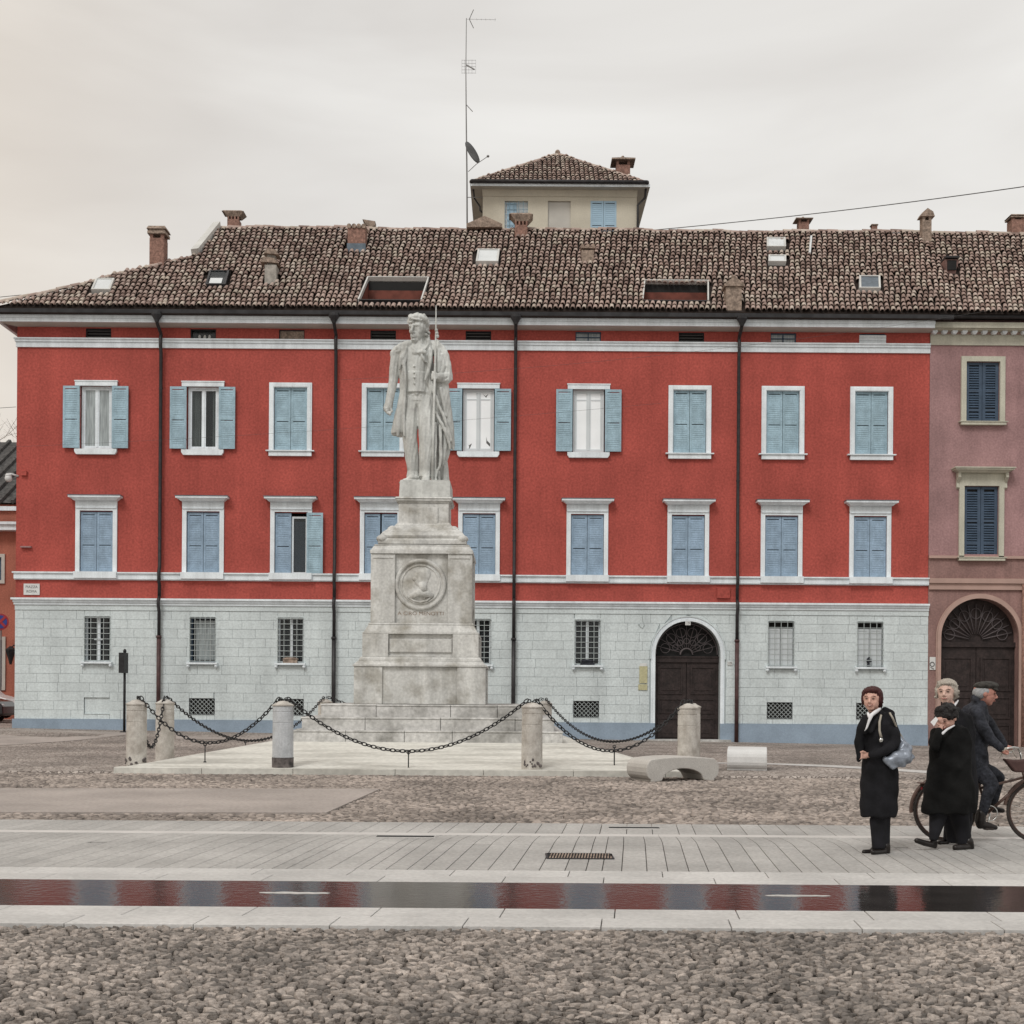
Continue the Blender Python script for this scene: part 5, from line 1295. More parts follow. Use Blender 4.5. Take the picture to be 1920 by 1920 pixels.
        mb = MB(); mb.prism([(x-w_, b.z+Ht*.95), (x+w_, b.z+Ht*.8), (x+w_*.95, b.z+Ht*.45), (x+w_*.35, b.z+Ht*.3), (x-w_*.4, b.z+Ht*.5), (x-w_*.7, b.z+Ht*.8)], lambda a, b_: (a, y-w_*.8, b_), lambda a, b_: (a, y+w_*.8, b_)); mb.build('cap', 'brick_grey', t)
    elif kind == 'pot':
        mb = MB(); mb.frustum(x, y, b.z-.1, b.z+Ht*.75, w_*.55, w_*.6, w_, w_*.9); mb.build('stack', 'pink_dark', t)
        mb = MB(); mb.box(x-w_*.65, x+w_*.65, y-w_*1.0, y-w_*.8, b.z+Ht*.2, b.z+Ht*.7); mb.build('opening', 'dark_room', t)
        mb = MB(); mb.box(x-w_*1.0, x+w_*1.0, y-w_*1.3, y+w_, b.z+Ht*.80, b.z+Ht*.9); mb.build('cap', 'pipe_dark', t)
    return t
chimney(293.5, 497, 424, 13.5, 'flat', roof)
chimney(437, 428, 395, 11, 'flare', roof, D=52.5)
chimney(507, 530, 463, 13, 'double', roof)
chimney(668, 471, 419, 16.5, 'block', roof)
chimney(691, 432, 409, 12, 'tilt', roof, D=52.6)
chimney(977, 445, 400, 12, 'flare', roof, 'brick_red')
chimney(1102, 493, 459, 11.5, 'vent', roof)
chimney(1376, 580, 513, 14.5, 'house', roof)
chimney(1507.5, 433, 403, 9.5, 'hut', roof, D=52.5)
chimney(1640, 433, 420, 5, 'flat', roof, D=52.6)
chimney(1738, 455, 391, 8.5, 'slender', roof)
# low gable hump on the ridge by the mast, white stick
p = P(909, 432, 52.3); mb = MB(); w_ = 33*52.3/F
mb.prism([(p.x-w_, p.z-.15), (p.x+w_, p.z-.15), (p.x+w_, p.z-.02), (p.x, p.z+.30), (p.x-w_, p.z-.02)], lambda a, b: (a, 51.5, b), lambda a, b: (a, 54, b)); mb.build('ridge_gable', 'brick_grey', roof)
a, b = on_roof(1517, 484), on_roof(1520, 452); mb = MB(); mb.tube([a+Vector((0, -.1, .15)), b+Vector((0, -.1, .15))], .05, 6); mb.build('flue_pipe', 'skylight', roof); x_, s_ = rs(1518, 470)
# tiles
TL, TP, TC = .46, .198, .365
seg = 6; tvv = []; tff = []
for s_, r_, th in ((-.05, .083, 0), (TL-.05, .066, 0)):
    for rad, up in ((r_, 0.0), (r_-.022, 0.0)):
        for k in range(seg+1):
            a = math.pi*k/seg; tvv.append((-rad*math.cos(a), s_, .015+rad*math.sin(a)*.92+(0.058 if s_ < 0 else 0.0)))
m1 = seg+1
for k in range(seg):
    tff.append((k, k+1, 2*m1+k+1, 2*m1+k)); tff.append((k, m1+k, m1+k+1, k+1)); tff.append((m1+k, 3*m1+k, 3*m1+k+1, m1+k+1))
tff.append((0, 2*m1, 3*m1, m1)); tff.append((seg, m1+seg, 3*m1+seg, 2*m1+seg))
tvv = np.array(tvv); tff = np.array(tff)
def wob(x): return .030*math.sin(x*.55)+.022*math.sin(x*1.7+1)+.012*math.sin(x*4.1)
# channel (lower) tile drawn as an upturned trough between covers is the dark deck; covers carry the pattern
poly_clip = [(p[0], p[1]) for p in outer]
def tiles_for(xa, xb, clip, keepouts):
    out = []; r_ = random.Random(5); ncol = int((xb-xa)/TP)
    for j in range(int(LEN/TC)):
        for i in range(ncol):
            xq = xa+(i+.5)*TP; s = .06+j*TC; x = xq+(.058+.0114*xq)*s
            if not clip(x, s+.1): continue
            if any(k[0] < x-k[4]*(s-k[2]) < k[1] and k[2] < s+.2 < k[3] for k in keepouts): continue
            out.append((x+r_.gauss(0, .010)+.02*math.sin(j*1.3+i*.05), s+r_.gauss(0, .022), r_.gauss(0, .022)-math.atan(.058+.0114*xq), r_.uniform(-.006, .010), r_.uniform(.94, 1.06)*(1+.0114*s)))
    return out
def pip(x, s):
    r = False; n = len(poly_clip)
    for i in range(n):
        (x1, y1), (x2, y2) = poly_clip[i], poly_clip[(i+1) % n]
        if (y1 > s) != (y2 > s) and x < (x2-x1)*(s-y1)/(y2-y1+1e-12)+x1: r = not r
    return r
Rm = np.array([[1, 0, 0], [0, ca, -sa], [0, sa, ca]])
def tile_world(t):
    x, s, rot, up, sc_ = t; c, si = math.cos(rot), math.sin(rot)
    V = tvv*np.array([sc_, 1, sc_]); V = np.stack([V[:, 0]*c-V[:, 1]*si+x, V[:, 0]*si+V[:, 1]*c+s, V[:, 2]+up], 1)
    return V
def lay(tiles, par, origin, label_lo=300):
    tiles.sort(key=lambda t: t[1]); obj = tiles[:label_lo-4]; rest = tiles[label_lo-4:]
    me = bpy.data.meshes.new('roof_tile'); me.from_pydata([tuple(v) for v in tvv], [], [tuple(f) for f in tff]); me.materials.append(M['tiles_objects'])
    for x, s, rot, up, sc_ in obj:
        p = RP(x, s, up); m4 = Matrix(((1, 0, 0, p.x), (0, ca, -sa, p.y), (0, sa, ca, p.z+wob(x)*min(1, s)), (0, 0, 0, 1))) @ Matrix.Rotation(rot, 4, 'Z') @ Matrix.Diagonal((sc_, 1, sc_, 1))
        inst(me, 'roof_tile', par, m4)
    V = np.concatenate([tile_world(t) for t in rest]); V2 = V.copy()
    V2[:, 1] = YE+V[:, 1]*ca-V[:, 2]*sa; V2[:, 2] = ZE+V[:, 1]*sa+V[:, 2]*ca
    wv = .030*np.sin(V[:, 0]*.55)+.022*np.sin(V[:, 0]*1.7+1)+.012*np.sin(V[:, 0]*4.1); V2[:, 2] += wv*np.minimum(1, V[:, 1])
    Fc = (tff[None]+(np.arange(len(rest))*len(tvv))[:, None, None]).reshape(-1)
    o = bpy.data.objects.new('tile_field', np_mesh('tile_field', V2, Fc, 4, 'tiles_islands')); COL.objects.link(o); adopt(o, par); tag(o, kind='stuff'); return o
lay(tiles_for(XC0-.05, XSPLIT, pip, keep), roof, None)
# ridge and hip tiles
def ridge_tiles(par, A, B, n, r=.12, name='ridge_tile'):
    A, B = Vector(A), Vector(B); d = (B-A)/n; rr_ = random.Random(8)
    u = d.normalized(); side = u.cross(Vector((0, 0, 1))).normalized(); up = side.cross(u)
    mb = MB(); sg = 6
    for e, rd in ((-.02, r), (d.length+.05, r*.85)):
        for rad in (rd, rd-.02):
            for k in range(sg+1): a = math.pi*k/sg; mb.v.append((e, -rad*math.cos(a), rad*math.sin(a)))
    m_ = sg+1; mb.f = [(k, k+1, 2*m_+k+1, 2*m_+k) for k in range(sg)]+[(k, m_+k, m_+k+1, k+1) for k in range(sg)]+[(2*m_+k, 2*m_+k+1, 3*m_+k+1, 3*m_+k) for k in range(sg)]; mb.m = [0]*len(mb.f)
    me = mb.mesh(name, 'tiles_objects')
    for k in range(n):
        p = A+d*k; p = p+Vector((0, 0, wob(p.x)+rr_.uniform(-.012, .012)))
        m4 = Matrix((u, side, up)).transposed().to_4x4(); inst(me, name, par, Matrix.Translation(p) @ m4 @ Matrix.Rotation(rr_.gauss(0, .03), 4, 'Z'))
ridge_tiles(roof, (H2.x, YR, ZR-.02), (XSPLIT, YR, ZR-.02), 75, .115)
ridge_tiles(roof, C0+Vector((.0, 0, .0)), RP(*hipL[2]), 16, .11, 'hip_tile')
ridge_tiles(roof, RP(*hipL[2]), H1, 9, .11, 'hip_tile')
# pale verge board of the upper gable end
mb = MB(); A, B = H1+Vector((.0, 0, 0)), H2
vs = []
for p in (A, B):
    for dx, u in ((-.26, -.15), (.03, -.1), (.03, .26), (-.26, .22)): vs.append(tuple(p+Vector((dx, -u*sa, u*ca))))
mb.add(vs, [(0, 1, 2, 3), (4, 7, 6, 5), (0, 4, 5, 1), (1, 5, 6, 2), (2, 6, 7, 3), (3, 7, 4, 0)]); mb.build('verge_board', 'skylight_frame', roof)

# ------------------------------------------------------------------ pink building on the right
pink = setp(thing('pink_building', 'dusty pink building with dark blue shutters adjoining the red one at right', 'building', (20, DF, 0)))
XA, XB = X1+.004, 27.0
xw = XF(1842, 734); xw2 = XF(1839, 976); xp = XF(1836, 1240); hp_ = 73*PXM; zps = ZF(1116)-hp_
PF = DF-.01
arch2 = [(xp-hp_, -1.0)]+[(xp-hp_*math.cos(math.pi*k/24), zps+hp_*math.sin(math.pi*k/24)) for k in range(25)]+[(xp+hp_, -1.0)]
u1 = rect(xw, 31*PXM, ZF(785), ZF(673)); u2 = rect(xw2, 32*PXM, ZF(1033), ZF(906))
mb = MB(); zmid = ZF(1040)
wall_mesh(mb, [(XA, zmid), (XB, zmid), (XB, ZF(594)), (XA, ZF(594))], [u1, [(a, max(b, zmid+.02)) for a, b in u2]], lambda x, z: (x, PF, z), lambda x, z: (x, DF+.26, z)); mb.build('wall', 'pink_plaster', pink, fix=False)
mb = MB(); wall_mesh(mb, [(XA, -1.0)]+arch2+[(XB, -1.0), (XB, zmid), (XA, zmid)], [], lambda x, z: (x, PF, z), lambda x, z: (x, DF+.3, z))
n = len(arch2); mb.add([(p[0], PF, p[1]) for p in arch2]+[(p[0], DF+.5, p[1]) for p in arch2], [(i, i+1, n+i+1, n+i) for i in range(n-1)]); mb.build('lower_wall', 'pink_dark', pink, fix=False)
mb = MB(); mb.box(XB-.02, XB, DF, DF+12, -1, ZF(594)); mb.build('side_wall', 'pink_plaster', pink)
# cornice, dentils, frieze
mb = MB(); mb.box(XA, XB, DF-.06, DF-.011, ZF(642), ZF(622)); mb.build('frieze', 'cream_trim', pink)
mb = MB(); mb.box(XA, XB, DF-.46, DF, ZF(608.5, 45.54), ZF(598, 45.54)); mb.box(XA, XB, DF-.38, DF, ZF(611.5, 45.6), ZF(608.6, 45.54)); mb.build('cornice', 'cream_trim', pink)
mb = MB(); mb.box(XA, XB, DF-.08, DF-.011, ZF(621.9), ZF(611)); mb.build('dentil_band', 'pink_trim', pink)
k = 0; x = XF(1749, 612)
me = MB().box(-.09, .09, -.20, 0, 0, .17).frustum(0, -.10, -.06, 0, .05, .06, .09, .10).mesh('dentil', 'white_trim')
while x < XB: inst(me, 'dentil', pink, Matrix.Translation((x, DF-.08, ZF(620.5)))); x += 18.6*PXM
mb = MB(); mb.prism([(DF-.50+a*.8, ZF(593.5)+b) for a, b in gpr], lambda y, z: (X1+.62, y, z), lambda y, z: (XB, y, z)); mb.box(XA, XB, DF-.52, DF-.3, ZF(597.9), ZF(595)); mb.build('gutter', 'pipe_dark', pink)
def pink_window(x, z0, z1, hw, hood):
    w = setp(thing('window', None, None, (x, DF, z0), parent=pink)); fw = hw+10*PXM
    mb = MB(); frame_ring(mb, x-fw, x+fw, z0, z1+10*PXM, 10*PXM-.01, DF-.10, DF-.009, bottom=False); mb.build('surround', 'cream_trim', w)
    mb = MB(); mb.box(x-fw-.02, x+fw+.02, DF-.17, DF-.009, z0-.13, z0-.03); mb.box(x-fw-.08, x+fw+.08, DF-.20, DF-.009, z0-.028, z0-.002); mb.build('sill', 'cream_trim', w)
    for a, b in ((x-hw+.01, x-.008), (x+.008, x+hw-.01)):
        mb = MB(); s = .11; th = .05; yc = DF+.05
        mb.box(a, a+s, yc-th/2, yc+th/2, z0+.01, z1-.01); mb.box(b-s, b, yc-th/2, yc+th/2, z0+.01, z1-.01); nn = 3
        rails = [z0+.01, z0+(z1-z0)*.18, z0+(z1-z0)*.5, z1-.10]
        for q in rails: mb.box(a+s, b-s, yc-th/2, yc+th/2, q, q+.09)
        lf = mb.build('shutter', 'shutter_dark', w)
        mb = MB(); zq = z0+.12
        while zq < z1-.12:
            if all(not (q-.05 < zq < q+.09) for q in rails):
                mb.add([(a+s, yc-.03, zq-.02), (b-s, yc-.03, zq-.02), (b-s, yc+.02, zq+.05), (a+s, yc+.02, zq+.05), (a+s, yc-.03, zq-.035), (b-s, yc-.03, zq-.035), (b-s, yc+.02, zq+.03), (a+s, yc+.02, zq+.03)], [(0, 1, 2, 3), (4, 7, 6, 5), (0, 4, 5, 1), (3, 2, 6, 7)])
            zq += .088
        mb.build('slat_panel', 'shutter_dark', w)
        mb = MB(); mb.box(a+s, b-s, yc+.03, yc+.04, z0, z1); mb.build('shutter_back', 'dark_room', w)
    if hood:
        mb = MB(); mb.box(x-fw, x+fw, DF-.10, DF-.009, z1+10*PXM, z1+24*PXM); mb.build('frieze', 'cream_trim', w)
        mb = MB(); mb.frustum(x, DF-.13, z1+24*PXM, z1+28*PXM, fw+.06, .12, fw+.20, .20); mb.box(x-fw-.24, x+fw+.24, DF-.42, DF-.009, z1+28*PXM+.001, z1+31*PXM); mb.box(x-fw-.28, x+fw+.28, DF-.46, DF-.009, z1+31*PXM+.001, z1+33*PXM); mb.build('hood', 'cream_trim', w)
        for s in (-1, 1): mb = MB(); mb.prism([(DF-.009, z1-.10), (DF-.10, z1-.05), (DF-.08, z1+.12), (DF-.26, z1+.30), (DF-.26, z1+24*PXM), (DF-.009, z1+24*PXM)], lambda y, z: (x+s*(fw+.05)-.05, y, z), lambda y, z: (x+s*(fw+.05)+.05, y, z)); mb.build('bracket', 'cream_trim', w)
pink_window(xw, ZF(785), ZF(673), 31*PXM, False); pink_window(xw2, zmid+.02, ZF(906), 32*PXM, True)
mb = MB(); mb.box(XA, XB, DF-.10, DF-.011, ZF(1041.5), ZF(1036.5)); mb.build('string_course', 'pink_trim', pink)
mb = MB(); mb.box(XA, XB, DF-.12, DF-.011, ZF(1088), ZF(1079)); mb.box(XA, XB, DF-.09, DF-.011, ZF(1100), ZF(1094)); mb.box(XA, XB, DF-.05, DF-.011, ZF(1094), ZF(1088.1)); mb.build('moulding', 'pink_trim', pink)
pd = setp(thing('door', None, None, (xp, DF, 0), parent=pink)); xd_, zsp_, hdd = xd, zsp, hd_
xd, zsp, hd_ = xp, zps, hp_
mb = MB(); arc_ring(mb, hp_, hp_+.13, DF-.09, DF+.02, -1.0); arc_ring(mb, hp_+.132, hp_+.17, DF-.05, DF-.011, -1.0); mb.build('arch_surround', 'pink_trim', pd)
mb = MB(); mb.prism([(xp-hp_, -.5)]+[(xp-hp_*math.cos(math.pi*k/24), zps+hp_*math.sin(math.pi*k/24)) for k in range(25)]+[(xp+hp_, -.5)], lambda x, z: (x, DY+.1, z), lambda x, z: (x, DY+.14, z)); mb.build('door_back', 'door_wood', pd)
for s in (-1, 1):
    a, b = sorted((xp+s*.01, xp+s*(hp_-.01))); mb = MB(); mb.box(a, b, DY, DY+.09, -.4, zps-.35)
    for q0, q1 in ((.2, .9), (1.1, 1.9), (2.1, zps-.5)): frame_ring(mb, a+.14, b-.14, q0-.2, q1-.2, .06, DY-.035, DY+.001); mb.box(a+.3, b-.3, DY-.02, DY+.001, q0-.04, q1-.36)
    mb.build('door_leaf', 'door_wood', pd)
mb = MB(); mb.box(xp-hp_, xp+hp_, DY-.08, DY+.1, zps-.34, zps-.16); mb.build('transom', 'door_wood', pd)
mb = MB()
for k in range(1, 14): a = math.pi*k/14; mb.tube([(xp+.25*math.cos(a), DY+.04, zps-.1+.25*math.sin(a)), (xp+.95*hp_*math.cos(a), DY+.04, zps-.1+.95*hp_*math.sin(a))], .022, 5)
for k in range(7): a = math.pi*(k+.5)/7; mb.ring((xp+.7*hp_*math.cos(a), DY+.04, zps-.1+.7*hp_*math.sin(a)), .19, .016, 'Y', 12, 5)
mb.build('fan_grille', 'grille_dark', pd, smooth=True)
xd, zsp, hd_ = xd_, zsp_, hdd
mb = MB(); xq = XF(1917, 1200); mb.tube([(xq, DF-.12, ZF(1090)), (xq, DF-.12, -.2)], .07, 8); mb.build('downpipe', 'brick_red', pink, smooth=True)
plate('house_number', 1748, 1244, 5.5, 12, 'plaque_white', 'white oval-marked number plate on the pink wall between the buildings', 'number plate', None, y=DF-.02)
p = P(1748, 1247, DF-.05); mb = MB(); mb.ring((p.x, DF-.045, p.z+.03), .075, .016, 'Y', 16, 5); mb.tube([(p.x-.06, DF-.045, p.z-.08), (p.x+.06, DF-.045, p.z-.14)], .014, 5)
for o in bpy.data.objects:
    if o.get('label', '').startswith('white oval-marked'): mb.build('emblem', 'ink', o)
proof = setp(thing('roof', None, None, (XSPLIT+3, YE, ZE), parent=pink)); keep2 = []; keep_save = keep; keep = keep2
chimney(1785, 513, 477, 13, 'pot', proof); chimney(1909, 432, 402, 12, 'flat', proof, D=52.4)
lay(tiles_for(XSPLIT, XR2, pip, keep2), proof, None)
ridge_tiles(proof, (XSPLIT, YR, ZR-.02), (XR2, YR, ZR-.02), 28, .115)
keep = keep_save

# ------------------------------------------------------------------ roof tower
tw = setp(thing('tower', 'small cream roof tower with pyramid tile roof rising behind the ridge', 'tower', (0, 54, 18)))
TD = 54.0; s = TD/F
xl, xr_ = XF(905, 400, TD), XF(1194, 400, TD); ze = P(1048, 350, TD-.45).z; zlow = ZR-3
xm = (xl+xr_)/2; hwx = (xr_-xl)/2; ymid = TD+hwx
PT = lambda px, py: P(px, py, TD)
th = []
for (a, b, c, d) in ((946, 990, 377, 436), (1027, 1070, 377, 436), (1107, 1156, 377, 436)):
    A_, B_ = PT(a, d), PT(b, c); th.append([(A_.x, A_.z), (B_.x, A_.z), (B_.x, B_.z), (A_.x, B_.z)])
mb = MB(); wall_mesh(mb, [(xl, zlow), (xr_, zlow), (xr_, ze), (xl, ze)], th, lambda x, z: (x, TD, z), lambda x, z: (x, TD+(.14), z))
mb.add([(xl, TD, zlow), (xl, TD+2*hwx, zlow), (xl, TD+2*hwx, ze), (xl, TD, ze)], [(0, 1, 2, 3)]); mb.add([(xr_, TD, zlow), (xr_, TD+2*hwx, zlow), (xr_, TD+2*hwx, ze), (xr_, TD, ze)], [(0, 1, 2, 3)]); mb.add([(xl, TD+2*hwx, zlow), (xr_, TD+2*hwx, zlow), (xr_, TD+2*hwx, ze), (xl, TD+2*hwx, ze)], [(0, 1, 2, 3)])
mb.build('wall', 'beige_plaster', tw, fix=False)
t0 = th[0]; w = setp(thing('window', None, None, (t0[0][0], TD, t0[0][1]), parent=tw))
mb = MB(); mb.box(t0[0][0], t0[1][0], TD+.12, TD+.13, t0[0][1], t0[2][1]); mb.build('pane', 'white_shutter', w)
mb = MB()
for k in range(6): x = t0[0][0]+(t0[1][0]-t0[0][0])*k/5; mb.tube([(x, TD+.03, t0[0][1]), (x, TD+.03, t0[2][1])], .014, 5)
for k in range(6): z = t0[0][1]+(t0[2][1]-t0[0][1])*(k+.5)/6; mb.tube([(t0[0][0], TD+.03, z), (t0[1][0], TD+.03, z)], .011, 5)
mb.build('grille', 'shutter_blue', w); mb = MB(); mb.box(t0[0][0]+.1, t0[0][0]+.5, TD+.07, TD+.1, t0[0][1], t0[2][1]-.05); mb.build('shutter', 'pale_blue', w)
t1 = th[1]; mb = MB(); mb.box(t1[0][0], t1[1][0], TD+.09, TD+.12, t1[0][1], t1[2][1]); mb.build('blind_window', 'soffit', tw)
t2 = th[2]; w = setp(thing('window', None, None, (t2[0][0], TD, t2[0][1]), parent=tw)); xm_ = (t2[0][0]+t2[1][0])/2
for a, b in ((t2[0][0], xm_-.006), (xm_+.006, t2[1][0])): shutter_leaf(a, b, t2[0][1], t2[2][1], TD+.02, mid=.27).build('shutter', 'pale_blue', w)
ov = .50; yF = TD-ov; xe0, xe1 = P(884, 346, yF).x, P(1213, 352, yF).x
ov = .5; zt_ = P(1048, 290, ymid).z; yB = TD+2*hwx+ov
mb = MB(); mb.box(xl-ov, xr_+ov, yF, yB, ze, ze+.06); mb.build('soffit', 'soffit', tw)
mb = MB(); mb.box(xl-ov, xr_+ov, yF-.02, yF+.03, ze-.01, ze+.10); mb.build('fascia', 'white_trim', tw)
mb = MB(); mb.frustum(xm, TD, ze-.25, ze, hwx+.01, .03, hwx+.02, .12); mb.build('cove', 'beige_plaster', tw)
mb = MB(); zg = ze+.16
mb.tube([(xe0, yF-.08, zg), (xe1, yF-.08, zg)], .085, 8); mb.tube([(xe0+.02, yF-.08, zg), (xe0+.02, yB, zg)], .085, 8); mb.tube([(xe1, yF-.08, zg), (xe1, yB, zg)], .085, 8); mb.build('gutter', 'pipe_dark', tw, smooth=True)
mb = MB(); mb.tube([(xe0+.05, yF+.3, zg-.05), (xe0+.1, TD+.2, ze-.25), (xl-.12, TD+.25, ze-.6), (xl-.12, TD+.25, ze-.75), (xl-.0, TD+.25, ze-.85)], .04, 6); mb.build('downpipe', 'pipe_dark', tw, smooth=True)
mb = MB(); mb.tube([(xe1-.02, yF+.2, zg-.1), (xe1-.03, TD-.1, ze-.3), (xr_+.03, TD-.12, ze-.62), (xr_+.02, TD-.12, zlow)], .05, 6); mb.build('downpipe', 'pipe_dark', tw, smooth=True)
trf = setp(thing('roof', None, None, (xm, ymid, ze), parent=tw)); ze2 = ze+.14; AP = Vector((xm, ymid, zt_))
cs = [Vector((xe0, yF, ze2)), Vector((xe1, yF, ze2)), Vector((xe1, yB, ze2)), Vector((xe0, yB, ze2))]
mb = MB(); mb.add([tuple(c) for c in cs]+[tuple(AP)], [(0, 1, 4), (1, 2, 4), (2, 3, 4), (3, 0, 4), (0, 3, 2, 1)]); mb.build('roof_deck', 'roof_deck', trf)
mid_ = (cs[0]+cs[1])/2; up_ = (AP-mid_); L2 = up_.length; u_ = up_.normalized(); nrm = Vector((1, 0, 0)).cross(u_).normalized()
tme = bpy.data.meshes.new('roof_tile'); tme.from_pydata([tuple(v) for v in tvv], [], [tuple(f) for f in tff]); tme.materials.append(M['tiles_objects'])
rr = random.Random(6); hw2 = (xe1-xe0)/2; cnt = 0
for j in range(int(L2/TC)):
    for i in range(-20, 21):
        x = i*TP; s_ = .02+j*TC
        if abs(x) > hw2*(1-(s_+.12)/L2): continue
        p = mid_+Vector((x+rr.gauss(0, .01), 0, 0))+u_*(s_+rr.gauss(0, .02))+nrm*.01
        m4 = Matrix((Vector((1, 0, 0)), u_, nrm)).transposed().to_4x4(); m4.translation = p
        inst(tme, 'roof_tile', trf, m4 @ Matrix.Rotation(rr.gauss(0, .02), 4, 'Z')); cnt += 1
def wob(x): return 0
ridge_tiles(trf, cs[0], AP, 11, .105, 'hip_tile'); ridge_tiles(trf, cs[1], AP, 11, .105, 'hip_tile')
mb = MB(); mb.ell(AP+Vector((0, 0, .1)), .12, .12, .12, 8, 6); mb.build('finial', 'brick_grey', trf)
keep = []; t_ = chimney(1168.5, 338, 287, 13, 'hut', trf, 'brick_red', D=ymid-1.2)

# ------------------------------------------------------------------ mast with antennas
MD = 52.6; b0 = P(876, 436, MD)
mast = setp(thing('antenna_mast', 'very tall thin aerial mast with dish and aerials left of the tower', 'antenna mast', (b0.x, MD, b0.z-.3)))
path = [P(a, b, MD) for a, b in ((876, 440), (875.5, 330), (874.5, 250), (874, 200), (873.5, 130), (874.5, 34))]
mb = MB(); mb.tube(path, [.032, .032, .028, .024, .02, .016], 6); mb.build('pole', 'antenna', mast, smooth=True)
a, b = P(875, 370, MD), P(905, 370, TD); mb = MB(); mb.tube([a, b], .015, 5); mb.build('stay', 'antenna', mast)
dsh = MB(); c = P(885.5, 286, MD-.1); rot = Euler((0, 0, 0)).to_matrix()
ax = Vector((.80, -.46, .38)).normalized(); q = ax.to_track_quat('Z', 'Y').to_matrix(); n = 20
vs = []
for rr_, dd in ((0, -.085), (.25, -.06), (.48, 0), (.48, .02), (.25, -.04), (0, -.065)):
    for k in range(n): a_ = 2*math.pi*k/n; vs.append(tuple(c+q @ Vector((rr_*math.cos(a_), rr_*math.sin(a_), dd))))
dsh.add(vs, [(i*n+k, i*n+(k+1) % n, (i+1)*n+(k+1) % n, (i+1)*n+k) for i in range(5) for k in range(n)]); dsh.build('dish', 'dish', mast, smooth=True)
mb = MB(); l = P(915, 293, MD-.3); e = P(893, 308, MD-.15); mb.tube([P(878, 322, MD), e, l], .014, 5); mb.ell(l, .06, .06, .05, 8, 6); mb.build('dish_arm', 'antenna', mast)
mb = MB(); a = P(875, 36, MD); b = P(930, 37, MD-.2); mb.tube([a, b], .006, 4)
for k, h in ((.12, .20), (.2, .10), (.35, .07), (.5, .08), (.65, .07), (.8, .08), (.97, .17)): p = a.lerp(b, k); mb.tube([p-Vector((0, .2, h)), p+Vector((0, .2, h))], .006, 4)
mb.tube([P(880, 36, MD), P(888, 18, MD-.2)], .018, 4); mb.tube([P(880, 36, MD), P(888, 53, MD+.2)], .018, 4); mb.build('yagi_aerial', 'antenna', mast)
mb = MB()
for z in (113, 119, 125, 131, 137): mb.tube([P(866, z, MD), P(892, z, MD)], .006, 4)
for x in (866, 871, 879, 885, 892): mb.tube([P(x, 112, MD), P(x, 138, MD)], .006, 4)
mb.tube([P(875, 122, MD), P(889, 130, MD-.5)], .03, 5); mb.build('grid_aerial', 'antenna', mast)
mb = MB(); mb.tube([P(875, 197, MD), P(886, 209, MD-.4)], .018, 5); mb.build('small_aerial', 'antenna', mast)

# ------------------------------------------------------------------ wires
def wire(pts, label, r=.012, D0=44, D1=44):
    mb = MB(); n = len(pts); q = [P(px, py, D0+(D1-D0)*i/(n-1)) for i, (px, py) in enumerate(pts)]; mb.tube(q, r, 4, cap=False); o = mb.build('overhead_wire', 'cable', smooth=True); origin_to(o, q[0]); tag(o, label, 'wire')
def par(ax, ay, bx, by, sag, n=16): return [(ax+(bx-ax)*k/n, ay+(by-ay)*k/n+sag*(1-(2*k/n-1)**2)) for k in range(n+1)]
wire(par(1218, 432, 2000, 338, 6), 'overhead wire rising from the roof ridge to the upper right sky', .016, 54, 40)
wire(par(1985, 560, 640, 712, 22), 'thin wire crossing in front of the red facade below the roof', .0045, 42, 44)
wire(par(1240, 756, 20, 838, 8), 'faint thin wire crossing the upper shuttered windows of the red building', .004, 43, 44)
wire([(-60, 560), (0, 557), (40, 553)], 'short overhead wire meeting the left end of the tiled eaves', .012, 46, 46)
wire([(-60, 768), (0, 765), (30, 763)], 'short wire in the sky beside the left edge of the red wall', .010, 46, 46)
# wall camera on the left corner
p = P(27, 893, DF); t = thing('wall_camera', 'white round dome camera on an arm at the left edge of the red wall', 'camera', tuple(p)); q = P(16, 897, DF-.1)
mb = MB(); mb.tube([p+Vector((.15, 0, 0)), p+Vector((-.05, -.1, .06)), q+Vector((0, 0, .16))], .035, 6); mb.build('arm', 'camera_white', t, smooth=True)
mb = MB(); mb.ell(q, .13, .13, .13, 12, 9); mb.lathe(q.x, q.y, [(.10, q.z+.06), (.12, q.z+.10), (.08, q.z+.17)], 12); mb.build('dome', 'camera_white', t, smooth=True)
for (px_, py_, w_) in ((50, 1025.5, 10),): p = P(px_, py_, DF); mb = MB(); mb.box(p.x-w_*PXM, p.x+w_*PXM, DF-.12, DF, p.z-.03, p.z+.02); o = mb.build('wall_bracket', 'pink_plaster'); origin_to(o, tuple(p)); tag(o, 'short horizontal bracket on the red wall near its left edge', 'bracket')
p = P(46, 888, DF); mb = MB(); mb.box(p.x-.1, p.x+.1, DF-.1, DF, p.z-.08, p.z+.08); o = mb.build('wall_box', 'red_plaster'); origin_to(o, tuple(p)); tag(o, 'small red painted box on the wall beside the dome camera', 'box')

# sign post left
p = G(232.5, 1366, .25); D = 44.2; a = P(233, 1366, D); t = thing('sign_post', 'thin black post with a narrow sign panel in front of the left wall', 'sign post', (a.x, D, gz(a.x, D)))
top = P(234, 1221, D); mb = MB(); mb.tube([(a.x, D, gz(a.x, D)-.05), (a.x, D, top.z)], .045, 8); mb.lathe(a.x, D, [(.16, gz(a.x, D)), (.13, gz(a.x, D)+.03)], 12); mb.ell((a.x, D, top.z), .06, .06, .08, 8, 6); mb.build('pole', 'iron', t, smooth=True)
b = P(231, 1243, D); mb = MB(); mb.box(b.x-.08, b.x+.10, D-.25, D+.25, P(231, 1262, D).z, P(231, 1224, D).z); mb.build('sign_panel', 'iron', t)
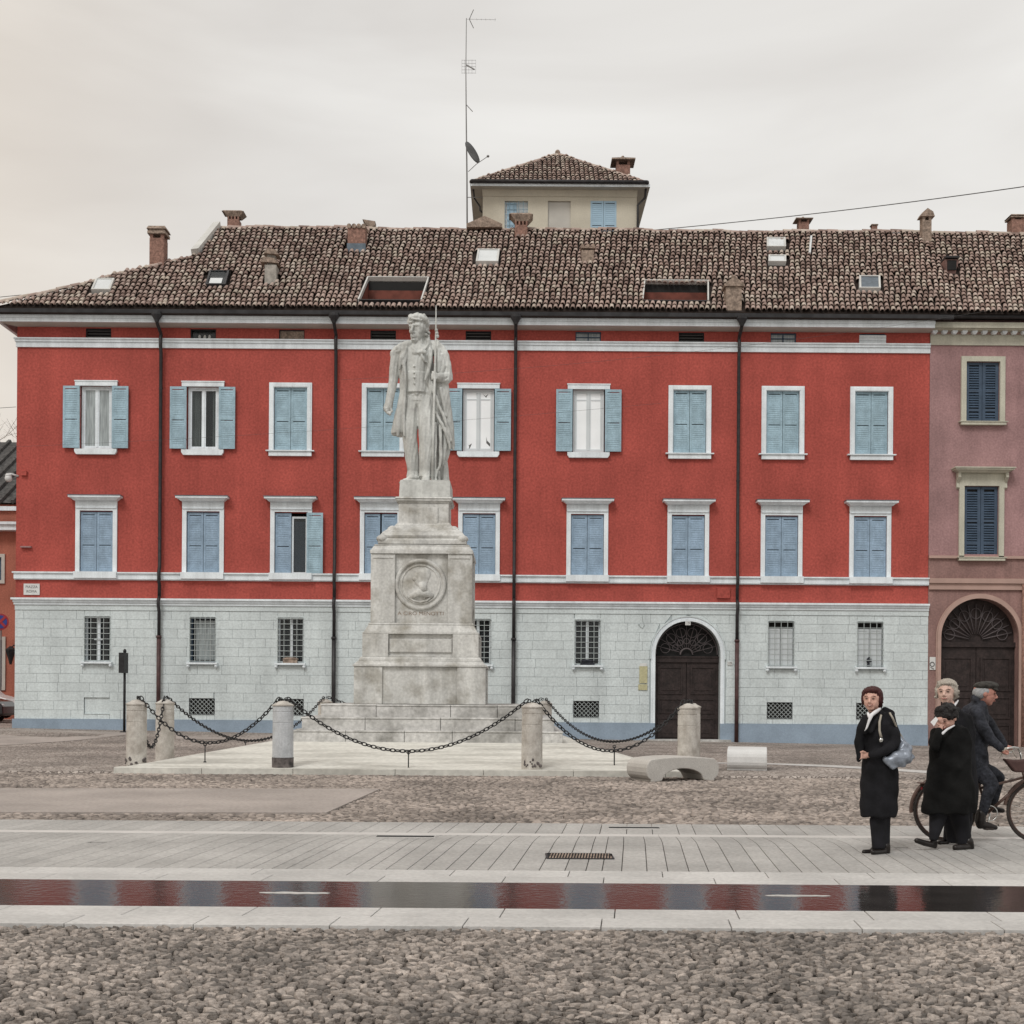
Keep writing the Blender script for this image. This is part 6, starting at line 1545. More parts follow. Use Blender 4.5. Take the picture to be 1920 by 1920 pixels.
# ------------------------------------------------------------------ statue
SX, SY0 = 640, 560; SK = 5.0526
def S(u, v, dy=0.0): return P(SX+u/SK-1.5, SY0+v/SK, MY+dy)
su = MY/F/SK                      # metres per zoom unit
stt = setp(thing('statue', 'pale marble statue of a man in a long coat leaning on a cloak-draped staff', 'statue', (MX, MY, zst0)))
mb = MB(); hs_ = hp(48.5); zs1 = S(700, 1752).z
mb.frustum(MX+.03, MY, zst0, zs1-.02, hs_, hs_, hs_-.02, hs_-.02); mb.frustum(MX+.03, MY, zs1-.02, zs1, hs_-.02, hs_-.02, hs_-.07, hs_-.07)
mb.build('statue_base', 'statue_marble', stt, bevel=.02)
mb = MB()
def T(pts, rs, seg=10, dst=None):
    m = dst or mb; q = [S(*p) for p in pts]; m.tube(q, [r*su for r in rs], seg)
    for p, r in zip(q, rs): m.ell(p, r*su*.99, r*su*.99, r*su*.99, 10, 7)
def E(u, v, dy, rx, ry, rz, rot=None, dst=None): (dst or mb).ell(S(u, v, dy), rx*su, ry*su, rz*su, 14, 10, rot)
# legs
T([(668, 960, 0), (657, 1150, -.05), (656, 1330, -.07), (674, 1480, .0), (692, 1640, .08), (692, 1700, .10)], [92, 84, 71, 67, 58, 50])
T([(800, 960, 0), (813, 1130, -.10), (812, 1320, -.18), (812, 1480, -.16), (808, 1640, -.13), (806, 1690, -.13)], [92, 86, 72, 68, 60, 54])
E(690, 1715, .02, 70, 120, 40); E(640, 1728, -.05, 55, 70, 26); T([(690, 1715, .1), (615, 1735, -.02)], [44, 26])
T([(808, 1690, -.12), (812, 1735, -.42)], [46, 30]); E(812, 1735, -.38, 40, 90, 24)
E(745, 1745, 0, 200, 160, 14); T([(738, 1535, .14), (745, 1740, .14)], [24, 34])
# trouser cuffs
mb.loft([(tuple(S(690, 1690, .08)), 66*su, 66*su), (tuple(S(688, 1640, .08)), 58*su, 58*su)]); mb.loft([(tuple(S(808, 1690, -.14)), 64*su, 64*su), (tuple(S(808, 1630, -.13)), 58*su, 58*su)])
# torso, waistcoat
rings = [(735, 985, 148, 95), (733, 940, 140, 95), (722, 880, 126, 100), (715, 800, 118, 104), (712, 700, 130, 118), (712, 600, 150, 122), (712, 530, 165, 115), (716, 490, 160, 95), (728, 455, 100, 75), (740, 430, 55, 50)]
mb.loft([(tuple(S(u, v, 0)), rx*su, ry*su) for u, v, rx, ry in reversed(rings)], 24)
mb.loft([(tuple(S(724, 905, -.02)), 132*su, 112*su), (tuple(S(720, 820, -.01)), 124*su, 112*su), (tuple(S(714, 720, 0)), 130*su, 122*su)], 24)
for v in (640, 700, 745, 800): E(697, v, -.36, 8, 9, 8)
for u, v in ((650, 905), (690, 912), (722, 900), (758, 912), (796, 905)): E(u, v, -.27+abs(u-722)*.0009, 21, 12, 15)
E(734, 990, -.03, 105, 80, 62)
# coat: left front and skirt
T([(640, 440, -.12), (590, 480, -.10), (540, 500, -.02), (525, 530, 0)], [46, 52, 56, 58])
mb.loft([(tuple(S(560, 1290, .10)), 76*su, 120*su), (tuple(S(568, 1180, .08)), 76*su, 125*su), (tuple(S(588, 1050, .06)), 58*su, 125*su), (tuple(S(604, 900, .04)), 42*su, 120*su), (tuple(S(606, 750, .02)), 42*su, 115*su), (tuple(S(606, 620, 0)), 52*su, 110*su), (tuple(S(610, 480, .0)), 55*su, 80*su)], 18)
T([(500, 1265, .1), (530, 1120, .08), (572, 980, .08)], [22, 26, 22]); T([(542, 1295, -.20), (555, 1150, -.22), (576, 1000, -.24), (594, 800, -.28)], [15, 15, 12, 10])
T([(600, 1300, -.26), (600, 1120, -.30), (604, 930, -.33), (612, 760, -.37), (600, 620, -.37), (624, 490, -.28), (634, 440, -.14)], [12, 13, 14, 14, 16, 18, 16])
T([(560, 660, -.30), (585, 560, -.34), (622, 480, -.30)], [12, 26, 20])       # lapel
T([(540, 470, -.15), (575, 440, -.16), (640, 420, -.14)], [22, 26, 22])
# collar standing round the neck
T([(622, 440, -.04), (640, 455, -.12), (665, 472, -.19), (695, 494, -.24)], [16, 18, 18, 13]); T([(700, 415, .14), (730, 405, .20), (790, 400, .20), (825, 385, .05)], [20, 30, 34, 24])
T([(828, 375, .02), (835, 430, -.06), (800, 480, -.16), (770, 500, -.22)], [22, 30, 28, 16]); T([(835, 440, -.02), (848, 500, -.18), (848, 600, -.28), (826, 700, -.33), (806, 770, -.31)], [30, 26, 20, 16, 12])
# neck, bow tie
T([(745, 380, .02), (748, 470, -.02)], [52, 60]); E(745, 510, -.34, 15, 20, 16); E(710, 507, -.33, 34, 14, 20, Euler((0, -.3, 0)).to_matrix()); E(785, 500, -.33, 40, 14, 20, Euler((0, .25, 0)).to_matrix()); T([(662, 455, -.2), (695, 485, -.29), (740, 502, -.31)], [12, 12, 9]); T([(825, 440, -.18), (795, 478, -.28), (750, 500, -.31)], [14, 14, 10]); T([(760, 520, -.3), (780, 560, -.31), (808, 600, -.29)], [12, 14, 10])
# coat right front going down behind the leg
T([(835, 720, -.2), (850, 860, -.18), (870, 1000, -.12), (885, 1100, -.08), (872, 1230, -.04)], [24, 22, 22, 20, 16]); T([(810, 900, -.1), (860, 1010, .0), (885, 1150, .05)], [50, 50, 40])
mb.loft([(tuple(S(830, 1250, .15)), 60*su, 90*su), (tuple(S(830, 1000, .12)), 75*su, 100*su), (tuple(S(820, 780, .06)), 65*su, 100*su), (tuple(S(830, 560, .02)), 55*su, 100*su)], 14)
# left arm
T([(532, 525, 0), (512, 660, -.02), (500, 780, -.06), (478, 890, -.10), (460, 985, -.13), (456, 1010, -.14)], [54, 54, 47, 43, 40, 38])
T([(455, 1015, -.11), (452, 1030, -.12)], [46, 44]); T([(500, 800, -.07), (525, 790, -.02)], [36, 20])
# hand, closed
E(445, 1055, -.13, 34, 30, 30); 
for k, (u, v, du, dv) in enumerate(((415, 1030, 0, 30), (418, 1052, 4, 30), (430, 1072, 8, 24), (446, 1084, 12, 16))): T([(u+14, v-10, -.16), (u, v, -.20), (u+12+du, v+12, -.235), (u+30, v+4, -.21)], [13, 12.5, 12, 10], 7)
T([(478, 1040, -.16), (490, 1065, -.20), (472, 1085, -.22)], [14, 12, 10], 7)
# right arm under the cloak
T([(900, 480, .0), (960, 560, .02), (985, 680, -.02), (985, 745, -.05)], [56, 60, 56, 50]); T([(990, 740, -.08), (940, 745, -.22), (905, 738, -.26)], [50, 42, 38])
E(890, 735, -.30, 34, 26, 36)
for k in range(4): T([(910, 712+k*15, -.34), (884, 710+k*15, -.37), (868, 716+k*15, -.31), (880, 720+k*15, -.26)], [9.5, 9, 9, 8], 7)
T([(905, 705, -.32), (890, 690, -.35), (872, 696, -.33)], [10, 9, 8], 7)
# head
E(735, 290, .02, 82, 95, 98); E(722, 350, -.04, 62, 70, 72); E(705, 395, -.10, 42, 42, 34); T([(700, 405, -.13), (760, 380, .02), (800, 330, .05)], [22, 26, 20])
T([(690, 250, -.22), (672, 300, -.29), (676, 312, -.27)], [10, 14, 15], 8); E(690, 318, -.24, 17, 14, 9)    # nose
T([(660, 258, -.20), (690, 250, -.245), (735, 250, -.235), (770, 262, -.17)], [11, 12, 13, 11], 8)         # brow
E(668, 275, -.19, 13, 8, 7); E(722, 276, -.205, 16, 8, 8); E(740, 312, -.19, 26, 16, 22); E(665, 312, -.17, 14, 14, 18)
T([(665, 345, -.225), (690, 342, -.245), (712, 347, -.225)], [6, 8, 6], 7); T([(668, 357, -.22), (690, 360, -.24), (710, 358, -.225)], [6, 9, 6], 7); E(692, 390, -.215, 17, 12, 12)
E(800, 300, .02, 16, 22, 26)
rr = random.Random(12)
# hair: waves swept up and to the side
T([(652, 208, -.15), (664, 182, -.20), (705, 170, -.22), (760, 176, -.18), (802, 205, -.08), (825, 250, .02)], [15, 20, 24, 26, 28, 24]); T([(660, 170, -.1), (720, 158, -.06), (780, 172, -.02), (815, 220, .06)], [22, 26, 32, 32])
T([(650, 195, -.16), (640, 220, -.14), (648, 248, -.11)], [13, 13, 8]); T([(680, 190, -.26), (725, 196, -.255), (770, 205, -.2)], [8, 9, 8], 8); E(745, 215, .12, 88, 80, 66); E(770, 300, .14, 60, 60, 80)
for k in range(11):
    t_ = k/10; T([(656+rr.uniform(-6, 8)+t_*30, 222-t_*8+rr.uniform(-6, 6), -.17-.03*math.sin(t_*3)), (690+t_*40, 168+rr.uniform(-8, 8)+t_*12, -.20+.10*t_), (755+t_*40, 160+t_*26, -.10+.14*t_), (810+t_*16, 205+t_*24, .0+.1*t_)], [5, 9, 10, 8], 6)
for (u, v) in ((812, 262), (830, 285), (815, 305), (835, 325), (812, 345), (830, 362), (800, 250), (800, 372), (822, 240), (790, 350)):
    E(u+rr.uniform(-4, 4), v, rr.uniform(-.08, .10), rr.uniform(13, 19), 20, rr.uniform(12, 18))
    E(u-8, v+10, rr.uniform(.05, .22), 22, 24, 20)
# cloak
mbC = MB()
def TC_(pts, rs, seg=10): T(pts, rs, seg, mbC)
TC_([(870, 440, .05), (940, 470, .0), (985, 540, -.04), (1015, 640, -.05), (1030, 740, -.02)], [44, 48, 46, 40, 36])
TC_([(915, 400, -.02), (960, 470, -.05), (1005, 560, -.04), (1018, 650, .02)], [16, 24, 24, 24]); TC_([(920, 500, -.14), (930, 600, -.18), (920, 690, -.2)], [30, 34, 22]); TC_([(955, 540, -.16), (975, 640, -.17), (960, 700, -.18)], [22, 26, 20])
TC_([(1035, 700, .0), (1040, 760, -.03), (1000, 790, -.1)], [26, 26, 26]); TC_([(1020, 720, -.1), (1010, 770, -.14), (960, 778, -.2), (905, 770, -.24)], [24, 22, 18, 14])
L_ = [([(965, 780, .0), (985, 900, .02), (1010, 1080, .02), (1035, 1250, .0), (1050, 1380, .0), (1068, 1430, -.02)], [52, 52, 46, 42, 32, 12]),
      ([(925, 800, -.04), (935, 950, -.02), (942, 1150, .06), (940, 1350, .10), (938, 1560, .12), (932, 1640, .12)], [40, 40, 42, 42, 36, 24]),
      ([(870, 800, -.20), (880, 880, -.22), (930, 1010, -.24), (985, 1130, -.22), (1030, 1270, -.18), (1052, 1350, -.14)], [18, 16, 15, 15, 15, 10]),
      ([(905, 1080, -.18), (950, 1170, -.24), (1000, 1270, -.22), (1030, 1370, -.17), (1040, 1425, -.12)], [14, 16, 16, 14, 9]),
      ([(895, 1180, -.14), (900, 1350, -.21), (898, 1500, -.20), (893, 1660, -.16)], [15, 16, 15, 11]),
      ([(945, 1200, -.17), (952, 1350, -.22), (948, 1500, -.20), (938, 1590, -.17), (915, 1650, -.15)], [14, 16, 15, 14, 10]),
      ([(985, 1280, -.05), (985, 1400, -.09), (975, 1500, -.08), (965, 1570, -.06)], [22, 24, 22, 16]),
      ([(1020, 1380, .06), (1005, 1470, .06), (990, 1560, .08)], [30, 26, 20]),
      ([(970, 1500, .14), (985, 1620, .16), (990, 1745, .16)], [40, 42, 46]), ([(935, 1560, .12), (925, 1740, .14)], [30, 34]), ([(880, 1620, .05), (885, 1745, .02)], [26, 28]),
      ([(930, 1640, -.02), (932, 1745, -.04)], [16, 18]), ([(880, 1660, -.16), (915, 1740, -.18)], [9, 9]), ([(915, 1655, -.16), (880, 1740, -.18)], [9, 9])]
for p, r in L_: TC_(p, r)
for k, (pts, ) in enumerate((([(975, 860, -.10), (1000, 1000, -.08), (1022, 1140, -.08)],), ([(948, 850, -.16), (972, 980, -.14), (1000, 1110, -.13)],))): TC_(pts, [16, 17, 13])
def dstat(co):
    x, y, z = co[:, 0], co[:, 1], co[:, 2]
    return (.007*np.sin(x*30+2*np.sin(z*2.3)+1.2*z)+.004*np.sin(x*71-z*9+np.sin(z*5)))*(z < 14.0)
sculpt(mb, .015, 1, 'figure', 'statue_marble', stt, dstat)
sculpt(mbC, .016, 1, 'cloak', 'statue_marble', stt, dstat)
mb = MB(); mb.tube([S(905, 75, -.22), S(904, 300, -.26), S(893, 740, -.36), S(880, 1250, -.30), S(868, 1745, -.25)], [.012, .022, .032, .034, .038], 8); mb.tube([S(904, 60, -.22), S(905, 120, -.22)], [.006, .022], 6)
for k in range(3): mb.ell(S(908+k*5, 300+k*28, -.28), .045, .045, .05, 10, 7)
mb.build('staff', 'statue_marble', stt, smooth=True)

# ------------------------------------------------------------------ people
PKX, PKY, PK = 1560, 1250, 5.189
class Body:
    def __init__(s, D, ox=0, oy=0): s.D = D; s.ox = ox; s.oy = oy; s.k = D/F/PK
    def S(s, u, v, dy=0.0): return P(PKX+(u+s.ox)/PK, PKY+(v+s.oy)/PK, s.D+dy)
    def T(s, mb, pts, rs, seg=10):
        q = [s.S(*p) for p in pts]; mb.tube(q, [r*s.k for r in rs], seg)
        for p, r in zip(q, rs): mb.ell(p, r*s.k*.99, r*s.k*.99, r*s.k*.99, 10, 7)
    def E(s, mb, u, v, dy, rx, ry, rz, rot=None): mb.ell(s.S(u, v, dy), rx*s.k, ry*s.k, rz*s.k, 14, 10, rot)
    def L(s, mb, rings, seg=20): mb.loft([(tuple(s.S(u, v, dy)), rx*s.k, ry*s.k) for u, v, dy, rx, ry in rings], seg)
def head(b, mb, mbh, cu, cv, r, yaw, pitch=0.0, dy=0.0, hairstyle='bob', neck_to=None, feats=True, skin='skin', parent=None, hair='hair_auburn'):
    """head built in a local frame: +x left of face ... forward = -Y rotated by yaw (positive turns to picture left)"""
    k = b.k; c = b.S(cu, cv, dy); Rz = Matrix.Rotation(-yaw, 3, 'Z') @ Matrix.Rotation(pitch, 3, 'X')
    def q(x, y, z): return c+Rz @ Vector((x*r*k, y*r*k, z*r*k))
    def e(m, x, y, z, a, b_, c_, rot=None):
        m.ell(q(x, y, z), a*r*k, b_*r*k, c_*r*k, 14, 10, Rz if rot is None else Rz @ rot)
    e(mb, 0, .08, .18, .74, .88, .82); e(mb, 0, -.12, -.25, .62, .66, .66); e(mb, 0, -.42, -.72, .30, .26, .22)          # skull, face, chin
    e(mb, .30, -.45, -.22, .22, .22, .24); e(mb, -.30, -.45, -.22, .22, .22, .24)                                        # cheeks
    mb.tube([q(0, -.74, .12), q(0, -.95, -.18), q(0, -.93, -.27)], [.07*r*k, .105*r*k, .12*r*k], 8); e(mb, .09, -.84, -.29, .08, .09, .06); e(mb, -.09, -.84, -.29, .08, .09, .06)
    mb.tube([q(-.42, -.60, .20), q(-.2, -.76, .22), q(0, -.76, .18), q(.2, -.76, .22), q(.42, -.60, .20)], .075*r*k, 8)
    for s in (-1, 1): e(mb, s*.72, .08, -.08, .09, .17, .22)
    e(mb, 0, -.76, -.47, .22, .08, .05); e(mb, 0, -.74, -.55, .19, .08, .055)
    if neck_to: mb.tube([q(0, .12, -.5), b.S(*neck_to)], [.42*r*k, .50*r*k], 12)
    def feats_fn(parent):
        for s in (-1, 1):
            m = MB(); e(m, s*.27, -.725, .05, .12, .06, .038); m.build('eye', 'eye', parent, smooth=True)
            m = MB(); m.tube([q(s*.14, -.80, .235), q(s*.30, -.775, .275), q(s*.45, -.66, .22)], .028*r*k, 5); m.build('eyebrow', hair, parent, smooth=True)
        sm = .09 if hairstyle == 'smile' else 0
        m = MB(); m.tube([q(-.25, -.76, -.46+sm), q(-.10, -.845, -.53), q(.10, -.845, -.53), q(.25, -.76, -.46+sm)], [.018*r*k, .036*r*k, .036*r*k, .018*r*k], 6); m.build('mouth', 'lip', parent, smooth=True)
        if hairstyle == 'smile': m = MB(); m.tube([q(-.19, -.81, -.455), q(0, -.862, -.50), q(.19, -.81, -.455)], [.010*r*k, .022*r*k, .010*r*k], 6); m.build('teeth', 'tooth', parent, smooth=True)
    return q, e, feats_fn
def shoe(b, mb, heel, toe, w=24, h=26):
    b.T(mb, [heel, ((heel[0]*.5+toe[0]*.5), heel[1]*.5+toe[1]*.5+4, heel[2]*.5+toe[2]*.5), toe], [h, h*1.0, h*.90]); 

# --- woman with auburn hair
b = Body(13.05); w1 = setp(thing('person', 'woman with short auburn hair, black coat and white scarf, smiling at the viewer', 'person', tuple(G(1636, 1603)), ))
mb = MB(); q, e, ff = head(b, mb, None, 388, 318, 118, R(28), dy=0, hairstyle='smile', neck_to=(425, 470, .03))
# hands
for (u, v, dy) in ((300, 865, -.10),):
    b.E(mb, u+22, v-2, dy, 34, 26, 34)
    for k in range(4): b.T(mb, [(u+14, v-24+k*15, dy-.01), (u-14, v-20+k*15, dy-.03), (u-30, v-8+k*14, dy-.015), (u-26, v+6+k*12, dy+.01)], [9.5, 9, 8, 7], 7)
    b.T(mb, [(u+25, v-30, dy-.02), (u+0, v-42, dy-.04), (u-26, v-34, dy-.03)], [11, 10, 8], 7); b.T(mb, [(u+40, v, dy), (u+80, v-10, dy+.02)], [26, 28])
face = sculpt(mb, .0065, 2, 'body', 'skin', w1); ff(w1)
mb = MB(); e(mb, 0, .22, .36, .85, .93, .76); e(mb, 0, .45, -.18, .78, .58, .72)
for s in (-1, 1): e(mb, s*.70, .06, .1, .15, .40, .55); e(mb, s*.62, -.12, .44, .18, .3, .28)
e(mb, .1, -.52, .72, .50, .32, .22); e(mb, -.34, -.46, .64, .3, .28, .20)
rh = random.Random(3)
for k in range(30):
    a_ = rh.uniform(-.9, math.pi+.9); x_ = math.cos(a_)*.80; y_ = .2+math.sin(a_)*.80; z_ = rh.uniform(-.5, .55)
    if y_ < -.25 and z_ < .40: continue
    mb.tube([q(x_*.75, y_*.9, z_+.35), q(x_*1.02, y_*1.02, z_), q(x_*1.05, y_*1.03, z_-.28)], [.07*118*b.k, .09*118*b.k, .03*118*b.k], 6); e(mb, 0, .5, -.55, .45, .34, .32)
sculpt(mb, .010, 2, 'hair', 'hair_auburn', w1, lambda co: .0035*np.sin(co[:, 0]*420+co[:, 2]*60)+.0016*np.sin(co[:, 1]*300+co[:, 2]*110))
mb = MB()
b.L(mb, [(452, 1462, .0, 172, 118), (455, 1400, .0, 182, 128), (456, 1250, .0, 184, 130), (458, 1100, .0, 188, 132), (460, 980, .0, 172, 130), (455, 870, .0, 165, 128), (445, 760, .0, 160, 122), (440, 650, 0, 162, 118), (440, 560, 0, 155, 112), (442, 490, .02, 130, 96), (440, 455, .03, 90, 70), (432, 432, .04, 60, 54)], 24)
b.T(mb, [(330, 520, -.02), (285, 640, -.03), (262, 740, -.06), (268, 840, -.10)], [58, 54, 46, 38]); b.T(mb, [(272, 870, -.1), (262, 905, -.08)], [36, 22])
b.T(mb, [(555, 500, -.02), (600, 640, -.03), (610, 740, -.05)], [62, 60, 56]); b.T(mb, [(606, 750, -.10), (500, 825, -.19), (385, 858, -.15)], [56, 50, 40]); b.T(mb, [(590, 640, -.08), (612, 750, -.12)], [58, 54])
b.T(mb, [(520, 430, .08), (570, 455, .06), (588, 500, .04)], [40, 40, 26]); b.T(mb, [(380, 470, -.08), (345, 560, -.12), (325, 650, -.12)], [26, 26, 18])
b.T(mb, [(480, 440, -.06), (440, 520, -.12), (380, 640, -.14)], [26, 26, 16])
sculpt(mb, .013, 3, 'coat', 'coat_black', w1, lambda co: .004*np.sin(co[:, 0]*42+1.5*np.sin(co[:, 2]*4))*1.6*np.clip(1.6-co[:, 2], .3, 1.4)+.004*np.sin(co[:, 2]*33+co[:, 0]*22))
mb = MB(); b.T(mb, [(465, 412, -.06), (425, 440, -.14), (385, 470, -.15), (360, 530, -.165), (335, 600, -.17), (316, 628, -.16)], [15, 20, 20, 15, 10, 5]); b.T(mb, [(350, 455, -.10), (362, 490, -.14)], [15, 14]); sculpt(mb, .008, 2, 'scarf', 'scarf_white', w1)
mb = MB(); b.L(mb, [(470, 1770, .0, 46, 44), (462, 1640, .0, 62, 54), (455, 1500, .0, 74, 62), (450, 1400, 0, 85, 70)]); b.L(mb, [(520, 1770, .05, 44, 44), (512, 1640, .05, 52, 50), (505, 1500, .05, 62, 60), (500, 1400, .05, 80, 70)])
b.L(mb, [(430, 1775, .0, 40, 44), (430, 1640, .0, 50, 50), (425, 1480, 0, 62, 60)]); sculpt(mb, .012, 3, 'trousers', 'trouser', w1)
mb = MB(); shoe(b, mb, (400, 1795, .05), (312, 1803, .02), h=27); b.T(mb, [(425, 1760, .04), (395, 1790, .04)], [34, 30]); sculpt(mb, .008, 2, 'shoe', 'shoe', w1)
mb = MB(); shoe(b, mb, (535, 1790, .04), (400, 1808, -.10), h=30); b.T(mb, [(530, 1745, .03), (532, 1795, .03)], [40, 36]); b.T(mb, [(545, 1800, .03), (552, 1825, .03)], [22, 14]); sculpt(mb, .008, 2, 'shoe', 'shoe', w1)
t = setp(thing('handbag', 'shiny silver grey slouchy handbag on the shoulder of the auburn-haired woman', 'handbag', tuple(b.S(640, 990, .05))))
mb = MB(); b.E(mb, 645, 895, -.15, 135, 62, 78, Euler((0, -.28, 0)).to_matrix()); b.E(mb, 700, 815, -.06, 82, 58, 84, Euler((0, -.7, 0)).to_matrix()); b.T(mb, [(518, 905, -.16), (590, 962, -.16), (700, 940, -.14), (770, 890, -.10)], [32, 36, 34, 28]); b.T(mb, [(735, 820, -.08), (778, 880, -.08)], [28, 28]); b.T(mb, [(640, 660, .03), (690, 740, .0), (725, 800, -.03)], [18, 34, 46])
sculpt(mb, .010, 2, 'bag_body', 'bag_silver', t, lambda co: .004*np.sin(co[:, 0]*50+3*np.sin(co[:, 2]*20))+.003*np.sin(co[:, 2]*70+co[:, 0]*40))
mb = MB(); st_ = [b.S(*p) for p in ((560, 448, -.14), (590, 500, -.17), (640, 620, -.02), (700, 720, .04), (735, 790, .03))]; mb.tube(st_, .010, 6); st_ = [b.S(*p) for p in ((478, 470, -.13), (462, 540, -.165), (462, 620, -.165), (478, 690, -.17))]; mb.tube(st_, [.010, .012, .012, .014], 6); mb.build('strap', 'strap_beige', t, smooth=True)
mb = MB(); mb.ell(b.S(478, 715, -.17), .022, .012, .026, 8, 6); mb.build('buckle', 'chrome', t, smooth=True)

# --- woman with black curly hair wiping her face
b = Body(13.45); w2 = setp(thing('person', 'woman in a long black coat with black curly hair, tissue held to her face', 'person', tuple(G(1790, 1594))))
mb = MB(); q, e, ff = head(b, mb, None, 1115, 500, 118, R(55), R(28), dy=-.02, neck_to=(1150, 640, .04))
b.E(mb, 1052, 555, -.12, 26, 22, 34)
for k in range(4): b.T(mb, [(1060+k*6, 545-k*2, -.15), (1042+k*8, 520-k*4, -.165), (1030+k*6, 500, -.16), (1014+k*4, 505+k*3, -.15)], [9, 9, 8, 7], 7)
b.T(mb, [(1062, 575, -.12), (1028, 560, -.15), (1010, 535, -.155)], [10, 9, 8], 7); b.T(mb, [(1055, 570, -.12), (1045, 640, -.12)], [26, 28])
sculpt(mb, .0065, 2, 'body', 'skin', w2); ff(w2)
mb = MB(); rr = random.Random(5); e(mb, 0, .18, .30, .86, .95, .78); e(mb, 0, .45, -.1, .75, .6, .6)
for k in range(46):
    a_, b_ = rr.uniform(0, 2*math.pi), rr.uniform(-.2, 1); z_ = b_; r_ = math.sqrt(max(0, 1-z_*z_)); x_, y_ = r_*math.cos(a_)*.86, r_*math.sin(a_)*.92+.18
    if y_ < -.45 and z_ < .45: continue
    e(mb, x_, y_, z_*.75+.32, .19, .19, .19)
sculpt(mb, .010, 1, 'hair', 'hair_black', w2)
mb = MB()
b.L(mb, [(1130, 1425, .0, 262, 150), (1140, 1330, .0, 262, 160), (1150, 1150, .0, 240, 165), (1150, 1000, 0, 212, 155), (1145, 880, 0, 196, 145), (1140, 760, 0, 188, 135), (1140, 680, 0, 180, 125), (1150, 620, .02, 150, 105), (1165, 580, .03, 105, 80), (1165, 550, .04, 60, 55)], 24)
b.T(mb, [(1010, 650, -.04), (985, 730, -.10), (1000, 780, -.15)], [56, 56, 46]); b.T(mb, [(1000, 780, -.16), (1020, 700, -.17), (1042, 625, -.15)], [46, 42, 36])
b.T(mb, [(1275, 640, .0), (1305, 780, -.02), (1290, 900, -.08), (1230, 990, -.14)], [62, 60, 52, 42]); b.T(mb, [(1180, 590, .1), (1250, 600, .08)], [44, 40])
sculpt(mb, .014, 3, 'coat', 'coat_black2', w2, lambda co: .009*np.sin(co[:, 0]*36+1.5*np.sin(co[:, 2]*4))*np.clip(1.7-co[:, 2], .3, 1.4)+.005*np.sin(co[:, 2]*29+co[:, 0]*22))
mb = MB(); b.T(mb, [(1052, 648, -.17), (1075, 650, -.19), (1120, 610, -.17), (1190, 572, -.08)], [11, 15, 12, 9]); sculpt(mb, .007, 1, 'collar', 'scarf_white', w2)
mb = MB(); b.L(mb, [(985, 1690, -.04, 40, 44), (1005, 1600, -.03, 60, 54), (1030, 1480, 0, 84, 70), (1045, 1380, 0, 100, 84)]); b.L(mb, [(1290, 1730, .08, 72, 60), (1270, 1600, .07, 80, 66), (1240, 1450, .04, 96, 80), (1220, 1350, 0, 110, 90)]); b.L(mb, [(1180, 1715, .18, 60, 50), (1170, 1550, .16, 76, 60), (1150, 1400, .12, 90, 70)]); sculpt(mb, .013, 3, 'trousers', 'trouser', w2)
mb = MB(); shoe(b, mb, (985, 1735, -.02), (825, 1692, -.12), h=30); b.T(mb, [(990, 1700, -.02), (1000, 1745, -.01)], [36, 26]); sculpt(mb, .008, 2, 'shoe', 'shoe', w2)
mb = MB(); shoe(b, mb, (1345, 1748, .06), (1200, 1760, -.06), h=34); b.T(mb, [(1330, 1700, .05), (1352, 1755, .06)], [48, 34]); sculpt(mb, .008, 2, 'shoe', 'shoe', w2)
c = b.S(995, 535, -.16); mb = MB(); pr = [b.S(*p) for p in ((958, 540, -.16), (1010, 488, -.17), (1032, 515, -.175), (992, 580, -.165))]; mb.add([tuple(p) for p in pr]+[tuple(p+Vector((.004, .012, .002))) for p in pr], [(0, 1, 2, 3), (4, 7, 6, 5), (0, 4, 5, 1), (1, 5, 6, 2), (2, 6, 7, 3), (3, 7, 4, 0)])
o = mb.build('tissue', 'tissue'); origin_to(o, c); tag(o, 'folded white tissue in the hand of the black-haired woman', 'tissue')

# --- white-haired person behind
b = Body(13.95); w3 = setp(thing('person', 'white-haired older person in a dark coat behind the black-haired woman', 'person', tuple(G(1800, 1585))))
mb = MB(); q, e, ff = head(b, mb, None, 1112, 250, 118, R(30), dy=0, neck_to=(1150, 400, .03))
b.E(mb, 1330, 1010, -.02, 26, 22, 34)
for k in range(4): b.T(mb, [(1316+k*9, 1025, -.03), (1314+k*9, 1050, -.04), (1318+k*9, 1068, -.02)], [8, 8, 7], 6)
b.T(mb, [(1310, 1000, -.03), (1296, 1030, -.045)], [9, 8], 6); b.T(mb, [(1330, 1000, -.02), (1330, 950, 0)], [20, 26])
sculpt(mb, .0065, 2, 'body', 'skin_pale', w3); ff(w3)
mb = MB(); e(mb, 0, .24, .40, .86, .91, .76); e(mb, 0, .42, -.1, .80, .60, .74)
for s in (-1, 1): e(mb, s*.70, .12, .05, .17, .45, .50)
e(mb, 0, -.48, .74, .56, .32, .20); e(mb, -.40, -.42, .60, .20, .24, .18)
for k in range(34):
    a_ = rh.uniform(-.9, math.pi+.9); z_ = rh.uniform(-.45, .85); rr_ = .84*math.sqrt(max(.15, 1-(max(0, z_-.2)/.95)**2)); x_ = math.cos(a_)*rr_; y_ = .22+math.sin(a_)*rr_
    if y_ < -.25 and z_ < .5: continue
    e(mb, x_, y_, z_, .16, .16, .13)
sculpt(mb, .010, 2, 'hair', 'hair_white', w3, lambda co: .005*np.sin(co[:, 0]*300+co[:, 2]*60)+.0018*np.sin(co[:, 1]*300+co[:, 2]*110))
mb = MB()
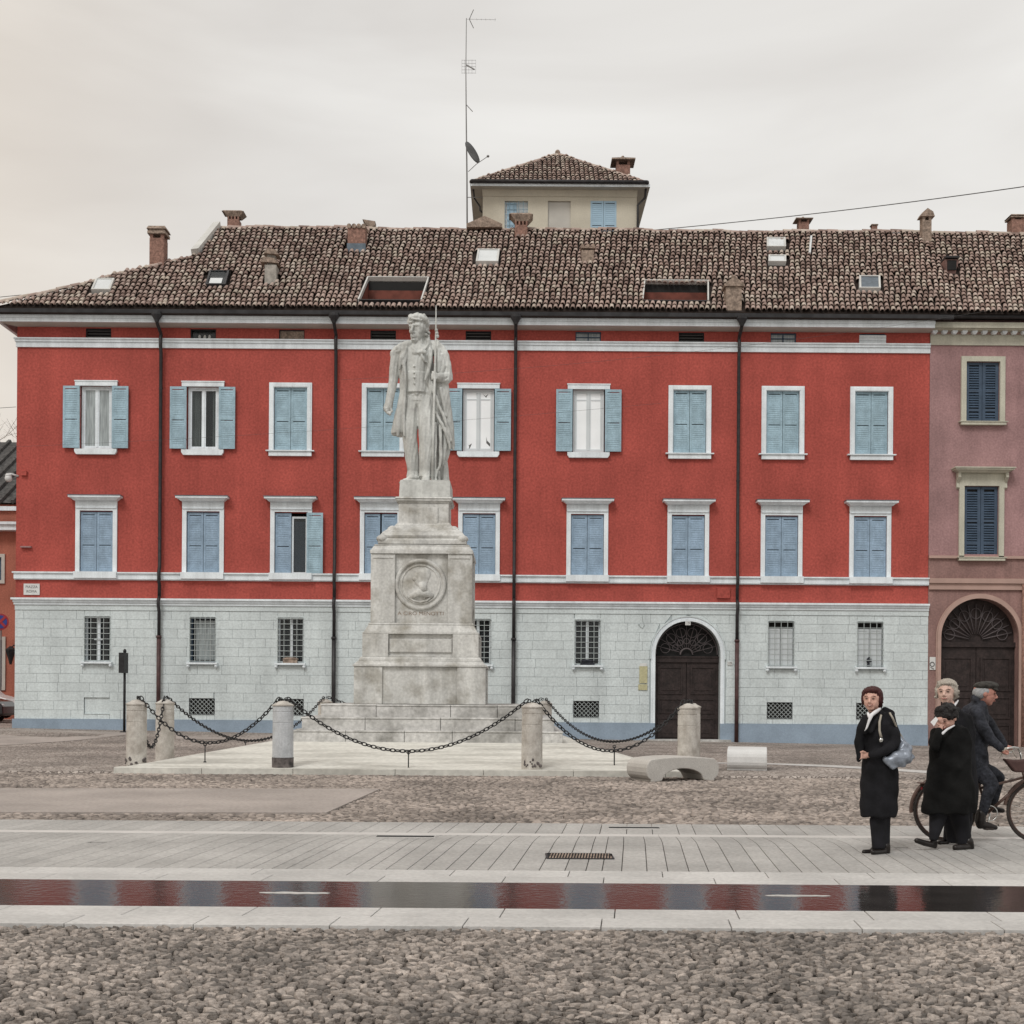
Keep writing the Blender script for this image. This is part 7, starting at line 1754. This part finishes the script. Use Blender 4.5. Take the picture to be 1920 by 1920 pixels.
b.L(mb, [(1260, 1365, .0, 150, 130), (1255, 1200, .0, 165, 140), (1240, 1000, 0, 160, 135), (1225, 800, 0, 165, 128), (1205, 640, 0, 170, 118), (1190, 520, 0, 165, 108), (1175, 450, .02, 130, 90), (1165, 410, .03, 80, 64), (1160, 390, .04, 60, 50)], 24)
b.T(mb, [(1310, 500, .0), (1350, 640, .0), (1345, 780, -.01), (1334, 940, -.02)], [54, 50, 46, 40])
sculpt(mb, .014, 3, 'coat', 'coat_black', w3, lambda co: .005*np.sin(co[:, 0]*40+1.5*np.sin(co[:, 2]*5)))
mb = MB(); b.T(mb, [(1225, 330, .02), (1190, 380, -.05), (1150, 400, -.08)], [10, 14, 10]); sculpt(mb, .007, 1, 'collar', 'scarf_white', w3)
mb = MB(); b.L(mb, [(1120, 1690, .0, 40, 40), (1150, 1540, .0, 60, 54), (1190, 1340, 0, 90, 80)]); b.L(mb, [(1300, 1690, .04, 42, 42), (1300, 1540, .03, 62, 54), (1290, 1340, 0, 90, 80)]); sculpt(mb, .014, 3, 'trousers', 'trouser', w3)
for (h_, t_) in (((1120, 1705, .02), (1045, 1712, -.04)), ((1310, 1705, .05), (1235, 1712, -.02))):
    mb = MB(); shoe(b, mb, h_, t_, h=26); sculpt(mb, .009, 2, 'shoe', 'shoe', w3)

# --- bicycle and its rider
BD = 14.35; b = Body(BD)
bk = setp(thing('bicycle', 'old dark brown city bicycle with silver handlebars ridden towards the right', 'bicycle', tuple(G(1858, 1579))))
def wheel(cx, cy, r):
    c = P(cx, cy, BD); k = r*BD/F
    wobj = setp(thing('wheel', None, None, tuple(c), parent=bk))
    m = MB(); m.ring(c, k-.018, .018, 'Y', 40, 8); m.build('tyre', 'rubber', wobj, smooth=True)
    m = MB(); m.ring(c, k-.042, .009, 'Y', 40, 6); m.build('rim', 'bike_brown', wobj, smooth=True)
    m = MB()
    for q_ in range(28): a_ = 2*math.pi*q_/28; m.tube([c+Vector((.02*math.cos(a_+.6), (-1)**q_*.025, .02*math.sin(a_+.6))), c+Vector(((k-.045)*math.cos(a_), 0, (k-.045)*math.sin(a_)))], .0013, 3)
    m.build('spokes', 'chrome', wobj); m = MB(); m.tube([c+Vector((0, -.05, 0)), c+Vector((0, .05, 0))], .02, 10); m.build('hub', 'chrome', wobj, smooth=True)
    return c, k
cr_, kr = wheel(1771.5, 1518.5, 59.5); cf_, kf = wheel(1946, 1521, 59.5)
def BP(px, py, dy=0): return P(px, py, BD+dy)
frame = MB(); bb_ = BP(1852, 1524); hd1 = BP(1922, 1462); hd0 = BP(1917, 1443); seat = BP(1826, 1440)
frame.tube([bb_, hd1], .017, 8); frame.tube([BP(1838, 1478), BP(1918, 1458)], .015, 8); frame.tube([bb_, seat], .015, 8); frame.tube([hd0, hd1+Vector((.02, 0, -.05))], .02, 8)
for s in (-1, 1): frame.tube([bb_+Vector((0, .03*s, 0)), cr_+Vector((0, .055*s, 0))], .009, 6); frame.tube([BP(1832, 1462, .02*s), cr_+Vector((0, .055*s, 0))], .008, 6); frame.tube([hd1+Vector((.02, .045*s, -.02)), hd1+Vector((.07, .05*s, -.2)), cf_+Vector((0, .055*s, 0))], .010, 6)
frame.build('frame', 'bike_brown', bk, smooth=True)
m = MB(); m.ring(cr_, kr+.022, .022, 'Y', 28, 6, R(20), R(185)); m.build('rear_mudguard', 'bike_brown', bk, smooth=True); m = MB(); m.ring(cf_, kf+.020, .020, 'Y', 24, 6, R(40), R(170)); m.build('front_mudguard', 'bike_brown', bk, smooth=True)
m = MB(); st = BP(1916, 1437); m.tube([st, BP(1914, 1416), BP(1912, 1410)], .012, 7)
for s in (-1, 1): m.tube([BP(1912, 1410), BP(1908, 1402, .12*s), BP(1900, 1401, .24*s), BP(1886, 1404, .27*s)], .011, 7)
m.build('handlebar', 'chrome', bk, smooth=True)
for s in (-1, 1): m = MB(); m.tube([BP(1888, 1403.5, .27*s), BP(1878, 1407, .28*s)], .017, 8); m.build('grip', 'strap_beige', bk, smooth=True)
for s in (-1, 1): m = MB(); m.tube([BP(1902, 1404, .22*s), BP(1896, 1411, .25*s), BP(1886, 1412, .26*s)], .006, 5); m.build('brake_lever', 'chrome', bk, smooth=True)
m = MB(); m.ell(BP(1825, 1436), .12, .09, .035, 12, 8); m.ell(BP(1834, 1436), .10, .04, .03, 10, 8); m.build('saddle', 'saddle', bk, smooth=True)
m = MB(); m.ring(bb_-Vector((0, .06, 0)), .085, .006, 'Y', 24, 5); m.tube([bb_-Vector((0, .07, 0)), bb_+Vector((-.04, -.09, -.165))], .010, 6); m.tube([bb_+Vector((0, .07, 0)), bb_+Vector((.04, .09, .165))], .010, 6); m.build('crank', 'chrome', bk, smooth=True)
for p in (bb_+Vector((-.04, -.13, -.165)), bb_+Vector((.04, .13, .165))): m = MB(); m.box(p.x-.045, p.x+.045, p.y-.04, p.y+.04, p.z-.012, p.z+.012); m.build('pedal', 'rubber', bk)
m = MB(); m.ell(BP(1727, 1477), .022, .022, .03, 10, 8); m.build('rear_light', 'sign_red', bk, smooth=True); m = MB(); m.ell(BP(1928, 1432), .045, .045, .045, 12, 8); m.build('headlight', 'chrome', bk, smooth=True)
m = MB(); m.box(BP(1722, 1475).x, BP(1812, 1475).x, BD-.06, BD+.06, BP(1722, 1467).z-.012, BP(1722, 1467).z); m.build('luggage_rack', 'bike_brown', bk)
sb = setp(thing('shopping_bag', 'dark red-brown bag hanging from the bicycle handlebar', 'bag', tuple(BP(1898, 1452)))) 
m = MB(); m.prism([(BP(px_, py_).x, BP(px_, py_).z) for px_, py_ in ((1864, 1420), (1888, 1423), (1908, 1421), (1911, 1440), (1903, 1446), (1884, 1445))], lambda x, z: (x, BD-.30, z), lambda x, z: (x, BD-.20, z)); m.build('bag_body', 'bag_brown', sb, bevel=.02); m = MB(); m.tube([BP(1874, 1421, -.25), BP(1882, 1408, -.25), BP(1898, 1407, -.25), BP(1906, 1421, -.25)], .006, 5); m.build('bag_handle', 'strap_beige', sb, smooth=True)
mn = setp(thing('person', 'man in a flat cap and dark grey coat riding the bicycle', 'person', tuple(G(1840, 1578))))
mb = MB(); q, e, ff = head(b, mb, None, 1488, 262, 118, R(-78), R(6), dy=0, neck_to=(1420, 400, .02))
for s, (hx, hy) in ((-1, (1688, 832)), (1, (1724, 790))):
    b.E(mb, hx, hy, .27*s, 32, 24, 24)
    for k in range(4): b.T(mb, [(hx+8, hy-14, .27*s+(k-1.5)*.018), (hx+26, hy-8, .27*s+(k-1.5)*.018), (hx+28, hy+14, .27*s+(k-1.5)*.018), (hx+12, hy+22, .27*s+(k-1.5)*.018)], [9, 8.5, 8, 7], 6)
    b.T(mb, [(hx, hy, .27*s-.03*s), (hx+22, hy+10, .27*s-.045*s)], [10, 8], 6); b.T(mb, [(hx-10, hy, .27*s), (hx-60, hy-40, .25*s)], [22, 26])
for s in (-1, 1): b.T(mb, [(1420, 400, .02), (1402, 450, .10*s), (1450, 590, .19*s), (1545, 720, .24*s), (1640, 795 if s < 0 else 748, .25*s)], [30, 30, 26, 24, 22])
sculpt(mb, .0065, 2, 'body', 'skin_ruddy', mn); ff(mn)
mb = MB(); e(mb, 0, .38, .02, .80, .62, .62); e(mb, 0, .15, .2, .79, .78, .6); sculpt(mb, .010, 2, 'hair', 'hair_grey', mn)
mb = MB(); e(mb, 0, -.02, .66, .90, 1.02, .38, Euler((-.12, 0, 0)).to_matrix()); e(mb, 0, -.62, .42, .62, .42, .12, Euler((.1, 0, 0)).to_matrix()); e(mb, 0, .3, .55, .82, .66, .34)
sculpt(mb, .009, 3, 'cap', 'cap_cloth', mn)
mb = MB()
b.L(mb, [(1400, 1010, .0, 110, 150), (1395, 930, .0, 118, 152), (1390, 820, 0, 118, 150), (1392, 700, 0, 128, 148), (1390, 600, 0, 136, 150), (1388, 500, 0, 132, 160), (1392, 420, 0, 110, 165), (1405, 370, 0, 84, 120), (1418, 335, 0, 58, 70)], 24)
for s in (-1, 1): b.T(mb, [(1402, 440, .15*s), (1470, 600, .20*s), (1560, 730, .24*s), (1640, 800 if s < 0 else 745, .26*s)] if s < 0 else [(1430, 430, .15), (1540, 560, .2), (1620, 680, .24), (1680, 755, .26)], [66, 58, 50, 38])
b.T(mb, [(1330, 440, 0), (1300, 460, 0)], [70, 60]); b.T(mb, [(1350, 800, -.1), (1380, 950, -.12), (1400, 1060, -.12)], [70, 76, 50]); b.T(mb, [(1395, 1000, 0), (1400, 1120, .05)], [90, 60])
b.T(mb, [(1400, 330, .08), (1380, 300, .0), (1400, 330, -.08), (1470, 400, -.07)], [30, 34, 30, 22])
sculpt(mb, .014, 3, 'coat', 'coat_grey', mn, lambda co: .006*np.sin(co[:, 0]*32+co[:, 2]*22)+.003*np.sin(co[:, 2]*45+co[:, 0]*12))
mb = MB()
b.T(mb, [(1420, 980, -.10), (1530, 1110, -.14), (1560, 1150, -.15)], [84, 76, 66]); b.T(mb, [(1555, 1150, -.15), (1500, 1290, -.14), (1468, 1420, -.13)], [66, 56, 46])
b.T(mb, [(1420, 980, .10), (1560, 1040, .13), (1620, 1080, .14)], [84, 74, 64]); b.T(mb, [(1620, 1080, .14), (1590, 1220, .13), (1570, 1330, .13)], [62, 52, 42])
sculpt(mb, .014, 3, 'trousers', 'coat_grey', mn)
mb = MB(); b.T(mb, [(1448, 1430, -.13), (1440, 1500, -.13), (1440, 1540, -.13)], [50, 52, 40]); b.T(mb, [(1440, 1535, -.13), (1530, 1550, -.14), (1590, 1566, -.14)], [40, 36, 24]); sculpt(mb, .009, 2, 'shoe', 'shoe', mn)
mb = MB(); b.T(mb, [(1565, 1340, .13), (1575, 1385, .13)], [42, 38]); b.T(mb, [(1575, 1390, .13), (1660, 1400, .13)], [34, 24]); sculpt(mb, .009, 2, 'shoe', 'shoe', mn)

# ------------------------------------------------------------------ side street at the far left
lb = setp(thing('side_building', 'muted orange old building with dark roof down the side street at the far left', 'building', (-24, 58, 0)))
LD = 58.0; PL = LD/F
def LX(px, py): return P(px, py, LD).x
def LZ(px, py): return P(px, py, LD).z
x1_ = LX(60, 1100); x0_ = x1_-16
mb = MB(); w0 = [(LX(-16, 1000), LZ(0, 1090)), (LX(4, 1000), LZ(0, 1090)), (LX(4, 1000), LZ(0, 1045)), (LX(-16, 1000), LZ(0, 1045))]
w1_ = [(LX(-14, 1200), LZ(0, 1290)), (LX(5, 1200), LZ(0, 1290)), (LX(5, 1200), LZ(0, 1200)), (LX(-14, 1200), LZ(0, 1200))]
ztl, ztr = LZ(0, 988), LZ(27, 1003)
wall_mesh(mb, [(x0_, -1), (x1_, -1), (x1_, ztl), (x0_, ztl)], [w0, w1_], lambda x, z: (x, LD, z), lambda x, z: (x, LD+.25, z)); mb.build('wall', 'orange_plaster', lb, fix=False)
for w_ in (w0, w1_):
    ww = setp(thing('window', None, None, (w_[0][0], LD, w_[0][1]), parent=lb)); mb = MB(); frame_ring(mb, w_[0][0]-.15, w_[1][0]+.15, w_[0][1]-.1, w_[2][1]+.15, .15, LD-.07, LD); mb.build('surround', 'soffit', ww)
    mm = (w_[0][0]+w_[1][0])/2
    for a, bq in ((w_[0][0], mm-.01), (mm+.01, w_[1][0])): shutter_leaf(a, bq, w_[0][1], w_[2][1], LD+.06).build('shutter', 'sign_blue' if False else 'shutter_dark', ww)
mb = MB(); vs = [(x0_, LD-.35, LZ(0, 984)), (x1_, LD-.35, LZ(0, 984)), (x1_, LD-.35, LZ(0, 972)), (x0_, LD-.35, LZ(0, 972))]
mb.box(x0_, x1_, LD-.5, LD, LZ(0, 996), LZ(0, 986)); mb.box(x0_, x1_, LD-.6, LD, LZ(0, 985.9), LZ(0, 981)); mb.build('cornice', 'white_trim', lb)
mb = MB(); mb.box(x0_, x1_, LD+1.0, LD+1.2, LZ(0, 990), LZ(0, 940)); mb.build('attic_wall', 'orange_plaster', lb)
mb = MB(); mb.box(x0_, x1_, LD+.85, LD+1.3, LZ(0, 952), LZ(0, 944)); mb.build('attic_cornice', 'white_trim', lb)
mb = MB(); zr0, zr1 = P(0, 944, LD+1).z, P(0, 829, LD+8).z
mb.add([(x0_, LD+.8, zr0), (x1_, LD+.8, zr0), (x1_, LD+8, zr1), (x0_, LD+8, zr1), (x0_, LD+8, zr0-3), (x1_, LD+8, zr0-3)], [(0, 1, 2, 3), (3, 2, 5, 4)])
n = 26
for k in range(n):
    xx = x1_-k*.6; mb.tube([(xx, LD+.75, zr0+.05), (xx, LD+8, zr1+.05)], .11, 5)
mb.build('roof', 'slate_roof', lb)
# no-parking sign on the wall
c = P(1, 1166, 57.0); t = setp(thing('no_parking_sign', 'round blue no-parking sign with red rim and cross at the left edge', 'road sign', tuple(c)))
rad = 15.5*57/F
def disc(r, y, z0=None, m='sign_blue', nm='face'):
    mb = MB(); n = 28; mb.prism([(c.x+r*math.cos(2*math.pi*k/n), c.z+r*math.sin(2*math.pi*k/n)) for k in range(n)], lambda x, z: (x, y, z), lambda x, z: (x, y+.02, z)); return mb.build(nm, m, t)
disc(rad, 57.0, m='sign_red', nm='rim'); disc(rad*.80, 56.985)
for s in (-1, 1):
    mb = MB(); d = rad*.60; h_ = rad*.11; mb.prism([(c.x-d-h_*s, c.z-s*d+h_), (c.x-d+h_*s, c.z-s*d-h_), (c.x+d+h_*s, c.z+s*d-h_), (c.x+d-h_*s, c.z+s*d+h_)], lambda x, z: (x, 56.974-.004*s, z), lambda x, z: (x, 56.984-.004*s, z)); mb.build('cross_bar', 'sign_red' if s > 0 else 'sign_red', t)
mb = MB(); mb.tube([(c.x, 57.06, c.z+rad), (c.x, 57.06, gz(c.x, 50)-.1)], .04, 8); mb.build('post', 'antenna', t)
# wall lantern
c2 = P(20, 1220, 57.4); t = setp(thing('wall_lantern', 'dark hanging lantern bracket on the orange wall at the left', 'lantern', tuple(c2))); mb = MB(); mb.tube([c2+Vector((.3, .55, .2)), c2+Vector((.1, .1, .25)), c2+Vector((0, 0, .1))], .03, 6); mb.build('bracket', 'iron', t); mb = MB(); mb.lathe(c2.x, c2.y, [(.05, c2.z-.62), (.12, c2.z-.35), (.20, c2.z-.1), (.24, c2.z+.05), (.05, c2.z+.2)], 8); mb.build('lamp_head', 'iron', t)
def car(name, label, D, xr, zg, m, H_=1.45, L=4.1, roofpx=None):
    t = setp(thing(name, label, 'car', (xr-L/2, D, zg)))
    pr = [(0, .30), (.02, .62), (.10, .82), (.55, .95), (1.05, 1.36), (1.45, H_), (2.6, H_-.02), (3.25, 1.02), (3.9, .86), (4.08, .66), (4.1, .32), (3.6, .26), (.5, .26)]
    pr = [(a*L/4.1, z) for a, z in pr]
    mb = MB(); mb.prism(pr, lambda a, z: (xr-L+a, D-.80, zg+z), lambda a, z: (xr-L+a, D+.80, zg+z)); mb.build('body', m, t, bevel=.07)
    for y in (D-.81, D+.81):
        for seg_ in (((.70, .98), (1.12, 1.34), (1.45, 1.38), (1.75, 1.38), (1.75, .98)), ((1.85, .98), (1.85, 1.38), (2.5, 1.37), (2.98, 1.02))): 
            mb = MB(); mb.prism([(a*L/4.1, z) for a, z in seg_], lambda a, z: (xr-L+a, y-.01, zg+z), lambda a, z: (xr-L+a, y+.01, zg+z)); mb.build('window', 'glass', t)
        for a in (.78, 3.25):
            wq = setp(thing('wheel', None, None, (xr-L+a, y, zg+.31), parent=t)); mb = MB(); mb.ring((xr-L+a, y, zg+.31), .22, .09, 'Y', 20, 8); mb.build('tyre', 'rubber', wq, smooth=True); mb = MB(); mb.tube([(xr-L+a, y-.07, zg+.31), (xr-L+a, y+.07, zg+.31)], .15, 14); mb.build('rim', 'chrome', wq)
    mb = MB(); mb.ell((xr-.12, D-.55, zg+.68), .08, .14, .09, 8, 6); mb.build('headlight', 'skylight', t, smooth=True)
    return t
xr1 = P(24, 1330, 54).x; car('parked_car', 'white parked car half hidden behind the dark one at the left edge', 54.8, P(34, 1330, 54.8).x, gz(-22, 50)+.10, 'car_white', 1.55)
car('parked_car', 'black parked car at the far left edge beside the red building', 52.0, P(20, 1335, 52).x, gz(-20, 50)+.02, 'car_dark', 1.48)
# bare winter treetop above the roof at the far left
rr = random.Random(31); D = 75.0; tb = P(-6, 1300, D); t = setp(thing('bare_tree', 'bare winter treetop showing above the dark roof at the far left', 'tree', (tb.x, D, 0)))
mb = MB(); base = Vector((tb.x, D, 0)); topz = P(0, 797, D).z
mb.tube([base, base+Vector((.1, 0, topz*.55)), base+Vector((.2, 0, topz*.75))], [.3, .2, .12], 8); mb.build('trunk', 'twig', t, smooth=True)
mb = MB()
def br(p, d, l, r_, n_):
    q_ = p+d*l; mb.tube([p, p.lerp(q_, .5)+Vector((rr.gauss(0, .03), 0, rr.gauss(0, .03)))*l, q_], [r_, r_*.8, r_*.55], 4)
    if n_ > 0:
        for k in range(3 if n_ > 1 else 4): d2 = (d+Vector((rr.gauss(0, .42), rr.gauss(0, .42), rr.gauss(.12, .3)))).normalized(); br(p.lerp(q_, rr.uniform(.55, 1)), d2, l*rr.uniform(.58, .78), r_*.55, n_-1)
for k in range(6): br(base+Vector((.1, 0, topz*(.6+.03*k))), Vector((rr.gauss(0, .5), rr.gauss(0, .4), 1)).normalized(), topz*.17, .07, 4)
mb.build('crown', 'twig', t)
